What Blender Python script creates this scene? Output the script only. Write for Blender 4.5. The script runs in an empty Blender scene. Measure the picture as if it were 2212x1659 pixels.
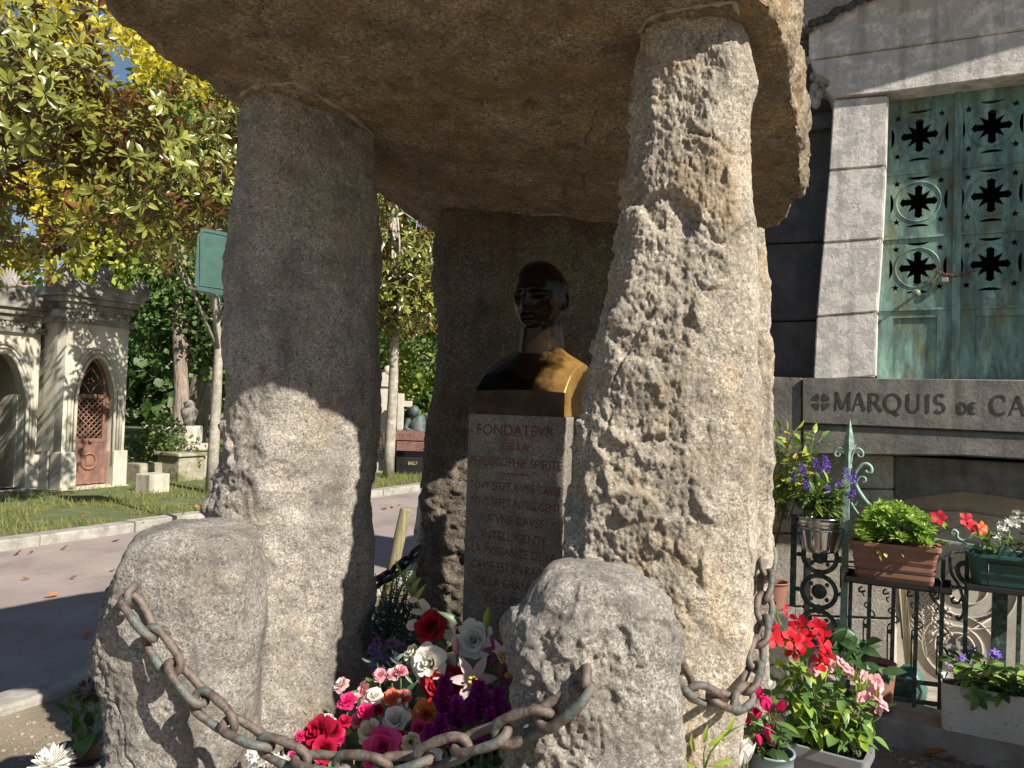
import bpy, bmesh, math, random
import numpy as np
from mathutils import Vector, Matrix, Quaternion, Euler

random.seed(11)
rng = np.random.default_rng(5)
scene = bpy.context.scene
COL = scene.collection
R = math.radians

# ------------------------------------------------------------------ camera
W0, H0, F0 = 2212.0, 1659.0, 1661.0
CAM = Vector((0, 0, 1.65))
PITCH, ROLL = 0.0274, 0.030
_f = Vector((0, math.cos(PITCH), math.sin(PITCH)))
_u0 = Vector((0, -math.sin(PITCH), math.cos(PITCH)))
_r0 = Vector((1, 0, 0))
_r = _r0 * math.cos(ROLL) + _u0 * math.sin(ROLL)
_u = _u0 * math.cos(ROLL) - _r0 * math.sin(ROLL)
cd = bpy.data.cameras.new('camera')
cam = bpy.data.objects.new('camera', cd)
COL.objects.link(cam)
m = Matrix(((_r.x, _u.x, -_f.x, CAM.x), (_r.y, _u.y, -_f.y, CAM.y), (_r.z, _u.z, -_f.z, CAM.z), (0, 0, 0, 1)))
cam.matrix_world = m
cd.sensor_width = 36.0
cd.lens = F0 / W0 * 36.0
cd.clip_start = 0.05
cd.clip_end = 2000
scene.camera = cam

# ------------------------------------------------------------------ light
SUN_PHI, SUN_EL = R(47), R(38)          # the light travels (-sin, cos) in plan
sdir = Vector((-math.sin(SUN_PHI) * math.cos(SUN_EL), math.cos(SUN_PHI) * math.cos(SUN_EL), -math.sin(SUN_EL)))
world = bpy.data.worlds.new('World')
scene.world = world
world.use_nodes = True
wn = world.node_tree
wn.nodes.clear()
sky = wn.nodes.new('ShaderNodeTexSky')
sky.sky_type = 'NISHITA'
sky.sun_disc = False
sky.sun_elevation = SUN_EL
sky.sun_rotation = math.atan2(-sdir.x, -sdir.y)
sky.air_density, sky.dust_density, sky.ozone_density = 1.0, 0.6, 1.6
bg = wn.nodes.new('ShaderNodeBackground')
bg.inputs['Strength'].default_value = 0.05
wo = wn.nodes.new('ShaderNodeOutputWorld')
wn.links.new(sky.outputs[0], bg.inputs[0])
wn.links.new(bg.outputs[0], wo.inputs[0])
sd = bpy.data.lights.new('sun', 'SUN')
sd.energy = 5.0
sd.angle = R(0.55)
sd.color = (1.0, 0.93, 0.82)
sun = bpy.data.objects.new('sun', sd)
COL.objects.link(sun)
sun.location = (8, -8, 12)
sun.rotation_euler = sdir.to_track_quat('-Z', 'Y').to_euler()
scene.view_settings.view_transform = 'Standard'
scene.view_settings.look = 'None'
scene.view_settings.gamma = 1.0
scene.view_settings.exposure = 0.9
scene.view_settings.use_curve_mapping = False
scene.cycles.max_bounces = 8
scene.cycles.diffuse_bounces = 4
scene.cycles.glossy_bounces = 3
scene.cycles.transparent_max_bounces = 8

# ------------------------------------------------------------------ pixel helpers (photo pixel at 2212 wide -> a point at a real distance)
def ray(px, py):
    return _f + _r * ((px - W0 / 2) / F0) + _u * ((H0 / 2 - py) / F0)
def at(px, py, Y):
    d = ray(px, py)
    return CAM + d * (Y / d.y)
def on_plane(px, py, p0, n):
    d = ray(px, py)
    return CAM + d * ((p0 - CAM).dot(n) / d.dot(n))
def ground(px, py, z=0.0):
    return on_plane(px, py, Vector((0, 0, z)), Vector((0, 0, 1)))
ANG = R(28.5)
U = Vector((math.cos(ANG), -math.sin(ANG), 0))      # along the tomb fronts, to the right and nearer
V = Vector((math.sin(ANG), math.cos(ANG), 0))       # away from the path
Z = Vector((0, 0, 1))

# ------------------------------------------------------------------ numpy noise
_P = np.random.default_rng(3).permutation(256)
_P = np.concatenate([_P, _P, _P])
_G = np.random.default_rng(4).normal(size=(256, 3))
_G /= np.linalg.norm(_G, axis=1)[:, None]
def _hash(i, j, k):
    return _P[(_P[(_P[i & 255] + j) & 255] + k) & 255]
def pn(p):
    i = np.floor(p).astype(int)
    f = p - i
    w = f * f * f * (f * (f * 6 - 15) + 10)
    out = np.zeros(len(p))
    for a in (0, 1):
        for b in (0, 1):
            for c in (0, 1):
                g = _G[_hash(i[:, 0] + a, i[:, 1] + b, i[:, 2] + c)]
                d = f - np.array([a, b, c])
                ww = (w[:, 0] if a else 1 - w[:, 0]) * (w[:, 1] if b else 1 - w[:, 1]) * (w[:, 2] if c else 1 - w[:, 2])
                out += ww * (g * d).sum(1)
    return out * 1.6
def fbm(p, scale, octv=4, gain=0.5, lac=2.1, seed=0.0):
    q = p * scale + seed
    a, o = 1.0, np.zeros(len(p))
    for _ in range(octv):
        o += a * pn(q)
        q = q * lac + 17.3
        a *= gain
    return o
def ridged(p, scale, octv=4, gain=0.5, seed=0.0):
    q = p * scale + seed
    a, o = 1.0, np.zeros(len(p))
    for _ in range(octv):
        o += a * (1 - 2 * np.abs(pn(q)))
        q = q * 2.1 + 9.1
        a *= gain
    return o
_C = np.random.default_rng(8).random((256, 3))
def facets(p, scale, seed=0.0, sharp=60.0):
    """chipped facets: each Voronoi cell is a small tilted plane"""
    q = p * scale + seed
    i = np.floor(q).astype(int)
    num = np.zeros(len(p)); den = np.zeros(len(p)) + 1e-12
    for a in (-1, 0, 1):
        for b in (-1, 0, 1):
            for c in (-1, 0, 1):
                h = _hash(i[:, 0] + a, i[:, 1] + b, i[:, 2] + c)
                d = q - (i + np.array([a, b, c]) + _C[h])
                w = np.exp(-sharp * (d * d).sum(1))
                num += w * ((d * _G[(h * 7 + 3) & 255]).sum(1) * 1.3 + (_C[h][:, 0] - 0.5) * 0.6)
                den += w
    val = num / den
    return val

# ------------------------------------------------------------------ objects
WM = {}
def wm(o):
    return WM.get(o.name, o.matrix_basis)
def link(o, parent=None):
    COL.objects.link(o)
    WM[o.name] = o.matrix_basis.copy()
    if parent is not None:
        o.parent = parent
        o.matrix_parent_inverse = wm(parent).inverted()
    return o
def mesh_obj(name, me, parent=None, mat=None, matrix=None):
    o = bpy.data.objects.new(name, me)
    if matrix is not None:
        o.matrix_basis = matrix
    if mat is not None and not me.materials:
        me.materials.append(mat)
    return link(o, parent)
def thing(name, label, cat, loc, group=None):
    o = bpy.data.objects.new(name, None)
    o.empty_display_size = 0.1
    o.location = loc
    COL.objects.link(o)
    WM[o.name] = Matrix.Translation(Vector(loc))
    tag(o, label, cat, group)
    return o
def tag(o, label=None, cat=None, group=None, kind=None):
    if label: o['label'] = label
    if cat: o['category'] = cat
    if group: o['group'] = group
    if kind: o['kind'] = kind
    return o
def np_mesh(name, v, f, smooth=True):
    """v (n,3), f (m,3|4) arrays"""
    me = bpy.data.meshes.new(name)
    v = np.asarray(v, dtype=np.float32)
    f = np.asarray(f, dtype=np.int32)
    k = f.shape[1]
    me.vertices.add(len(v)); me.vertices.foreach_set('co', v.ravel())
    me.loops.add(f.size); me.loops.foreach_set('vertex_index', f.ravel())
    me.polygons.add(len(f))
    me.polygons.foreach_set('loop_start', np.arange(0, f.size, k, dtype=np.int32))
    me.polygons.foreach_set('loop_total', np.full(len(f), k, dtype=np.int32))
    if smooth: me.polygons.foreach_set('use_smooth', np.ones(len(f), dtype=bool))
    me.update(calc_edges=True)
    return me

class MB:
    def __init__(self, smooth=False):
        self.v, self.f, self.s = [], [], smooth
        self.sm = []
    def add(self, vs, fs, smooth=None):
        b = len(self.v)
        self.v += [Vector(x) for x in vs]
        for q in fs:
            self.f.append([b + i for i in q])
            self.sm.append(self.s if smooth is None else smooth)
        return self
    def box(self, o, ax, ay, az, bev=0.0):
        """o corner, edge vectors"""
        o, ax, ay, az = map(Vector, (o, ax, ay, az))
        if bev <= 0:
            vs = [o, o + ax, o + ax + ay, o + ay, o + az, o + ax + az, o + ax + ay + az, o + ay + az]
            fs = [(0, 3, 2, 1), (4, 5, 6, 7), (0, 1, 5, 4), (1, 2, 6, 5), (2, 3, 7, 6), (3, 0, 4, 7)]
            return self.add(vs, fs)
        lx, ly, lz = ax.length, ay.length, az.length
        ux, uy, uz = ax / lx, ay / ly, az / lz
        bm = bmesh.new()
        bmesh.ops.create_cube(bm, size=1)
        c = o + (ax + ay + az) / 2
        for v in bm.verts:
            v.co = Vector((v.co.x * lx, v.co.y * ly, v.co.z * lz))
        bmesh.ops.bevel(bm, geom=bm.edges[:] , offset=min(bev, lx * .45, ly * .45, lz * .45), segments=2, profile=0.6, affect='EDGES')
        bm.verts.index_update()
        vs = [c + ux * v.co.x + uy * v.co.y + uz * v.co.z for v in bm.verts]
        fs = [[v.index for v in f.verts] for f in bm.faces]
        if ux.cross(uy).dot(uz) < 0: fs = [q[::-1] for q in fs]
        bm.free()
        return self.add(vs, fs)
    def tube(self, pts, r, seg=8, closed=False, flat=None, smooth=True):
        pts = [Vector(p) for p in pts]
        n = len(pts)
        rad = r if isinstance(r, (list, tuple)) else [r] * n
        vs, fs = [], []
        up = None
        for i, p in enumerate(pts):
            a = pts[(i - 1) % n] if (closed or i > 0) else p
            b = pts[(i + 1) % n] if (closed or i < n - 1) else p
            t = (b - a)
            t = t.normalized() if t.length > 1e-9 else Vector((0, 0, 1))
            if up is None:
                up = t.orthogonal().normalized() if flat is None else (Vector(flat) - t * t.dot(Vector(flat))).normalized()
            else:
                up = (up - t * t.dot(up))
                up = up.normalized() if up.length > 1e-6 else t.orthogonal().normalized()
            s = t.cross(up)
            for k in range(seg):
                an = 2 * math.pi * k / seg
                vs.append(p + (up * math.cos(an) + s * math.sin(an)) * rad[i])
        for i in range(n if closed else n - 1):
            j = (i + 1) % n
            for k in range(seg):
                l = (k + 1) % seg
                fs.append((i * seg + k, i * seg + l, j * seg + l, j * seg + k))
        if not closed:
            fs.append(tuple(range(seg))[::-1])
            fs.append(tuple((n - 1) * seg + k for k in range(seg)))
        return self.add(vs, fs, smooth)
    def lathe(self, c, prof, axis=(0, 0, 1), seg=20, smooth=True, cap=True):
        """prof: [(radius, height)]"""
        c, ax = Vector(c), Vector(axis).normalized()
        a = ax.orthogonal().normalized(); b = ax.cross(a)
        vs, fs = [], []
        for rr, h in prof:
            for k in range(seg):
                t = 2 * math.pi * k / seg
                vs.append(c + ax * h + (a * math.cos(t) + b * math.sin(t)) * rr)
        for i in range(len(prof) - 1):
            for k in range(seg):
                l = (k + 1) % seg
                fs.append((i * seg + k, i * seg + l, (i + 1) * seg + l, (i + 1) * seg + k))
        if cap:
            fs.append(tuple(range(seg))[::-1])
            fs.append(tuple((len(prof) - 1) * seg + k for k in range(seg)))
        return self.add(vs, fs, smooth)
    def sphere(self, c, r, seg=10, rings=6, sc=(1, 1, 1)):
        c = Vector(c)
        vs, fs = [], []
        for i in range(rings + 1):
            p = math.pi * i / rings
            for k in range(seg):
                t = 2 * math.pi * k / seg
                vs.append(c + Vector((math.sin(p) * math.cos(t) * sc[0], math.sin(p) * math.sin(t) * sc[1], -math.cos(p) * sc[2])) * r)
        for i in range(rings):
            for k in range(seg):
                l = (k + 1) % seg
                fs.append((i * seg + k, i * seg + l, (i + 1) * seg + l, (i + 1) * seg + k))
        return self.add(vs, fs, True)
    def prism(self, loop, d, smooth=False):
        """closed loop of points, extruded by vector d"""
        loop = [Vector(p) for p in loop]; d = Vector(d)
        n = len(loop)
        vs = loop + [p + d for p in loop]
        fs = [tuple(range(n))[::-1], tuple(range(n, 2 * n))]
        for i in range(n):
            j = (i + 1) % n
            fs.append((i, j, n + j, n + i))
        return self.add(vs, fs, smooth)
    def mesh(self, name='mesh'):
        me = bpy.data.meshes.new(name)
        me.from_pydata([tuple(v) for v in self.v], [], self.f)
        if any(self.sm): me.polygons.foreach_set('use_smooth', self.sm)
        me.update()
        return me
    def build(self, name, mat, parent=None, recalc=True):
        me = self.mesh(name)
        if recalc:
            bm = bmesh.new(); bm.from_mesh(me)
            bmesh.ops.recalc_face_normals(bm, faces=bm.faces)
            bm.to_mesh(me); bm.free()
        return mesh_obj(name, me, parent, mat)

# ------------------------------------------------------------------ materials
class NT:
    def __init__(self, name):
        self.m = bpy.data.materials.new(name)
        self.m.use_nodes = True
        self.t = self.m.node_tree
        self.t.nodes.clear()
        self.out = self.t.nodes.new('ShaderNodeOutputMaterial')
        self.b = self.t.nodes.new('ShaderNodeBsdfPrincipled')
        self.L(self.b.outputs[0], self.out.inputs[0])
        self.tc = self.t.nodes.new('ShaderNodeTexCoord')
        self.co = self.tc.outputs['Object']
    def L(self, a, b): self.t.links.new(a, b)
    def set(self, **k):
        for n, v in k.items():
            n = n.replace('_', ' ')
            s = self.b.inputs[n]
            if hasattr(v, 'is_linked') or isinstance(v, bpy.types.NodeSocket): self.L(v, s)
            else: s.default_value = v if not (isinstance(v, tuple) and len(v) == 3) else v + (1,)
    def noise(self, scale, detail=4, rough=0.5, dist=0.0, co=None, color=False):
        n = self.t.nodes.new('ShaderNodeTexNoise')
        n.inputs['Scale'].default_value = scale
        n.inputs['Detail'].default_value = detail
        n.inputs['Roughness'].default_value = rough
        n.inputs['Distortion'].default_value = dist
        self.L(co or self.co, n.inputs['Vector'])
        return n.outputs['Color' if color else 'Fac']
    def vor(self, scale, feature='F1', out='Distance', co=None, rnd=1.0):
        n = self.t.nodes.new('ShaderNodeTexVoronoi')
        n.feature = feature
        n.inputs['Scale'].default_value = scale
        n.inputs['Randomness'].default_value = rnd
        self.L(co or self.co, n.inputs['Vector'])
        return n.outputs[out]
    def ramp(self, fac, stops, interp='LINEAR'):
        n = self.t.nodes.new('ShaderNodeValToRGB')
        n.color_ramp.interpolation = interp
        e = n.color_ramp.elements
        while len(e) < len(stops): e.new(0.5)
        for i, (p, c) in enumerate(stops):
            e[i].position = p
            e[i].color = (c, c, c, 1) if isinstance(c, (int, float)) else tuple(c) + (1,)
        self.L(fac, n.inputs[0])
        return n.outputs[0]
    def mix(self, fac, a, b, mode='MIX'):
        n = self.t.nodes.new('ShaderNodeMix')
        n.data_type = 'RGBA'; n.blend_type = mode
        for s, v in ((n.inputs[0], fac), (n.inputs[6], a), (n.inputs[7], b)):
            if isinstance(v, bpy.types.NodeSocket): self.L(v, s)
            elif isinstance(v, (int, float)): s.default_value = v if s == n.inputs[0] else (v, v, v, 1)
            else: s.default_value = tuple(v) + (1,)
        return n.outputs[2]
    def math(self, op, a, b=0.0):
        n = self.t.nodes.new('ShaderNodeMath'); n.operation = op
        for s, v in ((n.inputs[0], a), (n.inputs[1], b)):
            if isinstance(v, bpy.types.NodeSocket): self.L(v, s)
            else: s.default_value = v
        return n.outputs[0]
    def mapping(self, scale=(1, 1, 1), rot=(0, 0, 0), co=None):
        n = self.t.nodes.new('ShaderNodeMapping')
        n.inputs['Scale'].default_value = scale
        n.inputs['Rotation'].default_value = rot
        self.L(co or self.co, n.inputs[0])
        return n.outputs[0]
    def sep(self, axis='Z', co=None):
        n = self.t.nodes.new('ShaderNodeSeparateXYZ')
        self.L(co or self.co, n.inputs[0])
        return n.outputs[axis]
    def rand(self):
        n = self.t.nodes.new('ShaderNodeObjectInfo')
        return n.outputs['Random']
    def bump(self, h, strength=0.5, dist=0.01):
        n = self.t.nodes.new('ShaderNodeBump')
        n.inputs['Strength'].default_value = strength
        n.inputs['Distance'].default_value = dist
        self.L(h, n.inputs['Height'])
        self.L(n.outputs[0], self.b.inputs['Normal'])
        return n

def granite(name, base, dark, light, stain=(0.42, 0.27, 0.11), stain_amt=0.5, grain=260, rough=0.85, lichen=0.3, moss=0.0, seed=0.0):
    n = NT(name)
    mp = n.t.nodes.new('ShaderNodeMapping'); mp.inputs['Location'].default_value = (seed * 3.1, seed * 1.7, seed * 5.3)
    n.L(n.tc.outputs['Object'], mp.inputs[0]); n.co = mp.outputs[0]
    g1 = n.noise(grain, 3, 0.75, 0.4)
    g2 = n.vor(grain * 0.8, out='Color')
    g2s = n.t.nodes.new('ShaderNodeSeparateColor'); n.L(g2, g2s.inputs[0])
    big = n.noise(1.7, 4, 0.6)
    c = n.ramp(g1, [(0.34, dark), (0.49, base), (0.64, light)])
    # patches of finer, flatter crystal and of grey weathered skin
    flat = n.ramp(n.noise(3.6, 5, 0.7, 0.3), [(0.42, 0.0), (0.60, 0.75)])
    c = n.mix(flat, c, tuple(0.55 * a_ + 0.45 * b_ for a_, b_ in zip(base, dark)))
    c = n.mix(n.ramp(g2s.outputs[0], [(0.0, 0.0), (0.82, 0.0), (0.92, 0.5)]), c, light)
    c = n.mix(n.ramp(g2s.outputs[1], [(0.0, 0.0), (0.86, 0.0), (0.94, 0.5)]), c, tuple(x * 0.5 for x in dark))
    c = n.mix(n.ramp(n.noise(2.0, 5, 0.65, co=n.mapping((4.5, 4.5, 0.55))), [(0.52, 0.0), (0.70, 0.55)]), c, tuple(x * 0.7 for x in dark))
    st = n.ramp(n.noise(3.1, 4, 0.65, 0.6), [(0.50, 0.0), (0.68, stain_amt)])
    c = n.mix(st, c, n.mix(0.5, stain, c, 'MULTIPLY'))
    c = n.mix(n.math('MULTIPLY', st, 0.5), c, stain)
    c = n.mix(0.7, c, n.ramp(big, [(0.3, 0.60), (0.7, 1.15)]), 'MULTIPLY')
    c = n.mix(0.55, c, n.ramp(n.noise(9, 5, 0.7), [(0.32, 0.62), (0.62, 1.12)]), 'MULTIPLY')
    if lichen > 0:
        li = n.math('MULTIPLY', n.ramp(n.noise(5.5, 5, 0.72), [(0.52, 0.0), (0.60, 1.0)]), n.ramp(g1, [(0.4, 0.3), (0.55, 1.0)]))
        c = n.mix(n.math('MULTIPLY', li, lichen), c, (0.10, 0.095, 0.085))
    if moss > 0:
        mo = n.math('MULTIPLY', n.ramp(n.noise(7, 6, 0.7), [(0.5, 0.0), (0.62, moss)]), 1.0)
        c = n.mix(mo, c, (0.10, 0.105, 0.03))
    n.set(Base_Color=c, Roughness=rough)
    n.b.inputs['Specular IOR Level'].default_value = 0.35
    n.bump(n.noise(75, 5, 0.75), 1.0, 0.009)
    return n.m
M = {}
M['granite'] = granite('granite_grey', (0.34, 0.305, 0.262), (0.15, 0.135, 0.118), (0.60, 0.56, 0.49), stain_amt=0.18, grain=165, seed=1)
M['granite_bollard'] = granite('granite_weathered', (0.29, 0.268, 0.238), (0.135, 0.123, 0.11), (0.52, 0.49, 0.44), stain_amt=0.14, grain=175, lichen=0.5, seed=2)
M['granite_warm'] = granite('granite_warm', (0.44, 0.385, 0.31), (0.20, 0.172, 0.138), (0.74, 0.675, 0.57), stain=(0.50, 0.33, 0.14), stain_amt=0.35, grain=165, seed=3)
M['granite_cap'] = granite('granite_brown', (0.31, 0.248, 0.175), (0.105, 0.083, 0.058), (0.58, 0.485, 0.355), stain=(0.36, 0.21, 0.08), stain_amt=0.4, grain=125, moss=0.25, seed=4)
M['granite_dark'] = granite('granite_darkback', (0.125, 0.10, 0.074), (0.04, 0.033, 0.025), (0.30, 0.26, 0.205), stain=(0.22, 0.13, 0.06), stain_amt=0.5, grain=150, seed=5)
M['granite_fine'] = granite('granite_dressed', (0.25, 0.222, 0.188), (0.10, 0.088, 0.075), (0.42, 0.38, 0.33), stain_amt=0.15, grain=200, lichen=0.35, seed=6)
# ================================================================== the dolmen
def interp_rows(rows, zs_step=0.012, dL=0.0, dR=0.0):
    """rows (py, pxL, pxR, Y[, ds]) -> dense smooth list of (left, right, ds)"""
    P = []
    for r_ in rows:
        py, l, r, Y = r_[:4]
        ds = r_[4] if len(r_) > 4 else 1.0
        P.append((at(l, py, Y + dL) - Vector((0, dL, 0)), at(r, py, Y + dR) - Vector((0, dR, 0)), ds))
    t = [0.0]
    for a, b in zip(P[:-1], P[1:]):
        t.append(t[-1] + max(0.004, abs(((a[0] + a[1]) / 2 - (b[0] + b[1]) / 2).length)))
    n = max(8, int(t[-1] / zs_step))
    T = np.linspace(0, t[-1], n)
    out = []
    arr = np.array([[*p[0], *p[1], p[2]] for p in P])
    cols = [np.interp(T, t, arr[:, k]) for k in range(7)]
    A = np.stack(cols, 1)
    return A
def resample_loop(poly, n):
    """closed smooth loop through polygon corners (corner cut twice)"""
    p = np.array(poly, float)
    for _ in range(2):
        q = np.roll(p, -1, 0)
        p = np.stack([p * 0.9 + q * 0.1, p * 0.1 + q * 0.9], 1).reshape(-1, 2)
    q = np.roll(p, -1, 0)
    L = np.linalg.norm((q - p) * np.array([0.45, 1.0]), axis=1)
    c = np.concatenate([[0], np.cumsum(L)])
    t = np.linspace(0, c[-1], n, endpoint=False)
    pp = np.vstack([p, p[:1]])
    return np.stack([np.interp(t, c, pp[:, 0]), np.interp(t, c, pp[:, 1])], 1)
def loft_mesh(name, rows, prof, nseg=260, step=0.012, disp=None, capn=6, vis=None):
    lp = resample_loop(prof, nseg)
    A = interp_rows(rows, step, float(lp[np.argmin(lp[:, 0] + lp[:, 1] * .2), 1]), float(lp[np.argmax(lp[:, 0] - lp[:, 1] * .2), 1]))
    dm = 0.5 * (lp[:, 1].min() + lp[:, 1].max())
    V_ = []
    for r_ in A:
        Lp, Rp, ds = r_[:3], r_[3:6], r_[6]
        ac = Rp - Lp
        ring = Lp[None] + lp[:, :1] * ac[None]
        ring = ring + np.array([0, 1.0, 0])[None] * (dm + (lp[:, 1:] - dm) * ds)
        V_.append(ring)
    # caps: shrink the first and last ring
    def cap(ring, k):
        c = ring.mean(0)
        return [c + (ring - c) * (1 - (i / k)) for i in range(1, k + 1)]
    V_ = [x for x in cap(V_[0], capn)][::-1] + V_ + cap(V_[-1], 2)
    G = np.array(V_)                              # rows, seg, 3
    nr = len(G)
    if disp is not None:
        du = np.roll(G, -1, 1) - np.roll(G, 1, 1)
        dv = np.gradient(G, axis=0)
        nn = np.cross(du, dv)
        ln = np.linalg.norm(nn, axis=2, keepdims=True)
        nn = np.where(ln > 1e-9, nn / np.maximum(ln, 1e-9), 0)
        c = G.mean(axis=1, keepdims=True)
        if ((G - c) * nn).sum() < 0: nn = -nn
        # smooth normals
        for _ in range(4):
            nn = (nn + np.roll(nn, 1, 1) + np.roll(nn, -1, 1)) / 3
        fx = np.broadcast_to(lp[:, 0][None], G.shape[:2])
        D = disp(G.reshape(-1, 3), fx.reshape(-1), G[..., 2].reshape(-1))
        G = G + nn * D.reshape(G.shape[:2])[..., None]
    idx = np.arange(nr * nseg).reshape(nr, nseg)
    a = idx[:-1]; b = idx[1:]
    f = np.stack([a, np.roll(a, -1, 1), np.roll(b, -1, 1), b], -1).reshape(-1, 4)
    return np_mesh(name, G.reshape(-1, 3), f)
def cracks(p, scale, width, seed, mask=None):
    f = fbm(p, scale, 3, 0.55, seed=seed)
    c = np.exp(-(f / width) ** 2) * sstep(fbm(p, 1.3, 2, seed=seed + 5), 0.05, 0.3)
    return -c
def sstep(x, a, b):
    t = np.clip((x - a) / (b - a), 0, 1)
    return t * t * (3 - 2 * t)

dol = thing('dolmen', 'massive granite dolmen: three rough standing stones carrying a brown capstone over the bust', 'dolmen', (0.05, 2.9, 0))

def disp_left(p, fx, z):
    rough = np.clip(sstep(fx, 0.42, 0.1) * sstep(z, 1.75, 1.45) * 1.0 + 0.10 + 0.9 * sstep(fbm(p, 1.9, 3, seed=4), 0.25, 0.6) * sstep(z, 1.55, 1.2), 0, 1)
    d = 0.022 * fbm(p, 3.2, 4, seed=1) + 0.006 * fbm(p, 14, 4, seed=2) + 0.0022 * fbm(p, 75, 2, seed=6) + 0.010 * cracks(p, 2.2, 0.014, 101)
    d += rough * (0.030 * facets(p, 6.5, 3.0, 120) + 0.016 * facets(p, 15, 7.0, 120) + 0.006 * facets(p, 36, 1.0) + 0.005 * ridged(p, 13, 4, seed=9))
    return d
rowsL = [(120, 520, 800, 2.75), (200, 522, 806, 2.75), (300, 508, 806, 2.75), (345, 512, 806, 2.75), (400, 506, 808, 2.75), (480, 492, 811, 2.75), (560, 483, 810, 2.75), (640, 479, 808, 2.75),
         (760, 481, 806, 2.75), (850, 485, 811, 2.75), (950, 473, 809, 2.75), (1040, 458, 801, 2.75), (1090, 451, 792, 2.75), (1160, 448, 802, 2.75), (1250, 450, 797, 2.75),
         (1350, 452, 800, 2.75), (1480, 455, 796, 2.75), (1659, 455, 790, 2.75), (1880, 450, 800, 2.75)]
profL = [(0, .09), (.17, .02), (.43, 0), (.8, .15), (1, .27), (.98, .45), (.5, .5), (.06, .42)]
me = loft_mesh('standing_stone', rowsL, profL, 330, 0.0085, disp_left)
sL = mesh_obj('standing_stone', me, dol, M['granite'])
tag(sL, 'left standing stone, smooth above and broken rough along its lower left edge')

def disp_right(p, fx, z):
    rough = np.clip(sstep(fx + 0.16 * fbm(p, 2.6, 3, seed=3), 0.70, 0.5) + 0.06, 0, 1)
    d = 0.014 * fbm(p, 3.0, 4, seed=21) + 0.005 * fbm(p, 13, 4, seed=22) + 0.002 * fbm(p, 75, 2, seed=26) + 0.012 * cracks(p, 2.0, 0.014, 121)
    d += rough * (0.030 * facets(p, 4.2, 3.3, 120) + 0.024 * facets(p, 9, 5.0, 140) + 0.010 * facets(p, 20, 2.2, 140) + 0.006 * facets(p, 42, 4.2, 120) + 0.004 * facets(p, 85, 1.2) + 0.006 * fbm(p, 6, 3, seed=28))
    return d
YR = 2.05
rowsR = [(-60, 1390, 1588, YR), (20, 1388, 1590, YR), (66, 1385, 1593, YR), (99, 1382, 1616, YR), (192, 1376, 1638, YR), (231, 1372, 1632, YR), (364, 1362, 1626, YR), (430, 1354, 1626, YR), (500, 1336, 1635, YR),
         (590, 1320, 1636, YR), (680, 1304, 1638, YR), (764, 1286, 1640, YR), (864, 1264, 1640, YR), (920, 1252, 1638, YR), (956, 1245, 1636, YR), (1058, 1231, 1634, YR), (1173, 1222, 1628, YR), (1240, 1226, 1624, YR),
         (1350, 1234, 1618, YR), (1500, 1244, 1612, YR), (1659, 1244, 1600, YR), (2050, 1234, 1604, YR), (2230, 1229, 1609, YR)]
profR = [(0, .12), (.10, .05), (.3, .025), (.55, .0), (.75, 0), (.92, .02), (1, .09), (1, .26), (.6, .34), (.06, .32)]
me = loft_mesh('standing_stone', rowsR, profR, 380, 0.0058, disp_right)
sR = mesh_obj('standing_stone', me, dol, M['granite_warm'])
tag(sR, 'right standing stone with a deeply chipped left face in full sun')

rowsR2 = [(508, 1580, 1640, 2.36), (522, 1560, 1647, 2.36), (620, 1560, 1654, 2.36), (758, 1560, 1662, 2.36), (857, 1560, 1664, 2.36), (1022, 1560, 1662, 2.36), (1180, 1560, 1660, 2.36), (1400, 1560, 1655, 2.36), (1659, 1560, 1650, 2.36), (2060, 1560, 1650, 2.36)]
profR2 = [(0, .1), (.3, 0), (.85, 0), (1, .08), (1, .3), (.5, .4), (0, .35)]
def disp_r2(p, fx, z):
    return 0.012 * fbm(p, 5, 4, seed=31) + 0.006 * facets(p, 22, 1.0) + 0.005 * fbm(p, 20, 3, seed=33)
sR2 = mesh_obj('standing_stone', loft_mesh('standing_stone', rowsR2, profR2, 120, 0.011, disp_r2), dol, M['granite_warm'])
tag(sR2, 'narrow sunlit stone edge behind the right standing stone')

YB = 3.72
rowsB = [(400, 948, 1500, YB), (470, 948, 1500, YB), (549, 944, 1500, YB), (615, 934, 1500, YB), (680, 938, 1500, YB), (754, 945, 1500, YB), (866, 930, 1500, YB), (962, 914, 1500, YB), (1044, 910, 1500, YB),
         (1100, 912, 1500, YB), (1165, 916, 1500, YB), (1264, 908, 1500, YB), (1400, 904, 1500, YB), (1640, 900, 1500, YB)]
profB = [(0, .12), (.04, .02), (.2, 0), (.8, 0), (1, .1), (1, .4), (0, .4)]
def disp_back(p, fx, z):
    rough = sstep(z, 1.6, 1.2) * 0.9 + 0.35
    return 0.025 * fbm(p, 3.0, 4, seed=41) + rough * (0.035 * facets(p, 5, 4.0, 120) + 0.018 * facets(p, 13, 4.4, 120) + 0.008 * facets(p, 36, 2.4) + 0.005 * ridged(p, 12, 4, seed=44)) + 0.004 * fbm(p, 40, 3, seed=45)
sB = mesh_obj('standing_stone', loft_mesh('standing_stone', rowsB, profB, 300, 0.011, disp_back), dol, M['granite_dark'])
tag(sB, 'rear standing stone behind the bust, its upper part in deep shade')

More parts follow.
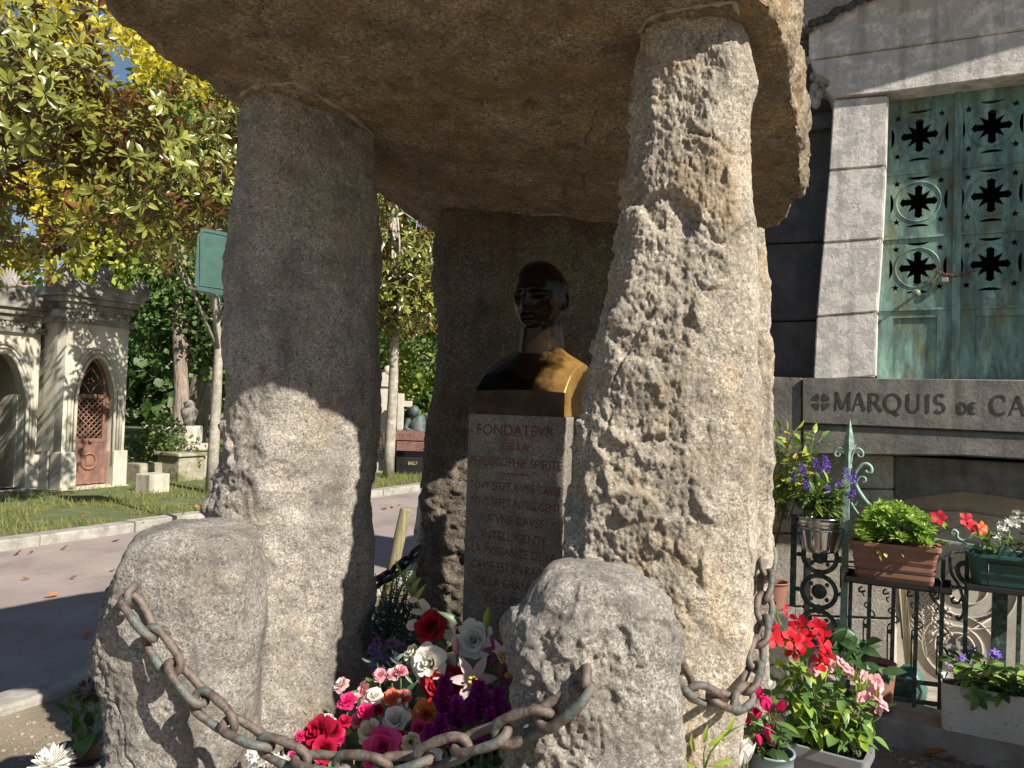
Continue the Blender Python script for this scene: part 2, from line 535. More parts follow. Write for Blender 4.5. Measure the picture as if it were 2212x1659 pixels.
# ---- capstone: the underside is a plane through the three bearing points
pA, pB, pC = at(1480, 25, YR), at(640, 205, 2.75), at(1150, 465, YB)
capn_ = (pB - pA).cross(pC - pA).normalized()
if capn_.z < 0: capn_ = -capn_
def cap_pt(px, py):
    return on_plane(px, py, pA, capn_)
def cap_xy(x, y):
    z = pA.z - (capn_.x * (x - pA.x) + capn_.y * (y - pA.y)) / capn_.z
    return Vector((x, y, z))
outline = [cap_pt(*q) for q in ((225, 6), (335, 118), (432, 162), (515, 232), (660, 335), (805, 425), (880, 465), (945, 500), (1120, 520), (1400, 512), (1600, 505), (1672, 496), (1738, 430), (1738, 330), (1718, 170), (1692, 40))]
a_, b_ = outline[-1], outline[0]
outline += [cap_xy(0.66, 1.98), cap_xy(0.42, 1.86), cap_xy(0.1, 1.74), cap_xy(-0.3, 1.70), cap_xy(-0.75, 1.84), cap_xy(-1.12, 2.02)]
OUT_CAP = outline
def slab_mesh(name, outl, n=560, T=0.42, rings_b=125, rings_t=24):
    p = np.array([list(q) for q in outl])
    for _ in range(2):
        q = np.roll(p, -1, 0)
        p = np.stack([p * 0.82 + q * 0.18, p * 0.18 + q * 0.82], 1).reshape(-1, 3)
    q = np.roll(p, -1, 0)
    L = np.linalg.norm(q - p, axis=1)
    c = np.concatenate([[0], np.cumsum(L)]); t = np.linspace(0, c[-1], n, endpoint=False)
    pp = np.vstack([p, p[:1]])
    loop = np.stack([np.interp(t, c, pp[:, k]) for k in range(3)], 1)
    cen = loop.mean(0)
    nz = np.array(list(capn_))
    G = []
    rho_b = np.linspace(0.0, 0.982, rings_b)
    for r_ in rho_b: G.append((r_, 0.0))
    for a in np.linspace(0, 1, 26)[1:]:
        an = a * math.pi / 2
        G.append((0.982 + 0.018 * math.sin(an), (1 - math.cos(an)) * T * 0.30))
    for a in np.linspace(0, 1, 18)[1:]: G.append((1.0 - 0.02 * a, T * (0.30 + 0.37 * a)))
    for a in np.linspace(0, 1, 12)[1:]:
        an = a * math.pi / 2
        G.append((0.98 - 0.16 * (1 - math.cos(an)), T * (0.67 + 0.33 * math.sin(an))))
    for a in np.linspace(0, 1, rings_t)[1:]: G.append((0.82 * (1 - a), T * (1 + 0.12 * a)))
    arr = np.array([cen + (loop - cen) * r_ + nz * h for r_, h in G])
    du = np.roll(arr, -1, 1) - np.roll(arr, 1, 1)
    dv = np.gradient(arr, axis=0)
    nn = np.cross(du, dv); ln = np.linalg.norm(nn, axis=2, keepdims=True)
    nn = np.where(ln > 1e-9, nn / np.maximum(ln, 1e-9), 0)
    if ((arr - arr.mean(axis=(0, 1))) * nn).sum() < 0: nn = -nn
    P3 = arr.reshape(-1, 3)
    edge = np.array([g[0] for g in G])[:, None].repeat(n, 1).reshape(-1)
    D = 0.010 * cracks(P3, 1.6, 0.012, 151) + 0.016 * fbm(P3, 2.2, 4, seed=51) + 0.006 * facets(P3, 5, 8.0, 120) + 0.004 * fbm(P3, 12, 3, seed=52) + 0.0022 * fbm(P3, 70, 2, seed=53)
    D += sstep(edge, 0.90, 0.985) * (0.03 * fbm(P3, 3.0, 3, seed=54) + 0.014 * facets(P3, 7, 2.0) + 0.005 * ridged(P3, 16, 3, seed=56) + 0.008 * facets(P3, 32, 9.0) + 0.004 * facets(P3, 70, 3.0))
    # a few pits in the underside
    for q in ((1043, 230, .026), (1150, 238, .030), (1230, 322, .026), (880, 172, .02)):
        c0 = np.array(list(cap_pt(q[0], q[1])))
        dd = ((P3 - c0) ** 2).sum(1)
        D -= 0.055 * np.exp(-dd / (q[2] ** 2))
    arr = arr + nn * D.reshape(arr.shape[:2])[..., None]
    nr = len(arr)
    idx = np.arange(nr * n).reshape(nr, n)
    a = idx[:-1]; b = idx[1:]
    f = np.stack([a, np.roll(a, -1, 1), np.roll(b, -1, 1), b], -1).reshape(-1, 4)
    return np_mesh(name, arr.reshape(-1, 3), f)
capo = mesh_obj('capstone', slab_mesh('capstone', outline), dol, M['granite_cap'])
tag(capo, 'huge brown capstone slab seen from below')

# ---- mortar smeared along the joints
M['mortar'] = None
nmo = NT('mortar_grey')
nmo.set(Base_Color=nmo.ramp(nmo.noise(25, 5), [(0.3, (0.20, 0.175, 0.145)), (0.7, (0.36, 0.325, 0.28))]), Roughness=0.9)
nmo.bump(nmo.noise(40, 4), 0.5, 0.006)
M['mortar'] = nmo.m
def mortar(pts, r):
    P_ = []
    for a, b in zip(pts[:-1], pts[1:]):
        for k in range(14): P_.append(Vector(a).lerp(Vector(b), k / 14))
    P_.append(Vector(pts[-1]))
    mb = MB(True)
    rr = [r * (0.75 + 0.35 * math.sin(i * .45) + .12 * random.random()) * (0.35 if i in (0, len(P_) - 1) else 1) for i in range(len(P_))]
    P_ = [p + Vector((random.uniform(-1, 1), random.uniform(-1, 1), random.uniform(-1, 1))) * r * 0.18 for p in P_]
    mb.tube(P_, rr, 8)
    return mb.build('mortar', M['mortar'], dol)
mortar([cap_pt(*q) for q in ((520, 205), (545, 186), (590, 180), (640, 178), (700, 212), (760, 250), (806, 292))], 0.011)
mortar([cap_pt(*q) for q in ((1380, 72), (1400, 42), (1440, 24), (1500, 14), (1540, 8), (1585, 4), (1600, 40))], 0.008)
mortar([cap_pt(*q) for q in ((955, 478), (1080, 470), (1200, 462), (1330, 455))], 0.008)
# ================================================================== two chained boundary stones
def disp_bl(p, fx, z):
    rough = np.clip(sstep(fx, 0.32, 0.12) * sstep(z, 1.2, 1.0) + 0.08, 0, 1)
    return 0.008 * cracks(p, 2.6, 0.02, 141) + 0.016 * fbm(p, 4, 4, seed=61) + 0.004 * fbm(p, 16, 3, seed=62) + 0.0016 * fbm(p, 90, 2, seed=63) + rough * (0.022 * facets(p, 8, 1.0, 120) + 0.012 * facets(p, 19, 2.0, 120) + 0.006 * facets(p, 48, 3.0) + 0.004 * ridged(p, 16, 4, seed=66))
YL_ = 2.1
rowsBL = [(1136, 390, 460, YL_, .25), (1139, 345, 495, YL_, .6), (1146, 312, 518, YL_, .8), (1160, 290, 536, YL_, .9), (1178, 277, 550, YL_, .96), (1239, 250, 562, YL_), (1293, 230, 566, YL_), (1348, 205, 567, YL_), (1385, 199, 566, YL_), (1446, 207, 565, YL_),
          (1473, 221, 564, YL_), (1497, 233, 563, YL_), (1571, 237, 560, YL_), (1625, 238, 556, YL_), (1665, 205, 552, YL_), (1800, 200, 560, YL_), (2200, 190, 560, YL_)]
profBL = [(0, .13), (.12, .03), (.35, 0), (.7, 0), (.95, .06), (1, .18), (.9, .34), (.5, .38), (.06, .34)]
bl = mesh_obj('boundary_stone', loft_mesh('boundary_stone', rowsBL, profBL, 300, 0.0065, disp_bl, capn=4), None, M['granite_bollard'])
tag(bl, 'rounded granite boundary stone with an iron staple, at lower left before the dolmen', 'stone', 'chained boundary stones')

def disp_br(p, fx, z):
    rough = np.clip(0.95 * sstep(fx + 0.25 * fbm(p, 4, 2, seed=70), 0.72, 0.5) * sstep(z, 1.22, 1.10) + 0.12, 0, 1)
    return 0.010 * cracks(p, 2.6, 0.02, 131) + 0.016 * fbm(p, 4.5, 4, seed=71) + 0.005 * fbm(p, 16, 3, seed=72) + 0.0016 * fbm(p, 90, 2, seed=73) + rough * (0.030 * facets(p, 6, 1.5, 120) + 0.018 * facets(p, 14, 2.5, 120) + 0.008 * facets(p, 40, 3.5) + 0.004 * ridged(p, 15, 4, seed=76))
YR_ = 1.70
rowsBR = [(1230, 1240, 1290, YR_, .25), (1234, 1212, 1345, YR_, .6), (1243, 1190, 1392, YR_, .8), (1263, 1166, 1432, YR_, .92), (1289, 1142, 1456, YR_, .97), (1323, 1120, 1468, YR_), (1350, 1100, 1475, YR_), (1396, 1103, 1474, YR_), (1436, 1107, 1466, YR_),
          (1512, 1103, 1468, YR_), (1549, 1098, 1474, YR_), (1610, 1091, 1480, YR_), (1720, 1085, 1484, YR_), (2400, 1075, 1490, YR_)]
profBR = [(0, .12), (.1, .04), (.3, .0), (.7, 0), (.95, .05), (1, .15), (.9, .28), (.5, .31), (.08, .27)]
br = mesh_obj('boundary_stone', loft_mesh('boundary_stone', rowsBR, profBR, 300, 0.0065, disp_br, capn=4), None, M['granite_bollard'])
tag(br, 'craggy granite boundary stone at bottom centre, its chain hanging from a recessed staple', 'stone', 'chained boundary stones')

# low stone base inside the ring, the flowers stand on it
bs = MB()
o = at(640, 1400, 2.5); o.z = 0
bs.box(o - V * 0.1, U * 0.98, V * 1.35, Z * 0.42, 0.02)
tag(bs.build('grave_slab', M['granite_fine']), 'low granite grave slab under the heaped flowers', 'slab')
# ================================================================== leaves, petals and plants: helpers
def leaf_mat(name, c1, c2, rough=0.4, under=None, trans=0.25, veins=False, spec=0.5):
    n = NT(name)
    rn = n.rand()
    pos = n.noise(7, 2)
    vc = n.t.nodes.new('ShaderNodeSeparateColor')
    geo_ = n.t.nodes.new('ShaderNodeNewGeometry')
    n.L(n.vor(9.0, out='Color', co=geo_.outputs['Position']), vc.inputs[0])
    f = n.math('ADD', n.math('ADD', n.math('MULTIPLY', rn, 0.35), n.math('MULTIPLY', pos, 0.3)), n.math('MULTIPLY', vc.outputs[0], 0.45))
    c = n.ramp(f, [(0.15, c1), (0.85, c2)])
    if under is not None:
        gm_ = n.t.nodes.new('ShaderNodeNewGeometry')
        c = n.mix(gm_.outputs['Backfacing'], c, under)
    n.set(Base_Color=c, Roughness=rough)
    n.b.inputs['Specular IOR Level'].default_value = spec
    if trans > 0:
        tr = n.t.nodes.new('ShaderNodeBsdfTranslucent')
        n.L(n.mix(0.0, c, (0, 0, 0)), tr.inputs['Color'])
        mx = n.t.nodes.new('ShaderNodeMixShader'); mx.inputs[0].default_value = trans
        n.L(n.b.outputs[0], mx.inputs[1]); n.L(tr.outputs[0], mx.inputs[2])
        n.L(mx.outputs[0], n.out.inputs[0])
    return n.m
def leaf_arr(w=0.4, pos=0.4, fold=0.18, curl=0.25, tip=1.0, nseg=6, rr=0.0):
    """a leaf of length 1 along +x, two strips folded at the midrib -> verts, quads"""
    vs, fs = [], []
    for i in range(nseg + 1):
        t = i / nseg
        # width profile peaked at pos
        a = pos / (1 - pos)
        ww = (t ** a) * (1 - t) / ((pos ** a) * (1 - pos)) if 0 < t < 1 else 0.02
        ww = max(0.015, ww ** tip) * w / 2
        z = -curl * t * t
        vs += [(t, -ww, z + fold * ww * 1.3), (t, 0, z), (t, ww, z + fold * ww * 1.3)]
    for i in range(nseg):
        b = i * 3
        fs += [(b, b + 3, b + 4, b + 1), (b + 1, b + 4, b + 5, b + 2)]
    return np.array(vs, float), np.array(fs, int)
def leaf_mesh(name, mat, **k):
    v, f = leaf_arr(**k)
    me = np_mesh(name, v, f); me.materials.append(mat)
    return me
def frame(pos, d, up=Z, s=1.0, roll=0.0):
    d = Vector(d).normalized(); up = Vector(up)
    n = up - d * up.dot(d)
    n = n.normalized() if n.length > 1e-4 else d.orthogonal().normalized()
    if roll: n = Quaternion(d, roll) @ n
    y = n.cross(d)
    return Matrix(((d.x * s, y.x * s, n.x * s, pos[0]), (d.y * s, y.y * s, n.y * s, pos[1]), (d.z * s, y.z * s, n.z * s, pos[2]), (0, 0, 0, 1)))
def rdir(up=0.0, spread=1.0, rd=random):
    v = Vector((rd.gauss(0, 1), rd.gauss(0, 1), rd.gauss(0, 1) * spread + up))
    return v.normalized() if v.length > 1e-4 else Vector((0, 0, 1))
def leaf_obj(parent, me, pos, d, s, up=Z, roll=0.0, name='leaf'):
    return mesh_obj(name, me, parent, None, frame(pos, d, up, s, roll))
def cloud(name, tmpl, mats, mat, parent=None):
    """join many transformed copies of a template (v,f) into one mesh; mats = list of Matrix"""
    v, f = tmpl
    A = np.array([[list(r) for r in mm] for mm in mats])
    vv = np.einsum('nij,kj->nki', A[:, :3, :3], v) + A[:, None, :3, 3]
    ff = f[None] + (np.arange(len(mats)) * len(v))[:, None, None]
    me = np_mesh(name, vv.reshape(-1, 3), ff.reshape(-1, f.shape[1]))
    me.materials.append(mat)
    return mesh_obj(name, me, parent)
def stems(parent, lines, r, mat, name='stem', seg=5):
    mb = MB(True)
    for ln in lines: mb.tube(ln, [r * (1 - 0.5 * i / (len(ln) - 1)) for i in range(len(ln))], seg)
    return mb.build(name, mat, parent, recalc=False)
def curve3(a, b, sag=0.0, n=6, side=None):
    a, b = Vector(a), Vector(b)
    out = []
    for i in range(n + 1):
        t = i / n
        p = a.lerp(b, t) + Z * (sag * 4 * t * (1 - t))
        if side is not None: p += Vector(side) * (4 * t * (1 - t))
        out.append(p)
    return out
def petal_mat(name, c1, c2, trans=0.25, rough=0.55):
    return leaf_mat(name, c1, c2, rough, None, trans, spec=0.25)
M['leaf_mid'] = leaf_mat('leaf_mid_green', (0.07, 0.15, 0.03), (0.16, 0.28, 0.07))
M['leaf_dark'] = leaf_mat('leaf_dark_green', (0.03, 0.075, 0.025), (0.075, 0.14, 0.05))
M['leaf_lime'] = leaf_mat('leaf_lime_green', (0.20, 0.32, 0.035), (0.38, 0.48, 0.07), trans=0.3)
M['leaf_grey'] = leaf_mat('leaf_blue_grey', (0.16, 0.22, 0.21), (0.30, 0.38, 0.37), rough=0.8)
M['leaf_yellow'] = leaf_mat('leaf_yellowing', (0.45, 0.33, 0.03), (0.58, 0.46, 0.06))
M['leaf_var'] = leaf_mat('leaf_grey_green', (0.05, 0.095, 0.04), (0.22, 0.28, 0.16), rough=0.6)
M['stem_green'] = leaf_mat('stem_green', (0.07, 0.12, 0.03), (0.12, 0.17, 0.05), trans=0.0)
M['stem_brown'] = leaf_mat('stem_brown', (0.09, 0.06, 0.035), (0.14, 0.09, 0.05), trans=0.0, rough=0.8)
def bloom_mesh(name, parts):
    """parts: list of (tmpl, [Matrix], material) joined to one mesh with several materials"""
    V_, F_, MI, mats = [], [], [], []
    off = 0
    for k, (tm, ms, mt) in enumerate(parts):
        v, f = tm
        A = np.array([[list(r) for r in mm] for mm in ms])
        vv = (np.einsum('nij,kj->nki', A[:, :3, :3], v) + A[:, None, :3, 3]).reshape(-1, 3)
        ff = (f[None] + (np.arange(len(ms)) * len(v))[:, None, None] + off).reshape(-1, f.shape[1])
        V_.append(vv); F_.append(ff); MI.append(np.full(len(ff), k, np.int32)); mats.append(mt); off += len(vv)
    me = np_mesh(name, np.vstack(V_), np.vstack(F_))
    for mt in mats: me.materials.append(mt)
    me.polygons.foreach_set('material_index', np.concatenate(MI))
    return me
def radial(n, tilt, r0=0.0, s=1.0, rd=None, jit=0.0, twist=0.0, z0=0.0):
    """n petals around +z; tilt 0 = flat, 90 = up"""
    out = []
    rd = rd or random
    for i in range(n):
        a = 2 * math.pi * i / n + twist + rd.uniform(-jit, jit)
        tl = R(tilt) + rd.uniform(-jit, jit)
        d = Vector((math.cos(a) * math.cos(tl), math.sin(a) * math.cos(tl), math.sin(tl)))
        up = Vector((-math.cos(a) * math.sin(tl), -math.sin(a) * math.sin(tl), math.cos(tl)))
        out.append(frame(Vector((math.cos(a) * r0, math.sin(a) * r0, z0)), d, up, s * (1 + rd.uniform(-jit, jit) * 0.5)))
    return out
# ================================================================== pedestal, bust, lettering
def text_mesh(s, size=1.0, extrude=0.0, spacing=1.0):
    c = bpy.data.curves.new('lettering', 'FONT')
    c.body = s; c.size = size; c.extrude = extrude; c.space_character = spacing
    c.resolution_u = 3
    o = bpy.data.objects.new('lettering', c)
    COL.objects.link(o)
    dg = bpy.context.evaluated_depsgraph_get()
    me = bpy.data.meshes.new_from_object(o.evaluated_get(dg))
    bpy.data.objects.remove(o); bpy.data.curves.remove(c)
    return me
def letter(s, a, b, h, up, nrm, mat, parent, thin=1.0, spacing=1.0, depth=0.0012):
    """text from point a to point b (baseline), cap height h"""
    me = text_mesh(s, 1.0, 0.0, spacing)
    v = np.empty(len(me.vertices) * 3, np.float32); me.vertices.foreach_get('co', v)
    v = v.reshape(-1, 3)
    x0, x1 = v[:, 0].min(), v[:, 0].max(); y1 = v[:, 1].max()
    a, b, up, nrm = Vector(a), Vector(b), Vector(up).normalized(), Vector(nrm).normalized()
    d = b - a
    up = (up - d.normalized() * up.dot(d.normalized())).normalized() if abs(d.z) < 0.2 * d.length else up
    co = [a + d * ((p[0] - x0) / (x1 - x0)) + up * (p[1] / y1 * h) + nrm * depth for p in v]
    me.vertices.foreach_set('co', np.array([list(c) for c in co], np.float32).ravel())
    me.materials.clear()
    me.update()
    return mesh_obj('lettering', me, parent, mat)

PED0 = at(1012, 893, 2.95)
pT = on_plane(1222, 897, PED0, V)
pw = (pT - PED0).dot(U)
pz = PED0.z
ped = thing('pedestal', 'tall granite pedestal with red carved inscription, carrying the bust', 'pedestal', (PED0 + U * pw / 2 + V * 0.16) * 1)
mb = MB(); mb.box(Vector((PED0.x, PED0.y, 0.42)), U * pw, V * 0.16, Z * (pz - 0.42), 0.006)
mb.build('shaft', M['granite_fine'], ped)
nr_ = NT('paint_dark_red'); nr_.set(Base_Color=nr_.ramp(nr_.noise(60, 3), [(0.35, (0.10, 0.028, 0.028)), (0.65, (0.16, 0.05, 0.045))]), Roughness=0.8)
M['redpaint'] = nr_.m
def ped_line(s, l, r, yb, yb2, hpx, sp=1.0):
    a, b = on_plane(l, yb, PED0, V), on_plane(r, yb2, PED0, V)
    b.z = a.z = 0.5 * (a.z + b.z)
    h = hpx * (a - CAM).length / 1700
    letter(s, a, b, h, Z, -V, M['redpaint'], ped, spacing=sp)
for L_ in (("FONDATEVR", 1031, 1197, 938, 945, 23), ("DE LA", 1085, 1141, 972, 974, 17), ("PHILOSOPHIE SPIRITE", 1016, 1214, 1007, 1012, 19),
           ("TOVT EFFET A VNE CAVSE", 1015, 1213, 1059, 1067, 18), ("TOVT EFFET INTELLIGENT", 1015, 1211, 1094, 1104, 18), ("A VNE CAVSE", 1051, 1175, 1131, 1138, 18), ("INTELLIGENTE", 1041, 1182, 1166, 1176, 18),
           ("LA PVISSANCE DE LA", 1019, 1202, 1197, 1211, 18), ("CAVSE EST EN RAISON", 1018, 1200, 1231, 1246, 18), ("DE LA GRANDEVR", 1028, 1192, 1266, 1281, 18), ("DE L'EFFET", 1050, 1160, 1303, 1314, 18)):
    ped_line(*L_)
mb = MB(); a, b = on_plane(1075, 1023, PED0, V), on_plane(1147, 1026, PED0, V); b.z = a.z
mb.box(a - V * 0.0015, b - a, V * 0.001, Z * 0.004); mb.build('engraved_rule', M['redpaint'], ped)

# bronze
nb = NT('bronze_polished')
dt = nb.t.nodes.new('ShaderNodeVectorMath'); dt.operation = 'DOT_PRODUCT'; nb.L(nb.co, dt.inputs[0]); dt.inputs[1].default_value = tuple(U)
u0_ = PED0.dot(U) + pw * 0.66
wear_sun = nb.math('ADD', nb.math('MULTIPLY', nb.math('SUBTRACT', dt.outputs['Value'], u0_), 7.0), nb.math('MULTIPLY', nb.math('SUBTRACT', nb.noise(9, 5, 0.65), 0.5), 1.6))  # worn gold shoulder, with the sunlit and shaded sides of the bust painted in
wr = nb.ramp(wear_sun, [(0.0, 0.0), (0.55, 1.0)])
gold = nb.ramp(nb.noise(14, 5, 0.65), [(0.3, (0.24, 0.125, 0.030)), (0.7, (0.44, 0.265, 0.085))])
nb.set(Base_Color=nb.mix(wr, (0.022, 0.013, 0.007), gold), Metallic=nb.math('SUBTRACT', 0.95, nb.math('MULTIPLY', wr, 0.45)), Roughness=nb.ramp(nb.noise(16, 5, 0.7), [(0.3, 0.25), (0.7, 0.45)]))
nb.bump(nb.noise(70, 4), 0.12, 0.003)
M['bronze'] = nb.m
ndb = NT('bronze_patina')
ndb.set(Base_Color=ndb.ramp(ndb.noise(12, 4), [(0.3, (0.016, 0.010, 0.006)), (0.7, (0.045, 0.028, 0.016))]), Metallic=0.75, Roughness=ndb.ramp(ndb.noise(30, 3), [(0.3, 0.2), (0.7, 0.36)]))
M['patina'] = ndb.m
bo = on_plane(1026, 890, PED0 + V * 0.012, V); bo.z = pz + 0.001
bw = (on_plane(1219, 892, PED0 + V * 0.012, V) - bo).dot(U)
bust = thing('bust', 'dark bronze portrait bust with a moustache, one polished shoulder in the sun', 'bust', bo + U * bw / 2 + V * 0.13)
def BL(u, v, z): return bo + U * u + V * v + Z * z
# torso: side profile (v,z) swept across u, raised towards the neck
prof = [(0.0, 0.0), (0.0, 0.086), (0.012, 0.104), (0.05, 0.155), (0.095, 0.198), (0.135, 0.222), (0.165, 0.229), (0.2, 0.222), (0.235, 0.18), (0.25, 0.1), (0.25, 0.0)]
pp = []
for a, b in zip(prof[:-1], prof[1:]):
    for k in range(5): pp.append((a[0] + (b[0] - a[0]) * k / 5, a[1] + (b[1] - a[1]) * k / 5))
pp.append(prof[-1])
NU = 44
vs, fs = [], []
for i in range(NU + 1):
    s_ = i / NU
    q = (s_ - 0.5) * 2
    for (v_, z_) in pp:
        lift = 0.0
        if z_ > 0.09:
            k = min(1, (z_ - 0.09) / 0.12)
            lift = k * (0.020 * (1 - q * q) - 0.030 * q * q * k + (0.085 * math.exp(-(q / 0.34) ** 2) + 0.022 * math.exp(-(q / 0.7) ** 2)) * math.exp(-((v_ - 0.17) / 0.095) ** 2))
            if v_ < 0.12: lift += 0.010 * math.exp(-((abs(q) - 0.45) / 0.3) ** 2) * math.sin(min(1, (z_ - .09) / .08) * math.pi)
        arch = 0.007 * (1 - q * q) if 0.08 < z_ < 0.12 else 0
        vs.append(BL(bw * s_, v_, z_ + lift + arch))
n = len(pp)
for i in range(NU):
    for j in range(n - 1):
        fs.append((i * n + j, (i + 1) * n + j, (i + 1) * n + j + 1, i * n + j + 1))
fs.append(tuple(range(n))); fs.append(tuple(NU * n + j for j in range(n))[::-1])
torso = MB(True); torso.add(vs, fs)
torso.sm[-1] = torso.sm[-2] = False
for k, f_ in enumerate(torso.f[:-2]):
    if k % (n - 1) < 5: torso.sm[k] = False
torso_faces = list(torso.f)
# head
HC = BL(bw * 0.5, 0.150, 0.455)
FWD, RGT = (-V + U * 0.03).normalized(), None
RGT = Z.cross(FWD).normalized() * -1        # viewer's right when facing the bust
def head_points():
    NT_, NP = 150, 110
    th = np.linspace(-math.pi, math.pi, NT_, endpoint=False)
    ph = np.linspace(0.02, math.pi - 0.02, NP)
    T, P = np.meshgrid(th, ph)
    x = np.sin(P) * np.sin(T); y = np.sin(P) * np.cos(T); z = np.cos(P)
    sx = np.sign(x) * np.abs(x) ** 0.92
    X = 0.100 * sx; Y = 0.122 * y; Zz = 0.146 * z
    low = np.clip(-Zz / 0.142, 0, 1)
    X *= 1 - 0.22 * low ** 1.8
    up_ = np.clip(Zz / 0.142, 0, 1)
    X *= 1 + 0.05 * up_
    Y = np.where(y > 0, Y * (1 - 0.02 * low), Y * (1.08 - 0.45 * low ** 1.3))
    fr = np.clip(y * 1.6, 0, 1)
    def g(x0, z0, wx, wz): return np.exp(-((X - x0 * 1.15) / (wx * 1.15)) ** 2 - ((Zz - z0) / wz) ** 2)
    d = np.zeros_like(X)
    d += 0.014 * (g(-.032, .022, .022, .008) + g(.032, .022, .022, .008)) + 0.004 * g(0, .025, .02, .012)
    d -= 0.024 * (g(-.034, .001, .017, .013) + g(.034, .001, .017, .013))
    d += 0.009 * (g(-.034, .000, .010, .007) + g(.034, .000, .010, .007))
    nose = np.clip((0.018 - Zz) / 0.062, 0, 1) * (Zz > -0.052)
    d += (0.010 + 0.030 * nose) * np.exp(-(X / (0.009 + 0.005 * nose)) ** 2) * np.clip((Zz + 0.056) / 0.012, 0, 1) * np.clip((0.03 - Zz) / 0.02, 0, 1)
    d += 0.010 * (g(-.014, -.044, .008, .008) + g(.014, -.044, .008, .008))
    d += 0.022 * np.exp(-(X / .038) ** 2 - ((Zz + .064 + 0.22 * np.abs(X)) / .009) ** 2)
    d -= 0.008 * g(0, -.0775, .022, .004)
    d += 0.008 * g(0, -.0855, .018, .006)
    d -= 0.007 * g(0, -.097, .02, .006)
    d += 0.015 * g(0, -.118, .024, .016)
    d += 0.007 * (g(-.05, -.022, .018, .016) + g(.05, -.022, .018, .016))
    d -= 0.007 * (g(-.047, -.062, .012, .022) + g(.047, -.062, .012, .022))
    d += 0.006 * (g(-.04, -.1, .02, .02) + g(.04, -.1, .02, .02))
    Y = Y + d * fr
    side = np.clip((np.abs(X) - .06) / .03, 0, 1) * np.clip((Zz + .05) / .02, 0, 1) * np.clip((.085 - Zz) / .03, 0, 1) * np.clip((.045 - Y) / .03, 0, 1)
    X = X * (1 + .05 * side)
    # hair: sides and back, receding in front
    hair = np.clip((-y + 0.30) * 3, 0, 1) * np.clip((Zz + 0.07) / 0.03, 0, 1) + np.clip((Zz - 0.095) / 0.02, 0, 1) * np.clip((-y + 0.62) * 4, 0, 1)
    hair = np.clip(hair, 0, 1)
    q = np.stack([X, Y, Zz], -1).reshape(-1, 3)
    st = fbm(q * np.array([1, 1, 0.45]), 62, 2, seed=81).reshape(X.shape)
    k = 1 + hair * (0.025 + 0.045 * st)
    X, Y = X * k, Y * k
    return X, Y, Zz, NT_, NP
X_, Y_, Z_, a_n, b_n = head_points()
hv = [HC + RGT * float(x) + FWD * float(y) + Z * float(z) for x, y, z in zip(X_.ravel(), Y_.ravel(), Z_.ravel())]
hf = []
for j in range(b_n - 1):
    for i in range(a_n):
        l = (i + 1) % a_n
        hf.append((j * a_n + i, (j + 1) * a_n + i, (j + 1) * a_n + l, j * a_n + l))
hf.append(tuple(range(a_n))); hf.append(tuple((b_n - 1) * a_n + i for i in range(a_n))[::-1])
torso.add(hv, hf, True)
# neck
nk = []
for i in range(13):
    t = i / 12
    r_ = 0.074 + 0.022 * (1 - t) ** 2.2 + 0.006 * math.sin(t * math.pi)
    c = BL(bw * 0.5, 0.178 - 0.012 * t, 0.235 + 0.20 * t)
    for k in range(28):
        an = 2 * math.pi * k / 28
        nk.append(c + U * (math.cos(an) * r_) + V * (math.sin(an) * r_ * 1.05) - V * (0.008 * math.exp(-((t - .55) / .2) ** 2) * max(0, -math.sin(an)) ** 6))
torso.add(nk, [(i * 28 + k, i * 28 + (k + 1) % 28, (i + 1) * 28 + (k + 1) % 28, (i + 1) * 28 + k) for i in range(12) for k in range(28)], True)
# ears
for sg in (-1, 1):
    ec = HC + RGT * (0.102 * sg) - FWD * 0.008 - Z * 0.016
    pts = []
    for k in range(15):
        an = math.radians(-70 + 290 * k / 14)
        pts.append(ec + FWD * (-0.017 * math.sin(an) * 0.9) + Z * (0.033 * -math.cos(an) * (1.0 if math.cos(an) < 0 else .85)) + RGT * (sg * 0.010 * (0.6 + 0.4 * math.sin(an))))
    torso.tube(pts, [0.0055] * 15, 7)
    torso.sphere(ec + Z * -0.028 - FWD * -0.004, 0.009, 8, 6)
    torso.sphere(ec, 0.02, 10, 6, (0.55, 0.55, 1.15))
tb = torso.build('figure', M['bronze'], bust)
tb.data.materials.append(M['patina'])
# worn bright metal, its sunlit side painted in, on the shoulders only; the head, neck and base kept their dark patina
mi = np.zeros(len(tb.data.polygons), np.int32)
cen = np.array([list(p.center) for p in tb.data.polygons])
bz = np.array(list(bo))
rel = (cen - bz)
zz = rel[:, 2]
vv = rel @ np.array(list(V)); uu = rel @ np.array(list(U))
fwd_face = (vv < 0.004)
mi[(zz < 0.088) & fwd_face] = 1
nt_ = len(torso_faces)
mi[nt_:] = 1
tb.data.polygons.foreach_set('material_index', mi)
a, b = BL(bw * 0.055, 0, 0.036), BL(bw * 0.93, 0, 0.036)
nl_ = NT('bronze_lettering'); nl_.set(Base_Color=(0.03, 0.022, 0.016), Metallic=0.6, Roughness=0.5)
letter("ALLAN KARDEC", a, b, 0.032, Z, -V, nl_.m, bust, depth=0.0015)

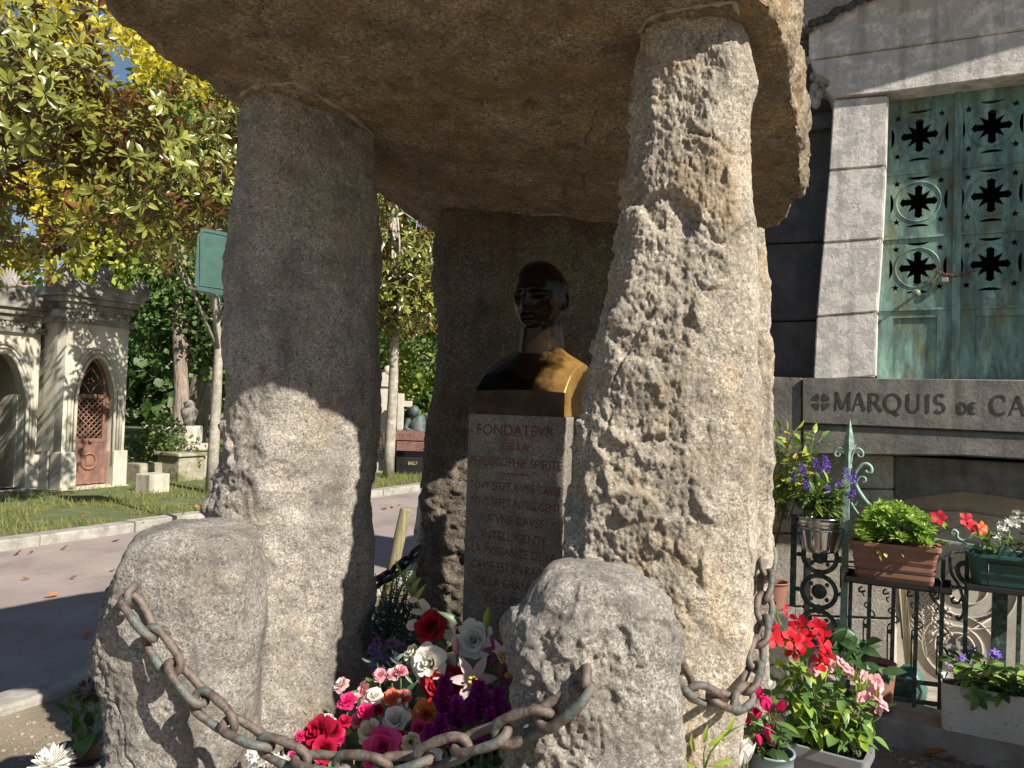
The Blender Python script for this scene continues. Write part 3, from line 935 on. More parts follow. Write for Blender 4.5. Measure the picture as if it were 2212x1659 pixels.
# ================================================================== chains
nc = NT('iron_rusty')
g = nc.noise(38, 5, 0.7); h = nc.noise(14, 4, 0.6)
c = nc.ramp(g, [(0.30, (0.045, 0.036, 0.032)), (0.46, (0.11, 0.078, 0.063)), (0.6, (0.17, 0.14, 0.12)), (0.72, (0.24, 0.10, 0.045))])
c = nc.mix(nc.ramp(h, [(0.50, 0.0), (0.62, 0.8)]), c, nc.ramp(nc.noise(50, 3), [(0.3, (0.04, 0.06, 0.055)), (0.7, (0.13, 0.165, 0.15))]))
nc.set(Base_Color=c, Roughness=nc.ramp(g, [(0.3, 0.4), (0.7, 0.75)]), Metallic=0.25)
nc.bump(nc.noise(90, 5, 0.7), 0.8, 0.004)
M['iron'] = nc.m
nck = NT('iron_black'); nck.set(Base_Color=nck.ramp(nck.noise(40, 4), [(0.3, (0.02, 0.019, 0.018)), (0.7, (0.055, 0.045, 0.038))]), Roughness=0.5, Metallic=0.4)
nck.bump(nck.noise(120, 3), 0.5, 0.002)
M['iron_black'] = nck.m
def link_mesh(L=0.162, Wd=0.084, r=0.0115, seed=0, bent=0.0):
    rd = random.Random(seed)
    pts = []
    hw, hl = Wd / 2 - r, L / 2 - r
    for k in range(28):
        an = 2 * math.pi * k / 28
        x = math.copysign(abs(math.cos(an)) ** 0.62, math.cos(an)) * hl
        y = math.copysign(abs(math.sin(an)) ** 0.9, math.sin(an)) * hw
        pts.append(Vector((x, y, bent * math.sin(an * 2) * 0.004)))
    mb = MB(True)
    mb.tube(pts, [r * (1 + 0.10 * rd.uniform(-1, 1)) for _ in pts], 10, closed=True)
    return mb.mesh('link')
LINKS = []
for i in range(4):
    me = link_mesh(seed=i, bent=i - 1.5); me.materials.append(M['iron']); LINKS.append(me)
LINKS_S = []
for i in range(3):
    me = link_mesh(0.128, 0.068, 0.0096, seed=20 + i, bent=i - 1); me.materials.append(M['iron']); LINKS_S.append(me)
LINKS_B = [link_mesh(0.15, 0.08, 0.0135, seed=9)]
LINKS_B[0].materials.append(M['iron_black'])
def chain(name, label, pts, links=LINKS, pitch=0.110, roll0=0.0, group='iron chains between the boundary stones'):
    P_ = [at(*p) for p in pts]
    # catmull
    D_ = []
    for i in range(len(P_) - 1):
        p0, p1, p2, p3 = P_[max(0, i - 1)], P_[i], P_[i + 1], P_[min(len(P_) - 1, i + 2)]
        for k in range(12):
            t = k / 12
            D_.append(0.5 * ((2 * p1) + (p2 - p0) * t + (2 * p0 - 5 * p1 + 4 * p2 - p3) * t * t + (3 * p1 - p0 - 3 * p2 + p3) * t ** 3))
    D_.append(P_[-1])
    S = [0.0]
    for a, b in zip(D_[:-1], D_[1:]): S.append(S[-1] + (b - a).length)
    tot = S[-1]
    nn = max(2, round(tot / pitch))
    def pos(s):
        s = min(max(s, 0), tot)
        for i in range(len(S) - 1):
            if S[i + 1] >= s: return D_[i].lerp(D_[i + 1], (s - S[i]) / max(1e-9, S[i + 1] - S[i]))
        return D_[-1]
    root = thing(name, label, 'chain', D_[len(D_) // 2], group)
    rd = random.Random(len(pts))
    for i in range(nn):
        s = (i + 0.5) * tot / nn
        c, t = pos(s), (pos(s + 0.03) - pos(s - 0.03)).normalized()
        ref = (c - CAM).normalized()
        y = (ref - t * ref.dot(t)).normalized()
        an = roll0 + (math.pi / 2 if i % 2 else 0) + R(38) + rd.uniform(-.16, .16)
        y = Quaternion(t, an) @ y
        z = t.cross(y)
        mt = Matrix(((t.x, y.x, z.x, c.x), (t.y, y.y, z.y, c.y), (t.z, y.z, z.z, c.z), (0, 0, 0, 1)))
        mesh_obj('link', links[i % len(links)], root, None, mt)
    return root
def staple(parent, pts, r=0.011):
    mb = MB(True); mb.tube(pts, r, 10); mb.build('staple', M['iron'], parent)
ch1 = chain('iron_chain', 'rusty iron chain sagging in front of the flowers between the two boundary stones',
      [(283, 1296, 2.07), (308, 1341, 2.05), (352, 1408, 2.03), (394, 1463, 2.01), (440, 1517, 1.99), (500, 1565, 1.96), (567, 1604, 1.93), (640, 1636, 1.90), (744, 1653, 1.86), (823, 1653, 1.83), (900, 1643, 1.80), (992, 1612, 1.76), (1050, 1594, 1.73), (1134, 1566, 1.70), (1226, 1519, 1.67), (1256, 1484, 1.665)])
staple(ch1, [at(296, 1258, 2.16), at(290, 1266, 2.08), at(277, 1280, 2.05), at(273, 1298, 2.045), at(280, 1312, 2.06)])
staple(ch1, [at(1262, 1425, 1.84), at(1266, 1434, 1.72), at(1268, 1450, 1.665), at(1264, 1478, 1.655), at(1258, 1492, 1.66)])
chain('iron_chain', 'short rusty chain swinging from the craggy stone to the right standing stone, above pink cyclamen',
      [(1462, 1436, 1.78), (1482, 1470, 1.80), (1520, 1500, 1.84), (1570, 1515, 1.90), (1606, 1506, 1.96), (1624, 1462, 2.03), (1638, 1400, 2.12), (1650, 1330, 2.22), (1655, 1260, 2.32), (1660, 1185, 2.40)], LINKS_S, 0.086)
chain('iron_chain', 'black iron chain in shade between the left and rear standing stones', [(908, 1188, 4.22), (880, 1212, 4.1), (850, 1236, 3.95), (815, 1258, 3.8), (780, 1272, 3.65)], LINKS_B)
# a third boundary stone behind the rear stone
def disp_b3(p, fx, z): return 0.012 * fbm(p, 6, 3, seed=91) + 0.007 * facets(p, 20, 1.0)
M['granite_pale'] = granite('granite_pale', (0.50, 0.48, 0.43), (0.22, 0.20, 0.17), (0.72, 0.70, 0.66), stain_amt=0.2, grain=80, lichen=0.7)
b3 = mesh_obj('boundary_stone', loft_mesh('boundary_stone', [(1060, 915, 935, 4.3, .3), (1075, 904, 950, 4.3, .8), (1150, 897, 960, 4.3), (1250, 889, 965, 4.3), (1500, 880, 970, 4.3), (1515, 880, 970, 4.3)], [(0, .06), (.2, 0), (.8, 0), (1, .08), (.9, .2), (.1, .2)], 80, 0.02, disp_b3), None, M['granite_pale'])
tag(b3, 'slim mottled pale stone at the left edge of the rear standing stone', 'stone', 'chained boundary stones')
# leaning wooden post
nw = NT('wood_weathered')
co = nw.mapping((22, 22, 1.6))
c = nw.ramp(nw.noise(3, 5, 0.6, co=co), [(0.3, (0.11, 0.09, 0.05)), (0.5, (0.23, 0.19, 0.11)), (0.7, (0.36, 0.31, 0.20))])
c = nw.mix(nw.ramp(nw.noise(5, 4), [(0.45, 0.0), (0.65, 0.6)]), c, (0.13, 0.16, 0.05))
nw.set(Base_Color=c, Roughness=0.85); nw.bump(nw.noise(4, 4, co=co), 0.5, 0.004)
M['wood'] = nw.m
top, bot = at(877, 1098, 6.0), at(828, 1322, 6.0)
mb = MB(True)
ax = (top - bot)
mb.lathe(bot, [(0.045, -0.1), (0.046, ax.length * 0.5), (0.044, ax.length - 0.012), (0.036, ax.length)], ax, 18)
tag(mb.build('wooden_post', M['wood']), 'leaning round wooden post at the road edge, seen between the stones', 'post')
# ================================================================== the neighbouring tomb on the right
FP0 = at(1760, 815, 4.75)
def fac(px, py, off=0.0): return on_plane(px, py, FP0 + V * off, V)
def fs(p): return (p - FP0).dot(U)
def FA(s, z, off=0.0):
    q = FP0 + U * s + V * off
    return Vector((q.x, q.y, z))
def stone_mat(name, c1, c2, c3, scale=6.0, bump=0.6, streak=0.5, bscale=45):
    n = NT(name)
    c = n.ramp(n.noise(scale, 6, 0.68), [(0.3, c1), (0.5, c2), (0.7, c3)])
    c = n.mix(0.55, c, n.ramp(n.noise(150, 2, 0.6), [(0.3, 0.55), (0.65, 1.15)]), 'MULTIPLY')
    if streak > 0:
        st = n.ramp(n.noise(2.2, 5, 0.6, co=n.mapping((5, 5, 0.5))), [(0.45, 0.0), (0.7, streak)])
        c = n.mix(st, c, (0.045, 0.042, 0.04))
    n.set(Base_Color=c, Roughness=0.88)
    n.bump(n.mix(0.6, n.noise(bscale, 5, 0.72), n.noise(9, 3)), bump, 0.012)
    return n.m
def tomb_mat():
    n = NT('limestone_pale')
    pt = n.ramp(n.noise(9, 9, 0.76), [(0.45, 0.0), (0.56, 1.0)])
    c = n.mix(pt, n.ramp(n.noise(20, 4), [(0.3, (0.43, 0.41, 0.385)), (0.7, (0.52, 0.495, 0.465))]), n.ramp(n.noise(30, 4), [(0.3, (0.60, 0.56, 0.51)), (0.7, (0.76, 0.72, 0.66))]))
    c = n.mix(n.ramp(n.noise(2.2, 5, 0.6, co=n.mapping((5, 5, 0.5))), [(0.5, 0.0), (0.70, 0.45)]), c, (0.07, 0.065, 0.06))
    n.set(Base_Color=c, Roughness=0.9)
    n.bump(n.mix(0.5, n.noise(60, 6, 0.75), pt), 0.7, 0.010)
    return n.m
M['tomb'] = tomb_mat()
M['tomb_patina'] = stone_mat('limestone_grey_patina', (0.27, 0.25, 0.24), (0.39, 0.365, 0.345), (0.52, 0.485, 0.45), streak=0.3)
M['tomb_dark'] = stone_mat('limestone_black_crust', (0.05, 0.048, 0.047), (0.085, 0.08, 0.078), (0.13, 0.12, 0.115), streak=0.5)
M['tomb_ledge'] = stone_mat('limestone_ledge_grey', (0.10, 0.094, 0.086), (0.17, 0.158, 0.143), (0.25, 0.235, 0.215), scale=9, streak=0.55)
M['tomb_low'] = granite('granite_wall', (0.62, 0.565, 0.49), (0.36, 0.32, 0.275), (0.80, 0.75, 0.68), stain_amt=0.45, grain=170, lichen=0.15)
M['marble'] = stone_mat('marble_cream', (0.42, 0.38, 0.32), (0.52, 0.48, 0.41), (0.58, 0.54, 0.47), bump=0.15, streak=0.15)
M['step'] = stone_mat('step_stone', (0.23, 0.205, 0.18), (0.32, 0.29, 0.255), (0.40, 0.37, 0.33), bump=0.35, streak=0.3)
tomb = thing('mausoleum', 'grey stone mausoleum with a green bronze double door and carved ledge, at right', 'tomb', FA(0.8, 0, 0.6))
def quad_block(pts, depth, name, mat, off=0.0, parent=tomb, gap=0.0, bev=0.006):
    """pixel polygon on the facade plane at 'off', pushed back by depth"""
    loop = [fac(px, py, off) for px, py in pts]
    c = sum(loop, Vector()) / len(loop)
    if gap: loop = [p + (c - p).normalized() * gap for p in loop]
    mb = MB(); mb.prism(loop, V * depth)
    o = mb.build(name, mat, parent)
    bm = bmesh.new(); bm.from_mesh(o.data)
    bmesh.ops.bevel(bm, geom=bm.edges[:], offset=bev, segments=2, affect='EDGES')
    bm.to_mesh(o.data); bm.free()
    return o
# left jamb blocks, battered
jl = [(212, 1800, 1920), (365, 1790, 1914), (522, 1777, 1906), (681, 1763, 1895), (820, 1756, 1891)]
for (y0, l0, r0), (y1, l1, r1) in zip(jl[:-1], jl[1:]):
    sl0, sl1 = -0.045, -0.045
    quad_block([(l0, y0 + 3), (r0, y0 - 7), (r1, y1 - 7), (l1, y1 + 3)], 0.55, 'jamb_block', M['tomb'], 0.0, gap=0.0025, bev=0.008)
# right jamb, outside the picture but it shades the door
jr = [(105, 2278, 2420), (300, 2272, 2425), (510, 2266, 2430), (681, 2262, 2435), (828, 2260, 2440)]
for (y0, l0, r0), (y1, l1, r1) in zip(jr[:-1], jr[1:]):
    quad_block([(l0, y0), (r0, y0 - 12), (r1, y1 - 8), (l1, y1)], 0.55, 'jamb_block', M['tomb'], 0.0, gap=0.0025, bev=0.008)
# lintel: lower course with a scrolled end, upper raking course
quad_block([(1800, 210), (1782, 192), (1791, 183), (1790, 172), (1762, 158), (1754, 146), (1752, 131), (2420, 36), (2420, 118), (2212, 159), (1920, 198)], 0.6, 'lintel', M['tomb'], -0.02, bev=0.005)
quad_block([(1747, 129), (1747, 68), (1890, -6), (2060, -98), (2420, -60), (2420, 34)], 0.6, 'lintel', M['tomb'], -0.03, bev=0.005)
# carved garland along the raking edge, and a bunch at its foot
mb = MB(True)
rd = random.Random(4)
A_, B_ = fac(1722, 76, -0.05), fac(2060, -104, -0.05)
for i in range(46):
    p = A_.lerp(B_, i / 45)
    mb.sphere(p + Vector((0, 0, rd.uniform(-.012, .012))) - V * rd.uniform(0, .03), rd.uniform(.022, .034), 8, 5, (1, 1, .8))
for i in range(16):
    p = fac(1722 + rd.uniform(-4, 22), 92 + rd.uniform(-14, 22), 0.02)
    mb.sphere(p, rd.uniform(.02, .03), 8, 5)
mb.build('garland', M['tomb_dark'], tomb)
mb = MB()   # unseen raking cornice added beyond the picture top, shaped to shade the lintel
loop = [fac(1905, -14, 0), fac(2080, -30, 0), fac(2700, -230, 0), fac(2700, -300, 0), fac(2080, -110, 0), fac(1890, -70, 0)]
mb.prism([p - V * 0.20 for p in loop], V * 0.9); mb.build('cornice', M['tomb_patina'], tomb)
# leaf bracket at the scrolled end
mb = MB(True)
for i, (x, y, r_) in enumerate(((1757, 165, .022), (1768, 172, .026), (1777, 182, .022), (1760, 190, .03), (1770, 205, .03), (1763, 222, .03), (1752, 208, .026), (1780, 196, .016))):
    mb.sphere(fac(x, y, 0.10), r_, 10, 6, (1, 1.2, 1.3))
mb.build('bracket', M['tomb_patina'], tomb)
# side wall set back to the left of the jamb, black with crust
def wallq(pts, off, depth, name, mat, gap=0.003): return quad_block(pts, depth, name, mat, off, gap=gap, bev=0.006)
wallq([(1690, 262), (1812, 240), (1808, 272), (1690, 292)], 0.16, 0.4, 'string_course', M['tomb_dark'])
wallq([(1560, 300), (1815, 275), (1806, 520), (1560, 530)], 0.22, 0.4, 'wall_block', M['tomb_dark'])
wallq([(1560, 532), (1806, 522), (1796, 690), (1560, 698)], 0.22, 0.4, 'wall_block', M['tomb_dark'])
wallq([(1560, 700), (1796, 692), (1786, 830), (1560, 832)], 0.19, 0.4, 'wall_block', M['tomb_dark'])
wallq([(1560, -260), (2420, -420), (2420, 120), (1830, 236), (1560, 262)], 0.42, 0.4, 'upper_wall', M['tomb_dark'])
# ledge with the carved name
LO = -0.40
quad_block([(1600, 811), (1731, 816), (1731, 982), (1600, 977)], 0.75, 'ledge', M['tomb_ledge'], LO + 0.012, bev=0.004)
quad_block([(1733, 816), (2420, 826), (2420, 944), (1733, 914)], 0.75, 'ledge', M['tomb_ledge'], LO - 0.004, bev=0.005)
quad_block([(1733, 915.5), (2420, 946), (2420, 1010), (2212, 993), (2080, 985), (1950, 984), (1733, 981)], 0.75, 'ledge', M['tomb_ledge'], LO + 0.010, bev=0.008)
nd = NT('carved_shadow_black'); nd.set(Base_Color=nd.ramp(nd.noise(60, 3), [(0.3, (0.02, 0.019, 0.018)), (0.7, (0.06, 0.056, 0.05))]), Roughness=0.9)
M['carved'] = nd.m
LP = LO - 0.006
def strokes(parent, polys, a, du, dz, mat, w, wt, name='lettering'):
    """letters built of flat strokes with serifs; polys in letter units (0..w, 0..1)"""
    mb = MB()
    for p, q, thick in polys:
        p3, q3 = a + du * p[0] + dz * p[1], a + du * q[0] + dz * q[1]
        t = (q3 - p3)
        if t.length < 1e-6: continue
        side = t.normalized().cross(V) * (thick * 0.5)
        mb.add([p3 - side, p3 + side, q3 + side, q3 - side], [(0, 1, 2, 3)])
    return mb.build(name, mat, parent)
def arc(cx, cy, rx, ry, a0, a1, n=12):
    return [(cx + rx * math.cos(R(a0 + (a1 - a0) * i / n)), cy + ry * math.sin(R(a0 + (a1 - a0) * i / n))) for i in range(n + 1)]
def poly(pts, t): return [(p, q, t) for p, q in zip(pts[:-1], pts[1:])]
TK, TN = 0.016, 0.0075
def serif(x, y, w=0.16): return [((x - w / 2, y), (x + w / 2, y), TN * 0.9)]
GL = {
 'M': (1.05, [((.12, 0), (.15, 1), TN), ((.15, 1), (.52, .05), TK), ((.52, .05), (.90, 1), TN), ((.90, 1), (.93, 0), TK)] + serif(.12, 0) + serif(.93, 0) + serif(.12, 1) + serif(.93, 1)),
 'A': (0.9, [((.06, 0), (.44, 1), TN), ((.44, 1), (.84, 0), TK), ((.2, .36), (.7, .36), TN)] + serif(.06, 0) + serif(.84, 0)),
 'R': (0.85, [((.14, 0), (.14, 1), TK)] + poly([(.14, .99)] + arc(.4, .75, .24, .24, 90, -90) + [(.14, .5)], TN * 1.4) + [((.42, .5), (.84, 0), TK)] + serif(.14, 0) + serif(.1, 1)),
 'Q': (1.05, poly(arc(.5, .5, .44, .5, 0, 360, 22), TK * .85) + [((.5, .05), (.86, -.2), TK)]),
 'U': (0.95, [((.14, 1), (.14, .32), TK), ((.8, 1), (.8, .32), TN)] + poly(arc(.47, .32, .33, .32, 180, 360), TN * 1.5) + serif(.14, 1) + serif(.8, 1)),
 'I': (0.42, [((.2, 0), (.2, 1), TK)] + serif(.2, 0) + serif(.2, 1)),
 'S': (0.72, poly(arc(.34, .74, .26, .26, 30, 270) + arc(.34, .25, .28, .25, 90, -150), TK * .85)),
 'D': (1.0, [((.14, 0), (.14, 1), TK)] + poly([(.14, 1)] + arc(.4, .5, .46, .5, 90, -90) + [(.14, 0)], TN * 1.6)),
 'E': (0.8, [((.14, 0), (.14, 1), TK), ((.1, 1), (.7, 1), TN), ((.14, .52), (.56, .52), TN), ((.1, 0), (.72, 0), TN)]),
 'C': (0.92, poly(arc(.5, .5, .44, .5, 50, 310, 18), TK * .9) + [((.78, .88), (.80, .68), TN)]),
}
def carve(s, pxs, py, hpx):
    """each letter between two pixel x; py baseline"""
    for ch, (l, r, yb) in zip(s, pxs):
        a, b = fac(l, yb, LP), fac(r, yb, LP)
        w, pl = GL[ch]
        du = U * ((b - a).dot(U) / w)
        h = hpx * (a - CAM).length / 1661 / 1.02
        strokes(tomb, pl, a, du, Z * h, M['carved'], w, 0)
carve("MARQUIS", [(1801, 1839, 885), (1841, 1869, 886), (1874, 1905, 888), (1909, 1949, 889), (1956, 1990, 890), (1997, 2011, 891), (2017, 2044, 891)], 0, 35)
carve("DE", [(2068, 2092, 893), (2094, 2111, 893)], 0, 20)
carve("CA", [(2138, 2176, 895), (2180, 2216, 896)], 0, 35)
# the cross in a roundel before the name
mb = MB()
cc = fac(1773, 868, LP)
ru, rz = 0.050, 0.050
for k in range(4):
    a0 = R(90 * k)
    def rp(r_, a): return cc + U * (ru * r_ * math.cos(a)) + Z * (rz * r_ * math.sin(a))
    am = a0 + R(45)
    mb.add([rp(.16, am)] + [rp(1.0, am + R(d)) for d in (-33, -18, 0, 18, 33)], [(0, 1, 2, 3, 4, 5)])
mb.build('cross_emblem', M['carved'], tomb)
# recess interior and floor behind the door
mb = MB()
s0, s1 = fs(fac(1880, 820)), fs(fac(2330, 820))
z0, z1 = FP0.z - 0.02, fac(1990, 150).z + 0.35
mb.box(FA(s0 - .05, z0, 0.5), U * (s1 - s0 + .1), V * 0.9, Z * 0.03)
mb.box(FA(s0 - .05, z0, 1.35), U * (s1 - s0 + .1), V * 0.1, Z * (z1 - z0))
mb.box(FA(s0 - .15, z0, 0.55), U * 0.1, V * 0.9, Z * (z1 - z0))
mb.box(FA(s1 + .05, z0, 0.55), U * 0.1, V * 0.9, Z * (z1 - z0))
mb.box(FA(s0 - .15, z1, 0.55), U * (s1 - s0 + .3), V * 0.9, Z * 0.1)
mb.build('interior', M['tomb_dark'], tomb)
mb = MB(); mb.box(FA(s0 - .3, z0 - 0.07, -0.02), U * (s1 - s0 + .6), V * 0.6, Z * 0.085); mb.build('threshold', M['tomb_patina'], tomb)

# ---- bronze door
nv = NT('bronze_verdigris')
st = nv.noise(3, 6, 0.7, 0.4, co=nv.mapping((3.2, 3.2, 0.8)))
c = nv.ramp(st, [(0.28, (0.042, 0.062, 0.06)), (0.44, (0.10, 0.175, 0.155)), (0.58, (0.20, 0.345, 0.29)), (0.70, (0.29, 0.47, 0.39))])
c = nv.mix(nv.ramp(nv.noise(4.2, 5, 0.65, co=nv.mapping((2.5, 2.5, 1))), [(0.50, 0.0), (0.68, 0.75)]), c, (0.16, 0.145, 0.05))
c = nv.mix(nv.ramp(nv.noise(26, 5, 0.7, co=nv.mapping((1, 1, 0.35))), [(0.5, 0.0), (0.7, 0.6)]), c, (0.03, 0.034, 0.033))
nv.set(Base_Color=c, Roughness=0.55, Metallic=0.15); nv.bump(nv.noise(60, 4), 0.25, 0.003)
M['verdigris'] = nv.m
DO = 0.14
def pierced(name, rect, holes, off, thick, mat, parent):
    cu = bpy.data.curves.new(name, 'CURVE'); cu.dimensions = '2D'; cu.fill_mode = 'BOTH'; cu.extrude = thick / 2
    for lp in [rect] + holes:
        sp = cu.splines.new('POLY'); sp.points.add(len(lp) - 1)
        for k, p in enumerate(lp): sp.points[k].co = (p[0], p[1], 0, 1)
        sp.use_cyclic_u = True
    o = bpy.data.objects.new(name, cu); COL.objects.link(o)
    me = bpy.data.meshes.new_from_object(o.evaluated_get(bpy.context.evaluated_depsgraph_get()))
    bpy.data.objects.remove(o); bpy.data.curves.remove(cu)
    v = np.empty(len(me.vertices) * 3, np.float32); me.vertices.foreach_get('co', v); v = v.reshape(-1, 3)
    me.vertices.foreach_set('co', np.array([list(FA(p[0], p[1], off + p[2])) for p in v], np.float32).ravel())
    me.materials.clear(); me.update()
    return mesh_obj(name, me, parent, mat)
def cross_holes(cx, cz, r):
    H = []
    # cross with flared trefoil tips + diagonal rays: one 16-corner star outline
    pts = []
    for k in range(4):
        a = R(90 * k)
        c_, s_ = math.cos(a), math.sin(a)
        loc = [(0.235, -0.20), (0.78, -0.20), (0.84, -0.27), (0.97, -0.14), (1.04, 0), (0.97, 0.14), (0.84, 0.27), (0.78, 0.20), (0.42, 0.20), (0.64, 0.64), (0.20, 0.42)]
        loc = [(0.42, -0.20)] + loc[1:8] + [(0.42, 0.20), (0.66, 0.66)]
        for x, y in loc: pts.append((cx + r * (x * c_ - y * s_), cz + r * (x * s_ + y * c_)))
    H.append(pts)
    for sx in (-1, 1):
        for sz in (-1, 1):
            q = []
            for k in range(10):
                a = R(90 + 36 * k); rr = 0.24 * r if k % 2 == 0 else 0.10 * r
                q.append((cx + sx * 1.20 * r + rr * math.cos(a), cz + sz * 1.20 * r + rr * math.sin(a)))
            H.append(q)
    for k in range(4):
        a = R(90 * k); c_, s_ = math.cos(a), math.sin(a)
        q = [(1.50, -0.58), (1.40, -0.30), (1.37, 0), (1.40, 0.30), (1.50, 0.58), (1.56, 0.58), (1.56, -0.58)]
        H.append([(cx + r * (x * c_ - y * s_), cz + r * (x * s_ + y * c_)) for x, y in q])
    return H
dr_l, dr_r = fs(fac(1896, 700, DO)), fs(fac(2300, 700, DO))
mid = fs(fac(2066, 600, DO))
ztop = fac(2000, 150, DO).z
zrow = [fac(1983, y, DO).z for y in (205, 372, 512, 668, 822)]
zc = [fac(1985, y, DO).z for y in (292, 435, 578)]
rr = 0.098
for li, (sa, sb) in enumerate(((dr_l, mid - 0.012), (mid + 0.014, dr_r))):
    leaf = tag(mesh_obj('door', bpy.data.meshes.new('door'), tomb), 'verdigris bronze door leaf pierced with crosses')
    cs = fs(fac(1984 if li == 0 else 2141, 435, DO))
    for k in range(3):
        rect = [(sa, zrow[k + 1] + 0.004), (sb, zrow[k + 1] + 0.004), (sb, zrow[k] if k else ztop + .1), (sa, zrow[k] if k else ztop + .1)]
        pierced('door_panel', rect, cross_holes(cs, zc[k], rr), DO + 0.012, 0.016, M['verdigris'], leaf)
        mb = MB(True)
        mb.tube([FA(cs + rr * 1.22 * math.cos(R(10 * q)), zc[k] + rr * 1.22 * math.sin(R(10 * q)), DO + 0.003) for q in range(36)], 0.0045, 6, closed=True)
        mb.build('ring_moulding', M['verdigris'], leaf)
    for k in (1, 2, 3):
        mb = MB(); mb.box(FA(sa, zrow[k] - 0.006, DO - 0.006), U * (sb - sa), V * 0.02, Z * 0.014)
        mb.build('rail', M['verdigris'], leaf)
    mb = MB()
    zb, zt = zrow[4], zrow[3]
    mb.box(FA(sa, zb, DO + 0.004), U * 0.085, V * 0.02, Z * (zt - zb))
    mb.box(FA(sb - 0.085, zb, DO + 0.004), U * 0.085, V * 0.02, Z * (zt - zb))
    mb.box(FA(sa + 0.085, zt - 0.05, DO + 0.004), U * (sb - sa - 0.17), V * 0.02, Z * 0.05)
    mb.build('frame', M['verdigris'], leaf)
    mb = MB(); mb.box(FA(sa + 0.083, zb, DO + 0.016), U * (sb - sa - 0.166), V * 0.012, Z * (zt - zb - 0.047), 0.006); mb.build('door_panel', M['verdigris'], leaf)
    if li == 0:
        mb = MB(True); kc = fac(1979, 637, DO); mb.lathe(kc, [(0.008, 0), (0.008, 0.05), (0.022, 0.056), (0.026, 0.068), (0.022, 0.08), (0.006, 0.086)], -V, 16); mb.build('knob', M['verdigris'], leaf)
    else:
        mb = MB(True); mb.lathe(fac(2142, 637, DO), [(0.028, -0.004), (0.028, 0.008), (0.02, 0.012), (0.006, 0.012)], -V, 16); mb.build('knob_plate', M['verdigris'], leaf)
mb = MB(); mb.box(FA(mid - 0.022, zrow[4], DO - 0.016), U * 0.044, V * 0.026, Z * (ztop - zrow[4] + .1), 0.005); mb.build('meeting_post', M['verdigris'], tomb)
# small chain and padlock on the door
dc = thing('door_chain', 'thin rusty chain with a padlock joining the two bronze door leaves', 'chain', fac(2075, 585, DO - .02))
A_, B_ = fac(2017, 583, DO - 0.01), fac(2108, 583, DO - 0.01)
sm = link_mesh(0.030, 0.018, 0.0028, 3); nru = NT('rust_brown'); nru.set(Base_Color=nru.ramp(nru.noise(60, 4), [(0.3, (0.06, 0.03, 0.018)), (0.7, (0.2, 0.085, 0.04))]), Roughness=0.85)
M['rust'] = nru.m
sm.materials.append(M['rust'])
for i in range(13):
    t = (i + .5) / 13
    c_ = A_.lerp(B_, t) - Z * (0.035 * 4 * t * (1 - t)) - V * 0.01
    mesh_obj('link', sm, dc, None, frame(c_, (B_ - A_) - Z * ((1 - 2 * t) * 0.12), Z if i % 2 else V))
mb = MB(); pc = fac(2041, 602, DO - 0.035); mb.box(pc - U * 0.018 - Z * 0.02, U * 0.036, V * 0.016, Z * 0.028, 0.004)
npl = NT('padlock_metal'); npl.set(Base_Color=(0.35, 0.33, 0.28), Metallic=0.6, Roughness=0.5); mb.build('padlock', npl.m, dc)

# ---- wall below the ledge
WO = -0.20
for pts in ([(1600, 975), (1737, 980), (1737, 1152), (1600, 1150)], [(1739, 980), (1932, 985), (1932, 1056), (1739, 1054)], [(1739, 1056), (1932, 1058), (1932, 1215), (1739, 1212)],
            [(1600, 1152), (1737, 1154), (1737, 1310), (1600, 1305)], [(1739, 1214), (1932, 1217), (1932, 1336), (1739, 1329)], [(1600, 1307), (1737, 1312), (1737, 1560), (1600, 1550)], [(1739, 1331), (1932, 1338), (1932, 1580), (1739, 1562)]):
    wallq(pts, WO, 0.5, 'wall_block', M['tomb_low'], gap=0.0015)
mb = MB(); mb.box(FA(fs(fac(1932, 1200, WO)) - 0.02, 0, WO + 0.40), U * 1.6, V * 0.2, Z * 1.62); mb.build('niche_wall', M['marble'], tomb)
# low pointed arch over the niche
quad_block([(1932, 985), (2420, 1012), (2420, 1110), (2240, 1085), (2140, 1069), (2080, 1062), (1990, 1073), (1932, 1084)], 0.4, 'niche_arch', M['tomb_ledge'], WO - 0.01, bev=0.006)
# carved medallions on the niche wall
mb = MB(True)
NO = WO + 0.395
def rnd(px, py, rpx, n=32):
    c_ = fac(px, py, NO); r_ = rpx * (c_ - CAM).length / 1661 / 1.08
    return [c_ + U * (r_ * math.cos(2 * math.pi * k / n)) + Z * (r_ * math.sin(2 * math.pi * k / n)) for k in range(n)]
for px, py, r_ in ((2087, 1265, 84), (2087, 1265, 62), (2087, 1265, 36), (2070, 1398, 62), (2070, 1398, 40), (2070, 1398, 27)):
    mb.tube(rnd(px, py, r_), 0.006, 6, closed=True)
for a, b in (((1985, 1250), (2000, 1420)), ((2000, 1420), (2150, 1330)), ((1995, 1160), (1987, 1105)), ((1987, 1105), (2090, 1106)), ((2090, 1106), (2190, 1125))):
    mb.tube([fac(*a, NO), fac(*b, NO)], 0.005, 6)
rd = random.Random(7)
for i in range(26):     # palm leaf
    t = i / 26
    p = fac(1995, 1245 + 160 * t, NO)
    sg = 1 if i % 2 else -1
    mb.tube([p, p + U * (sg * 0.07) + Z * 0.085], [0.006, 0.002], 5)
for i in range(60):
    p = fac(2030 + rd.uniform(-22, 26), 1335 + rd.uniform(-25, 45), NO)
    mb.sphere(p, rd.uniform(.006, .012), 6, 4)
mb.build('carved_relief', M['marble'], tomb)
mb = MB()
cc = fac(2070, 1398, NO - 0.008)
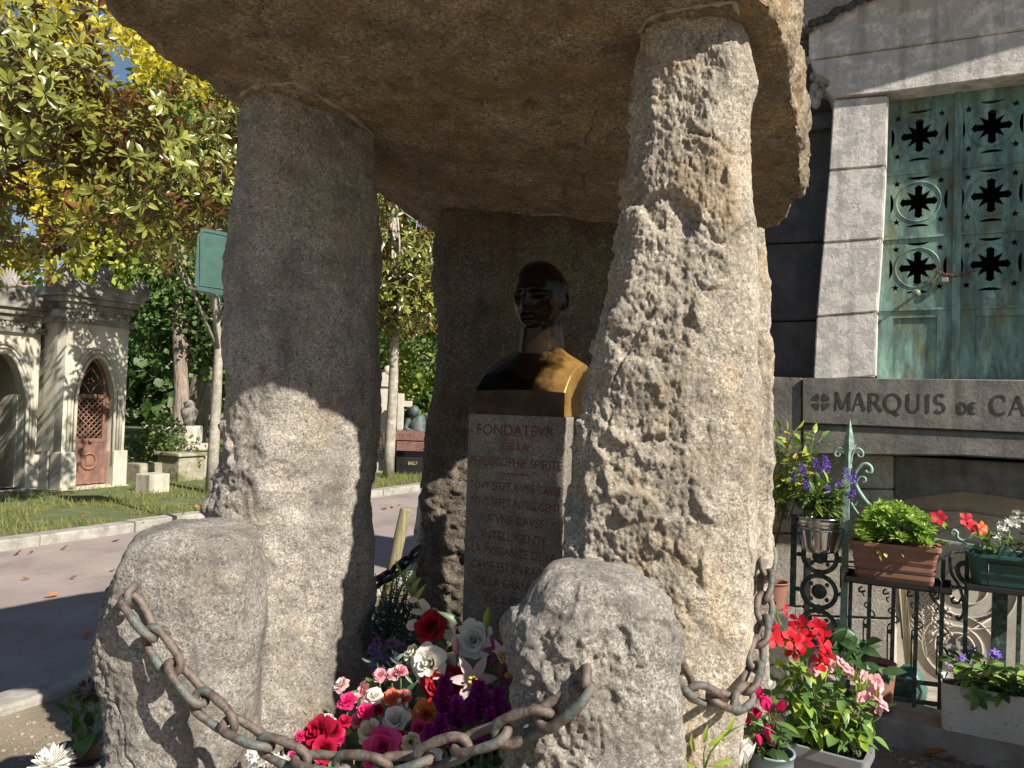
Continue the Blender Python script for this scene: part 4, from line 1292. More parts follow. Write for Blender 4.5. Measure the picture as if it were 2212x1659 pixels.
for k in range(4):
    a0 = R(90 * k + 45)
    mb.add([cc + U * (.012 * math.cos(a0)) + Z * (.012 * math.sin(a0))] + [cc + U * (.06 * math.cos(a0 + R(d))) + Z * (.06 * math.sin(a0 + R(d))) for d in (-28, -10, 10, 28)], [(0, 1, 2, 3, 4)])
for a0, a1 in ((200, 250), (290, 340)):
    c2 = fac(2087, 1265, NO - 0.008); ro, ri = 0.205, 0.19
    q = [c2 + U * (ro * math.cos(R(a0 + (a1 - a0) * i / 8))) + Z * (ro * math.sin(R(a0 + (a1 - a0) * i / 8))) for i in range(9)] + [c2 + U * (ri * math.cos(R(a1 - (a1 - a0) * i / 8))) + Z * (ri * math.sin(R(a1 - (a1 - a0) * i / 8))) for i in range(9)]
    mb.add(q, [tuple(range(18))])
tag(mb.build('vent_slot', M['carved'], tomb), kind='stuff')
# step
g0 = ground(1880, 1603)
so = (g0 - FP0).dot(V)
mb = MB(); mb.box(FA(fs(ground(1740, 1582)), -0.1, so), U * 2.4, V * 0.75, Z * 0.235, 0.012); mb.build('step', M['step'], tomb)
STEPZ = 0.135

# unseen stone block added outside the picture on the right to shade the step
mb = MB(); o = Vector((2.98, 2.95, 0)); mb.box(o, U * 1.0, V * -0.9, Z * 1.22, 0.02); mb.box(o - U * 0.06 + V * 0.06 + Z * 1.22, U * 1.12, V * -1.02, Z * 0.1, 0.02)
tag(mb.build('shade_block', M['tomb_patina']), 'plain grey block added just outside the picture at right to shade the step', 'tomb')
# ================================================================== iron fence before the mausoleum
FO = -0.52
npv = NT('iron_green_paint')
g = npv.noise(22, 5, 0.7)
c = npv.ramp(g, [(0.32, (0.018, 0.030, 0.028)), (0.52, (0.045, 0.080, 0.070)), (0.7, (0.16, 0.26, 0.22))])
npv.set(Base_Color=c, Roughness=0.6, Metallic=0.1); npv.bump(npv.noise(80, 4), 0.4, 0.002)
M['fence'] = npv.m
npl2 = NT('iron_pale_verdigris')
npl2.set(Base_Color=npl2.ramp(npl2.noise(25, 5, 0.7), [(0.3, (0.12, 0.20, 0.165)), (0.6, (0.25, 0.37, 0.31)), (0.75, (0.36, 0.46, 0.39))]), Roughness=0.65); npl2.bump(npl2.noise(70, 4), 0.4, 0.002)
M['fence_pale'] = npl2.m
fen = thing('iron_fence', 'low wrought iron fence with scrolls, roundels and a spear finial before the mausoleum', 'fence', fac(1950, 1560, FO))
def fx(px, py, d=0.0): return fac(px, py, FO + d)
def bar(name, x0, y0, x1, y1, w=0.016, dp=0.012, mat=None, d=0.0):
    a, b = fx(x0, y0, d), fx(x1, y1, d)
    ax = b - a
    sd_ = ax.normalized().cross(V)
    mb = MB(); mb.box(a - sd_ * w / 2 - V * dp / 2, sd_ * w, V * dp, ax, 0.002)
    return mb.build(name, mat or M['fence'], fen)
def scroll(pts, r=0.006, mat=None, name='scroll', d=0.0, taper=True):
    P_ = [fx(x, y, d) for x, y in pts]
    D_ = []
    for i in range(len(P_) - 1):
        p0, p1, p2, p3 = P_[max(0, i - 1)], P_[i], P_[i + 1], P_[min(len(P_) - 1, i + 2)]
        for k in range(5):
            t = k / 5
            D_.append(0.5 * ((2 * p1) + (p2 - p0) * t + (2 * p0 - 5 * p1 + 4 * p2 - p3) * t * t + (3 * p1 - p0 - 3 * p2 + p3) * t ** 3))
    D_.append(P_[-1])
    mb = MB(True); mb.tube(D_, r, 7)
    return mb.build(name, mat or M['fence'], fen)
bar('post', 1716, 1112, 1708, 1500, 0.030, 0.03)
bar('post', 1830, 1010, 1818, 1520, 0.034, 0.03, M['fence_pale'])
bar('post', 2163, 1180, 2152, 1560, 0.065, 0.04)
for x, y0, y1 in ((1838, 1250, 1512), (1879, 1262, 1520), (1931, 1262, 1524), (1983, 1200, 1528), (2038, 1205, 1532), (2090, 1190, 1536), (2205, 1200, 1545), (2255, 1205, 1550)):
    bar('bar', x, y0, x - (y1 - y0) * 0.028, y1, 0.020, 0.014)
bar('rail', 1824, 1247, 2300, 1290, 0.014, 0.03)
bar('rail', 2000, 1163, 2300, 1208, 0.014, 0.03, M['fence_pale'])
bar('rail', 1700, 1440, 2300, 1512, 0.020, 0.02)
bar('rail', 1700, 1480, 2300, 1556, 0.020, 0.02)
bar('rail', 1712, 1120, 1826, 1132, 0.014, 0.02)
# spear finial
mb = MB()
tip, base = fx(1836, 908), fx(1831, 1012)
prof_ = [(1836, 908, 1.5), (1835, 930, 6), (1834, 948, 10), (1834, 957, 11), (1834, 961, 9), (1834, 963, 17), (1834, 970, 13), (1833, 985, 7.5), (1833, 1012, 7.5)]
L_, R_ = [fx(x - w, y + (-3 if w == 17 else 0)) for x, y, w in prof_], [fx(x + w, y + (-3 if w == 17 else 0)) for x, y, w in prof_]
C_ = [fx(x, y, -0.014) for x, y, w in prof_]; C2 = [fx(x, y, 0.014) for x, y, w in prof_]
n_ = len(prof_)
vs = L_ + C_ + R_ + C2
fs_ = []
for i in range(n_ - 1):
    for a, b in ((0, 1), (1, 2), (2, 3), (3, 0)):
        fs_.append((a * n_ + i, b * n_ + i, b * n_ + i + 1, a * n_ + i + 1))
mb.add(vs, fs_); mb.build('spear_finial', M['fence_pale'], fen)
scroll([(1830, 1000), (1829, 985), (1824, 972), (1814, 968), (1806, 973), (1803, 981), (1807, 986), (1813, 984), (1814, 979)], 0.0065, M['fence_pale'])
scroll([(1838, 1000), (1840, 985), (1845, 974), (1854, 969), (1862, 974), (1864, 982), (1860, 987), (1854, 985), (1853, 980)], 0.0065, M['fence_pale'])
scroll([(1843, 1045), (1847, 1022), (1858, 1007), (1871, 1002), (1881, 1009), (1882, 1019), (1875, 1021), (1869, 1017)], 0.010, M['fence_pale'])
scroll([(1846, 1060), (1850, 1040), (1858, 1031), (1867, 1031), (1870, 1038), (1864, 1042)], 0.006, M['fence_pale'])
scroll([(1845, 1040), (1856, 1062), (1875, 1088), (1905, 1115), (1950, 1140), (2000, 1158)], 0.011, M['fence_pale'])
scroll([(1838, 1085), (1850, 1105), (1868, 1122), (1890, 1135)], 0.006, M['fence_pale'])
scroll([(1846, 1092), (1853, 1084), (1861, 1084), (1862, 1091), (1856, 1094)], 0.005, M['fence_pale'])
scroll([(2062, 1150), (2058, 1156), (2055, 1150), (2060, 1145), (2068, 1150), (2068, 1160), (2080, 1168), (2095, 1160), (2110, 1146), (2125, 1145), (2140, 1155)], 0.007, M['fence_pale'])
# hooked scrolls between the bars
for x in (1879, 1931, 1983, 2038):
    dy = (x - 1879) * 0.24
    scroll([(x - 12, 1306 + dy - 18), (x - 16, 1298 + dy - 18), (x - 10, 1295 + dy - 18)], 0.004)
    scroll([(x - 6, 1300 + dy), (x - 12, 1306 + dy), (x - 4, 1315 + dy), (x + 8, 1322 + dy), (x + 10, 1330 + dy), (x - 4, 1334 + dy), (x - 12, 1338 + dy), (x - 14, 1352 + dy), (x - 15, 1420 + dy)], 0.004)
    scroll([(x - 10, 1276 + dy * .4), (x - 22, 1278 + dy * .4), (x - 22, 1270 + dy * .4), (x - 16, 1268 + dy * .4)], 0.005)
    mb = MB(True); mb.sphere(fx(x - 8, 1352 + dy), 0.013, 8, 6); mb.build('boss', M['fence'], fen)
# leafy scroll beside the green box
scroll([(2075, 1190), (2056, 1195), (2052, 1215), (2056, 1240), (2070, 1262), (2078, 1285), (2082, 1310), (2080, 1328), (2070, 1338), (2066, 1330)], 0.008)
scroll([(2090, 1215), (2074, 1218), (2068, 1232), (2076, 1250), (2090, 1262)], 0.012)
scroll([(2078, 1290), (2070, 1302), (2058, 1302), (2056, 1294), (2062, 1290)], 0.006)
# roundels
for cy, cx in ((1202, 1771), (1278, 1769), (1354, 1767)):
    c_ = fx(cx, cy); r_ = 33 * (c_ - CAM).length / 1661 / 1.07
    ring = lambda rr_: [c_ + U * (rr_ * math.cos(2 * math.pi * k / 30)) + Z * (rr_ * math.sin(2 * math.pi * k / 30)) for k in range(30)]
    mb = MB(True); mb.tube(ring(r_), 0.013, 8, closed=True); o_ = mb.build('roundel', M['fence'], fen)
    mb = MB(True); mb.lathe(c_ + V * 0.01, [(0.040, 0), (0.040, 0.012), (0.033, 0.016), (0.029, 0.012), (0.024, 0.022), (0.004, 0.028)], -V, 20); mb.build('boss', M['fence'], o_)
    for k in range(4):
        a = R(45 + 90 * k); mb = MB(True); mb.sphere(c_ + (U * math.cos(a) + Z * math.sin(a)) * (r_ * 0.66), 0.0125, 8, 6); mb.build('ball', M['fence'], o_)
        a = R(90 * k); mb = MB(True); mb.sphere(c_ + (U * math.cos(a) + Z * math.sin(a)) * (r_ + 0.022), 0.0135, 8, 6); mb.build('ball', M['fence'], o_)

# pale wooden slat and a garden tool behind the fence, a green bag
mb = MB(); a = fx(1740, 1205, 0.08); b = fx(1736, 1400, 0.08)
mb.box(a, U * 0.03, V * 0.012, b - a, 0.002)
nsl = NT('wood_pale'); nsl.set(Base_Color=nsl.ramp(nsl.noise(3, 4, co=nsl.mapping((20, 20, 1))), [(0.3, (0.42, 0.36, 0.28)), (0.7, (0.60, 0.54, 0.45))]), Roughness=0.8)
tag(mb.build('wooden_stake', nsl.m), 'pale flat wooden stake upright behind the fence roundels', 'stake')
mb = MB(); a = fx(1936, 1265, 0.22); b = fx(1962, 1500, 0.24)
mb.box(a, U * 0.045, V * 0.02, b - a, 0.002); mb.tube([fx(1942, 1268, 0.2), fx(1950, 1380, 0.2)], 0.007, 8)
tag(mb.build('tool_handle', M['wood']), 'brown wooden tool handle leaning behind the fence bars', 'tool')
ngb = NT('plastic_green'); ngb.set(Base_Color=(0.05, 0.14, 0.11), Roughness=0.35); ngb.bump(ngb.noise(14, 4), 0.8, 0.02)
mb = MB(True); c_ = fx(1965, 1450, 0.2)
mb.lathe(Vector((c_.x, c_.y, STEPZ)), [(0.08, 0), (0.09, 0.06), (0.07, 0.11), (0.05, 0.15), (0.03, 0.17)], (0, 0, 1), 14)
tag(mb.build('plastic_bag', ngb.m), 'slumped green plastic bag behind the fence', 'bag')

# ================================================================== pots and boxes
nbk = NT('zinc_bright'); nbk.set(Base_Color=nbk.ramp(nbk.noise(4, 3), [(0.3, (0.55, 0.56, 0.57)), (0.7, (0.75, 0.76, 0.77))]), Metallic=1.0, Roughness=0.18)
nter = NT('plastic_terracotta'); nter.set(Base_Color=nter.ramp(nter.noise(9, 4), [(0.3, (0.22, 0.105, 0.07)), (0.7, (0.29, 0.145, 0.098))]), Roughness=0.55)
ngr = NT('plastic_dark_green'); ngr.set(Base_Color=(0.022, 0.085, 0.070), Roughness=0.45)
nbl = NT('plastic_black'); nbl.set(Base_Color=(0.015, 0.015, 0.016), Roughness=0.4)
ngy = NT('plastic_grey'); ngy.set(Base_Color=ngy.ramp(ngy.noise(7, 4), [(0.3, (0.16, 0.165, 0.17)), (0.7, (0.22, 0.225, 0.23))]), Roughness=0.5)
nwh = NT('plastic_white_stained')
cw = nwh.ramp(nwh.noise(5, 5, 0.65), [(0.3, (0.50, 0.485, 0.44)), (0.7, (0.66, 0.64, 0.60))])
cw = nwh.mix(nwh.ramp(nwh.noise(55, 4, 0.7), [(0.56, 0.0), (0.66, 0.55)]), cw, (0.22, 0.20, 0.17))
nwh.set(Base_Color=cw, Roughness=0.6)
nso = NT('potting_soil'); nso.set(Base_Color=nso.ramp(nso.noise(40, 4), [(0.3, (0.018, 0.013, 0.010)), (0.7, (0.06, 0.042, 0.03))]), Roughness=0.95); nso.bump(nso.noise(50, 4), 1.0, 0.02)
nbp = NT('plastic_blue_grey'); nbp.set(Base_Color=(0.20, 0.26, 0.29), Roughness=0.4)
M.update(zinc=nbk.m, terra=nter.m, dgreen=ngr.m, black=nbl.m, grey=ngy.m, white=nwh.m, soil=nso.m, bluegrey=nbp.m)
def round_pot(name, label, c, rt, rb, h, mat, group=None, bands=()):
    t = thing(name, label, 'pot', c, group)
    mb = MB(True)
    pr = [(rb * .96, 0), (rb, 0.004)]
    for k in range(1, 11):
        q = k / 10
        pr.append((rb + (rt - rb) * q, 0.004 + (h - 0.004) * q))
    for b in bands:
        pr.append((rb + (rt - rb) * b + 0.004, h * b)); pr.append((rb + (rt - rb) * (b - .025), h * (b - .025)))
    pr = sorted(pr, key=lambda q: q[1])
    pr += [(rt + 0.005, h), (rt + 0.004, h + 0.006), (rt - 0.004, h + 0.005), (rt - 0.007, h - 0.03)]
    mb.lathe(c, pr, (0, 0, 1), 28, cap=False); mb.lathe(c, [(rb * .95, 0.001), (0.001, 0.001)], (0, 0, 1), 28, cap=False)
    mb.build('pot_wall', mat, t)
    mb = MB(True); mb.lathe(c, [(rt - 0.006, h - 0.028), (rt * 0.5, h - 0.02), (0.001, h - 0.018)], (0, 0, 1), 28, cap=False); mb.build('soil', M['soil'], t)
    return t
def box_planter(name, label, o, ax, ay, h, mat, rim=0.014, taper=0.012, soil_drop=0.03, bands=0, rnd=0.02, cat='planter'):
    """o: lower corner, ax long edge, ay short edge"""
    t = thing(name, label, cat, o + (ax + ay) / 2)
    lx, ly = ax.length, ay.length; ux, uy = ax / lx, ay / ly
    c = o + (ax + ay) / 2
    def ring(a, b, z, r_):
        pts = []
        for sx, sy, a0 in ((1, 1, 0), (-1, 1, 90), (-1, -1, 180), (1, -1, 270)):
            for k in range(5):
                an = R(a0 + 22.5 * k)
                pts.append(c + ux * (sx * (a - r_) + r_ * math.cos(an)) + uy * (sy * (b - r_) + r_ * math.sin(an)) + Z * z)
        return pts
    lv = []
    A_, B_ = lx / 2, ly / 2
    for k in range(9):
        q = k / 8
        bulge = 0.003 if (bands and k % 2) else 0
        lv.append(ring(A_ - taper * (1 - q) + bulge, B_ - taper * (1 - q) + bulge, h * q * 0.9, rnd))
    lv.append(ring(A_ + rim, B_ + rim, h * 0.9, rnd)); lv.append(ring(A_ + rim, B_ + rim, h, rnd))
    lv.append(ring(A_ - 0.004, B_ - 0.004, h, rnd)); lv.append(ring(A_ - 0.006, B_ - 0.006, h - soil_drop, rnd))
    vs = [p for r_ in lv for p in r_]; n = 20
    fs_ = [(i * n + k, i * n + (k + 1) % n, (i + 1) * n + (k + 1) % n, (i + 1) * n + k) for i in range(len(lv) - 1) for k in range(n)]
    fs_.append(tuple(range(n))[::-1])
    mb = MB(); mb.add(vs, fs_); mb.build('box_wall', mat, t)
    mb = MB(); mb.add(ring(A_ - 0.005, B_ - 0.005, h - soil_drop + 0.002, rnd), [tuple(range(20))]); mb.build('soil', M['soil'], t)
    return t
# bucket hung on the fence
bc = fx(1771, 1190, -0.10); 
h_b = (fx(1771, 1118, -0.10) - bc).z
rb_ = 34 * bc.y / 1661; rt_ = 45 * bc.y / 1661
bk = round_pot('zinc_bucket', 'shiny zinc bucket of purple hebe hung on the iron fence', bc, rt_, rb_, h_b, M['zinc'], bands=(0.72, 0.86))
mb = MB(True); mb.tube([bc + Vector((math.cos(2 * math.pi * k / 24), math.sin(2 * math.pi * k / 24), 0)) * (rt_ + 0.008) + Z * h_b * 0.68 for k in range(24)], 0.004, 6, closed=True)
for k in range(7):
    a = 2 * math.pi * k / 7 + .3
    dv = Vector((math.cos(a), math.sin(a), 0)); mb.tube([bc + dv * (rt_ + 0.008) + Z * h_b * 0.68, bc + dv * (rb_ + 0.006) + Z * 0.0, bc + Z * -0.006], 0.003, 5)
mb.build('wire_holder', M['fence'], bk)
# terracotta window box on its black rack
a, b = fac(1838, 1247, FO - 0.21), fac(2026, 1270, FO - 0.21)
zb = (a.z + b.z) / 2
ax = U * (b - a).dot(U)
a = Vector((a.x, a.y, zb))
tb_ = box_planter('window_box', 'terracotta window box of bright green foliage on the fence rack', a, ax, V * 0.17, (fac(1838, 1165, FO - .21).z - fac(1838, 1247, FO - .21).z) * 0.98, M['terra'], bands=1, taper=0.02)
mb = MB()
tr0 = a - U * 0.03 - V * 0.03 - Z * 0.022
mb.box(tr0, ax + U * 0.09, V * 0.24, Z * 0.008); mb.box(tr0, ax + U * 0.09, V * 0.008, Z * 0.03); mb.box(tr0 + V * 0.232, ax + U * 0.09, V * 0.008, Z * 0.03)
mb.box(tr0, U * 0.008, V * 0.24, Z * 0.03); mb.box(tr0 + ax + U * 0.082, U * 0.008, V * 0.24, Z * 0.03)
mb.build('drip_tray', M['black'], tb_)
mb = MB(True)
q0 = a - U * 0.045 - V * 0.04; q1 = a + ax + U * 0.0 - V * 0.04
mb.tube([q0 - Z * 0.05, q0 + Z * 0.055, q0 + Z * 0.062 + U * 0.02, q1 + Z * 0.062, q1 + Z * 0.04 + U * 0.015, q1 - Z * 0.05], 0.004, 6)
mb.tube([q0 + Z * 0.03, q0 + Z * 0.03 + U * 0.03 + V * 0.04], 0.004, 6); mb.tube([q0 + Z * 0.0, q0 + U * 0.03 + V * 0.04], 0.004, 6)
mb.build('rack', M['black'], tb_)
# green window box
a, b = fac(2092, 1258, FO - 0.2), fac(2330, 1290, FO - 0.2)
a2 = Vector((a.x, a.y, (a.z + b.z) / 2)); ax2 = U * (b - a).dot(U)
gb_ = box_planter('window_box', 'dark green plastic window box with white flowers at the right picture edge', a2, ax2, V * 0.17, (fac(2092, 1192, FO - .2).z - a.z) , M['dgreen'], taper=0.016, rnd=0.04)
mb = MB(); mb.box(a2 - U * 0.01 - V * 0.02 - Z * 0.03, ax2 + U * 0.02, V * 0.21, Z * 0.026, 0.004); mb.build('drip_tray', M['black'], gb_)
mb = MB(True); q = a2 - V * 0.012
mb.tube([q + U * 0.08 + Z * 0.11, q + U * 0.08 - Z * 0.03], 0.003, 5); mb.tube([q + U * 0.08 + Z * 0.11, q + U * 0.5 + Z * 0.11], 0.003, 5); mb.build('rack', M['black'], gb_)
# white trough on the step
wo_ = on_plane(2032, 1576, Vector((0, 0, STEPZ)), Z)
wt = box_planter('planter_trough', 'stained white trough of glossy green leaves standing on the stone step', wo_, U * 0.75, V * 0.21, (on_plane(2034, 1476, wo_, V).z - STEPZ), M['white'], rim=0.0, taper=0.004, rnd=0.035)
# grey trough on the ground
gt0 = at(1700, 1608, 2.95); gt1 = at(1866, 1640, 2.80)
gz = (gt0.z + gt1.z) / 2
dgt = Vector((gt1.x - gt0.x, gt1.y - gt0.y, 0))
pgt = Vector((-dgt.y, dgt.x, 0)).normalized()
gt = box_planter('planter_trough', 'grey plastic trough of red and pink flowers on the ground', Vector((gt0.x, gt0.y, 0.02)), dgt, pgt * 0.17, gz - 0.02, M['grey'], rim=0.012, taper=0.02)
# red-brown pot behind
rp = at(1890, 1500, 4.02)
rp_z = at(1890, 1442, 3.95).z
p_red = round_pot('plant_pot', 'red-brown pot of dark leaves half hidden behind the pink flowers', Vector((rp.x, rp.y, 0.137)), 0.10, 0.075, rp_z - 0.137, M['terra'], 'pots on the ground')
rp2 = at(1672, 1262, 3.9)
p_up = round_pot('plant_pot', 'small terracotta pot on the wall foot behind the hanging chain', Vector((rp2.x, rp2.y, rp2.z - 0.12)), 0.07, 0.05, 0.13, M['terra'], 'pots on the ground')
mb = MB(); mb.box(Vector((rp2.x - .09, rp2.y - .04, 0)), U * 0.15, V * 0.18, Z * (rp2.z - 0.121), 0.01)
tag(mb.build('stone_block', M['tomb_ledge']), 'stone block carrying the small terracotta pot behind the chain', 'block')
cy = at(1668, 1625, 2.32); cyp = round_pot('plant_pot', 'blue-grey pot of magenta cyclamen below the hanging chain', Vector((cy.x, cy.y, 0.25)), 0.062, 0.045, cy.z - 0.25, M['bluegrey'], 'pots on the ground')
mb = MB(); mb.box(Vector((cy.x - 0.15, cy.y - 0.13, 0)), U * 0.3, V * 0.3, Z * 0.249, 0.01)
tag(mb.build('stone_block', M['tomb_patina']), 'low stone block under the pot of magenta cyclamen', 'block')

# ================================================================== plants on the right
lf_oval = dict(w=0.46, pos=0.45, fold=0.25, curl=0.22)
lf_lance = dict(w=0.26, pos=0.4, fold=0.25, curl=0.25)
LM = {k: leaf_mesh('leaf_' + k, M[m], **sh) for k, m, sh in (('mid', 'leaf_mid', lf_oval), ('dark', 'leaf_dark', lf_oval), ('lime', 'leaf_lime', lf_oval), ('lance', 'leaf_mid', lf_lance), ('lancedark', 'leaf_dark', lf_lance), ('limelance', 'leaf_lime', lf_lance), ('yellow', 'leaf_yellow', lf_oval), ('var', 'leaf_var', lf_lance))}
def leafy(parent, base, tips, n_per, size, kinds, rd, r=0.004, stem='stem_green', droop=0.2, start=0.2, name='leaf', up=0.35):
    lines = []
    for tp in tips:
        side = Vector((rd.uniform(-1, 1), rd.uniform(-1, 1), 0)) * 0.03
        ln = curve3(base(rd) if callable(base) else base, tp, 0.02, 7, side)
        lines.append(ln)
        for k in range(n_per):
            t = start + (1 - start) * (k + rd.random() * .6) / n_per
            i = min(len(ln) - 2, int(t * (len(ln) - 1))); p = ln[i].lerp(ln[i + 1], t * (len(ln) - 1) - i)
            d = Vector((rd.gauss(0, 1), rd.gauss(0, 1), up + rd.gauss(0, .4) - droop)).normalized()
            leaf_obj(parent, LM[rd.choice(kinds)], p, d, size * rd.uniform(.65, 1.15), Z + rdir(0, 1, rd) * 0.5, name=name)
        leaf_obj(parent, LM[rd.choice(kinds)], ln[-1], (ln[-1] - ln[-2]) + rdir(0, 1, rd) * 0.02, size * 0.8, rdir(0.4, 1, rd), name=name)
    stems(parent, lines, r, M[stem])
rd = random.Random(21)
# yellow-green rose bush behind the bucket
rb0 = fx(1672, 1200, -0.05)
rose = thing('rose_bush', 'thorny rose bush with yellow-green leaves left of the zinc bucket', 'plant', Vector((rb0.x, rb0.y, rb0.z - 0.1)))
tips = [fx(x, y, rd.uniform(-.12, .1)) for x, y in ((1668, 940), (1685, 925), (1700, 930), (1722, 925), (1745, 940), (1760, 935), (1776, 945), (1680, 980), (1705, 975), (1735, 985), (1756, 985), (1670, 1020), (1690, 1040), (1715, 1020), (1672, 1070), (1695, 1085), (1668, 1120))]
leafy(rose, lambda r_: fx(1692 + r_.uniform(-14, 14), 1110 + r_.uniform(-40, 20), r_.uniform(-.05, .05)), tips, 9, 0.075, ['lime', 'lime', 'lime', 'mid', 'yellow'], rd, 0.004)
stems(rose, [[fx(1668, 1196, -.04), fx(1682, 1150, -.05), fx(1694, 1090, -.05), fx(1700, 1040, -.05)]], 0.008, M['stem_brown'], 'cane', 7)
# hebe in the bucket
heb = thing('hebe_plant', 'hebe with purple flower spikes growing in the zinc bucket', 'plant', bc + Z * h_b * 0.9)
bt = bc + Z * h_b * 0.92
tips = []
for k in range(22):
    a = rd.uniform(0, 2 * math.pi); q = rd.uniform(.2, 1)
    tips.append(bt + Vector((math.cos(a) * 0.17 * q, math.sin(a) * 0.15 * q, 0.05 + 0.20 * (1 - q * q * 0.7) * rd.uniform(.6, 1.0))))
leafy(heb, lambda r_: bt + Vector((r_.uniform(-.05, .05), r_.uniform(-.05, .05), 0)), tips, 11, 0.095, ['lancedark', 'lance', 'lance', 'limelance'], rd, 0.003)
M['purple'] = petal_mat('petal_purple', (0.11, 0.05, 0.34), (0.24, 0.13, 0.56), 0.15)
tiny = leaf_arr(0.5, 0.5, 0.1, 0.1, nseg=2)
def spike_mesh(name, L, r, n, mat, seed=1):
    rd_ = random.Random(seed); ms = []
    for k in range(n):
        t = rd_.random(); a = rd_.uniform(0, 6.28)
        rr_ = r * (1 - t) ** 0.6
        p = Vector((math.cos(a) * rr_ * 0.5, math.sin(a) * rr_ * 0.5, t * L))
        ms.append(frame(p, Vector((math.cos(a), math.sin(a), 0.5)), rdir(0, 1, rd_), r * rd_.uniform(.5, .9)))
    return bloom_mesh(name, [(tiny, ms, mat)])
SP = spike_mesh('flower_spike', 0.06, 0.018, 90, M['purple'])
for x, y in ((1735, 1020), (1740, 1030), (1764, 1012), (1768, 1024), (1784, 1010), (1786, 1022), (1750, 1058), (1828, 1035), (1834, 1042), (1845, 1044), (1792, 1072), (1808, 1058), (1826, 1078), (1716, 1045), (1838, 1080)):
    p = fx(x, y, -0.10 - rd.uniform(.05, .16)); mesh_obj('flower', SP, heb, None, Matrix.Translation(p) @ Euler((rd.uniform(-.7, .7), rd.uniform(-.7, .7), 0)).to_matrix().to_4x4())
# bright green rosettes in the terracotta box
eu = thing('green_plant', 'bushy bright green rosettes filling the terracotta window box', 'plant', fac(1920, 1180, FO - .13))
boxtop = fac(1838, 1165, FO - .21).z
a_tb = fac(1842, 1247, FO - 0.21)
ros_v, ros_f = leaf_arr(0.34, 0.62, 0.2, 0.12, nseg=4)
ms = [m_ for k in range(4) for m_ in radial(7 if k < 3 else 5, 8 + 23 * k, 0.0, 1.0 - 0.12 * k, random.Random(k), 0.15, k * .4)]
M['leaf_euph'] = leaf_mat('leaf_fresh_green', (0.20, 0.36, 0.05), (0.36, 0.52, 0.10), trans=0.35)
ROS = bloom_mesh('rosette', [((ros_v, ros_f), ms, M['leaf_euph'])])
for k in range(85):
    t = rd.random(); w_ = rd.uniform(-.03, .19)
    hgt = (0.08 + 0.10 * math.sin(math.pi * min(1, t * 1.15) * .9)) * rd.uniform(.05, 1.05)
    p = Vector((a_tb.x, a_tb.y, boxtop)) + ax * (0.02 + 0.86 * t) + V * w_ + Z * hgt
    mesh_obj('rosette', ROS, eu, None, Matrix.Translation(p) @ Euler((rd.uniform(-.6, .6), rd.uniform(-.6, .6), rd.uniform(0, 6))).to_matrix().to_4x4() @ Matrix.Scale(rd.uniform(.042, .064), 4))
stems(eu, [[Vector((a_tb.x, a_tb.y, boxtop - 0.03)) + ax * (0.1 + 0.09 * k) + V * .08, Vector((a_tb.x, a_tb.y, boxtop + 0.1)) + ax * (0.06 + 0.1 * k) + V * rd.uniform(0, .16)] for k in range(9)], 0.006, M['stem_brown'])
for x, y in ((1893, 1196), (1900, 1206), (1908, 1200), (1944, 1198)):
    leaf_obj(eu, LM['yellow' if rd.random() < .6 else 'limelance'], fac(x, y - 8, FO - .23), Vector((rd.uniform(-.7, .7), -.7, -.7)), 0.036, Z - V + rdir(0, 1, rd) * .6)
# red mandevilla flowers at the right end of the box
M['red'] = petal_mat('petal_scarlet', (0.42, 0.004, 0.012), (0.62, 0.012, 0.03), 0.2)
M['orange'] = petal_mat('petal_orange', (0.70, 0.10, 0.02), (0.80, 0.16, 0.04), 0.25)
M['pinkthroat'] = petal_mat('petal_pale_pink', (0.66, 0.28, 0.28), (0.75, 0.4, 0.38), 0.25)
M['pink'] = petal_mat('petal_pink', (0.72, 0.33, 0.38), (0.80, 0.48, 0.50), 0.3)
M['magenta'] = petal_mat('petal_magenta', (0.50, 0.008, 0.09), (0.66, 0.02, 0.16), 0.25)
M['whitep'] = petal_mat('petal_white', (0.72, 0.70, 0.66), (0.82, 0.80, 0.77), 0.3)
M['cream'] = petal_mat('petal_cream', (0.70, 0.66, 0.50), (0.80, 0.77, 0.66), 0.3)
M['yel'] = petal_mat('stamen_yellow', (0.60, 0.42, 0.05), (0.72, 0.55, 0.1), 0.1)
pet_w = leaf_arr(0.72, 0.66, 0.10, 0.25, tip=0.7, nseg=6)
throat = leaf_arr(0.34, 0.8, -0.4, -0.1, nseg=3)
def trumpet(name, mat, seed):
    r_ = random.Random(seed)
    return bloom_mesh(name, [(pet_w, radial(5, 22, 0.12, 1.0, r_, 0.16), mat), (throat, [frame(Vector((0, 0, -1.0)), Vector((math.cos(a) * .25, math.sin(a) * .25, 1)), Vector((math.cos(a), math.sin(a), 0)), 1.05) for a in [2 * math.pi * k / 6 for k in range(6)]], M['pinkthroat'])])
TRR = [trumpet('trumpet_flower', M['red'], k) for k in range(3)]
TRO = trumpet('trumpet_flower', M['orange'], 8)
def face(p, nrm, s, roll=0.0):
    nrm = Vector(nrm).normalized()
    q = nrm.to_track_quat('Z', 'Y')
    return Matrix.Translation(p) @ q.to_matrix().to_4x4() @ Matrix.Rotation(roll, 4, 'Z') @ Matrix.Scale(s, 4)
mv = thing('mandevilla_vine', 'thin vine with red and orange flowers trailing between the two window boxes', 'plant', fac(2010, 1190, FO - .12))
stems(mv, [[fac(1990, 1200, FO - .12), fac(2010, 1160, FO - .14), fac(2040, 1145, FO - .15), fac(2075, 1138, FO - .15), fac(2105, 1130, FO - .15)]], 0.003, M['stem_green'])
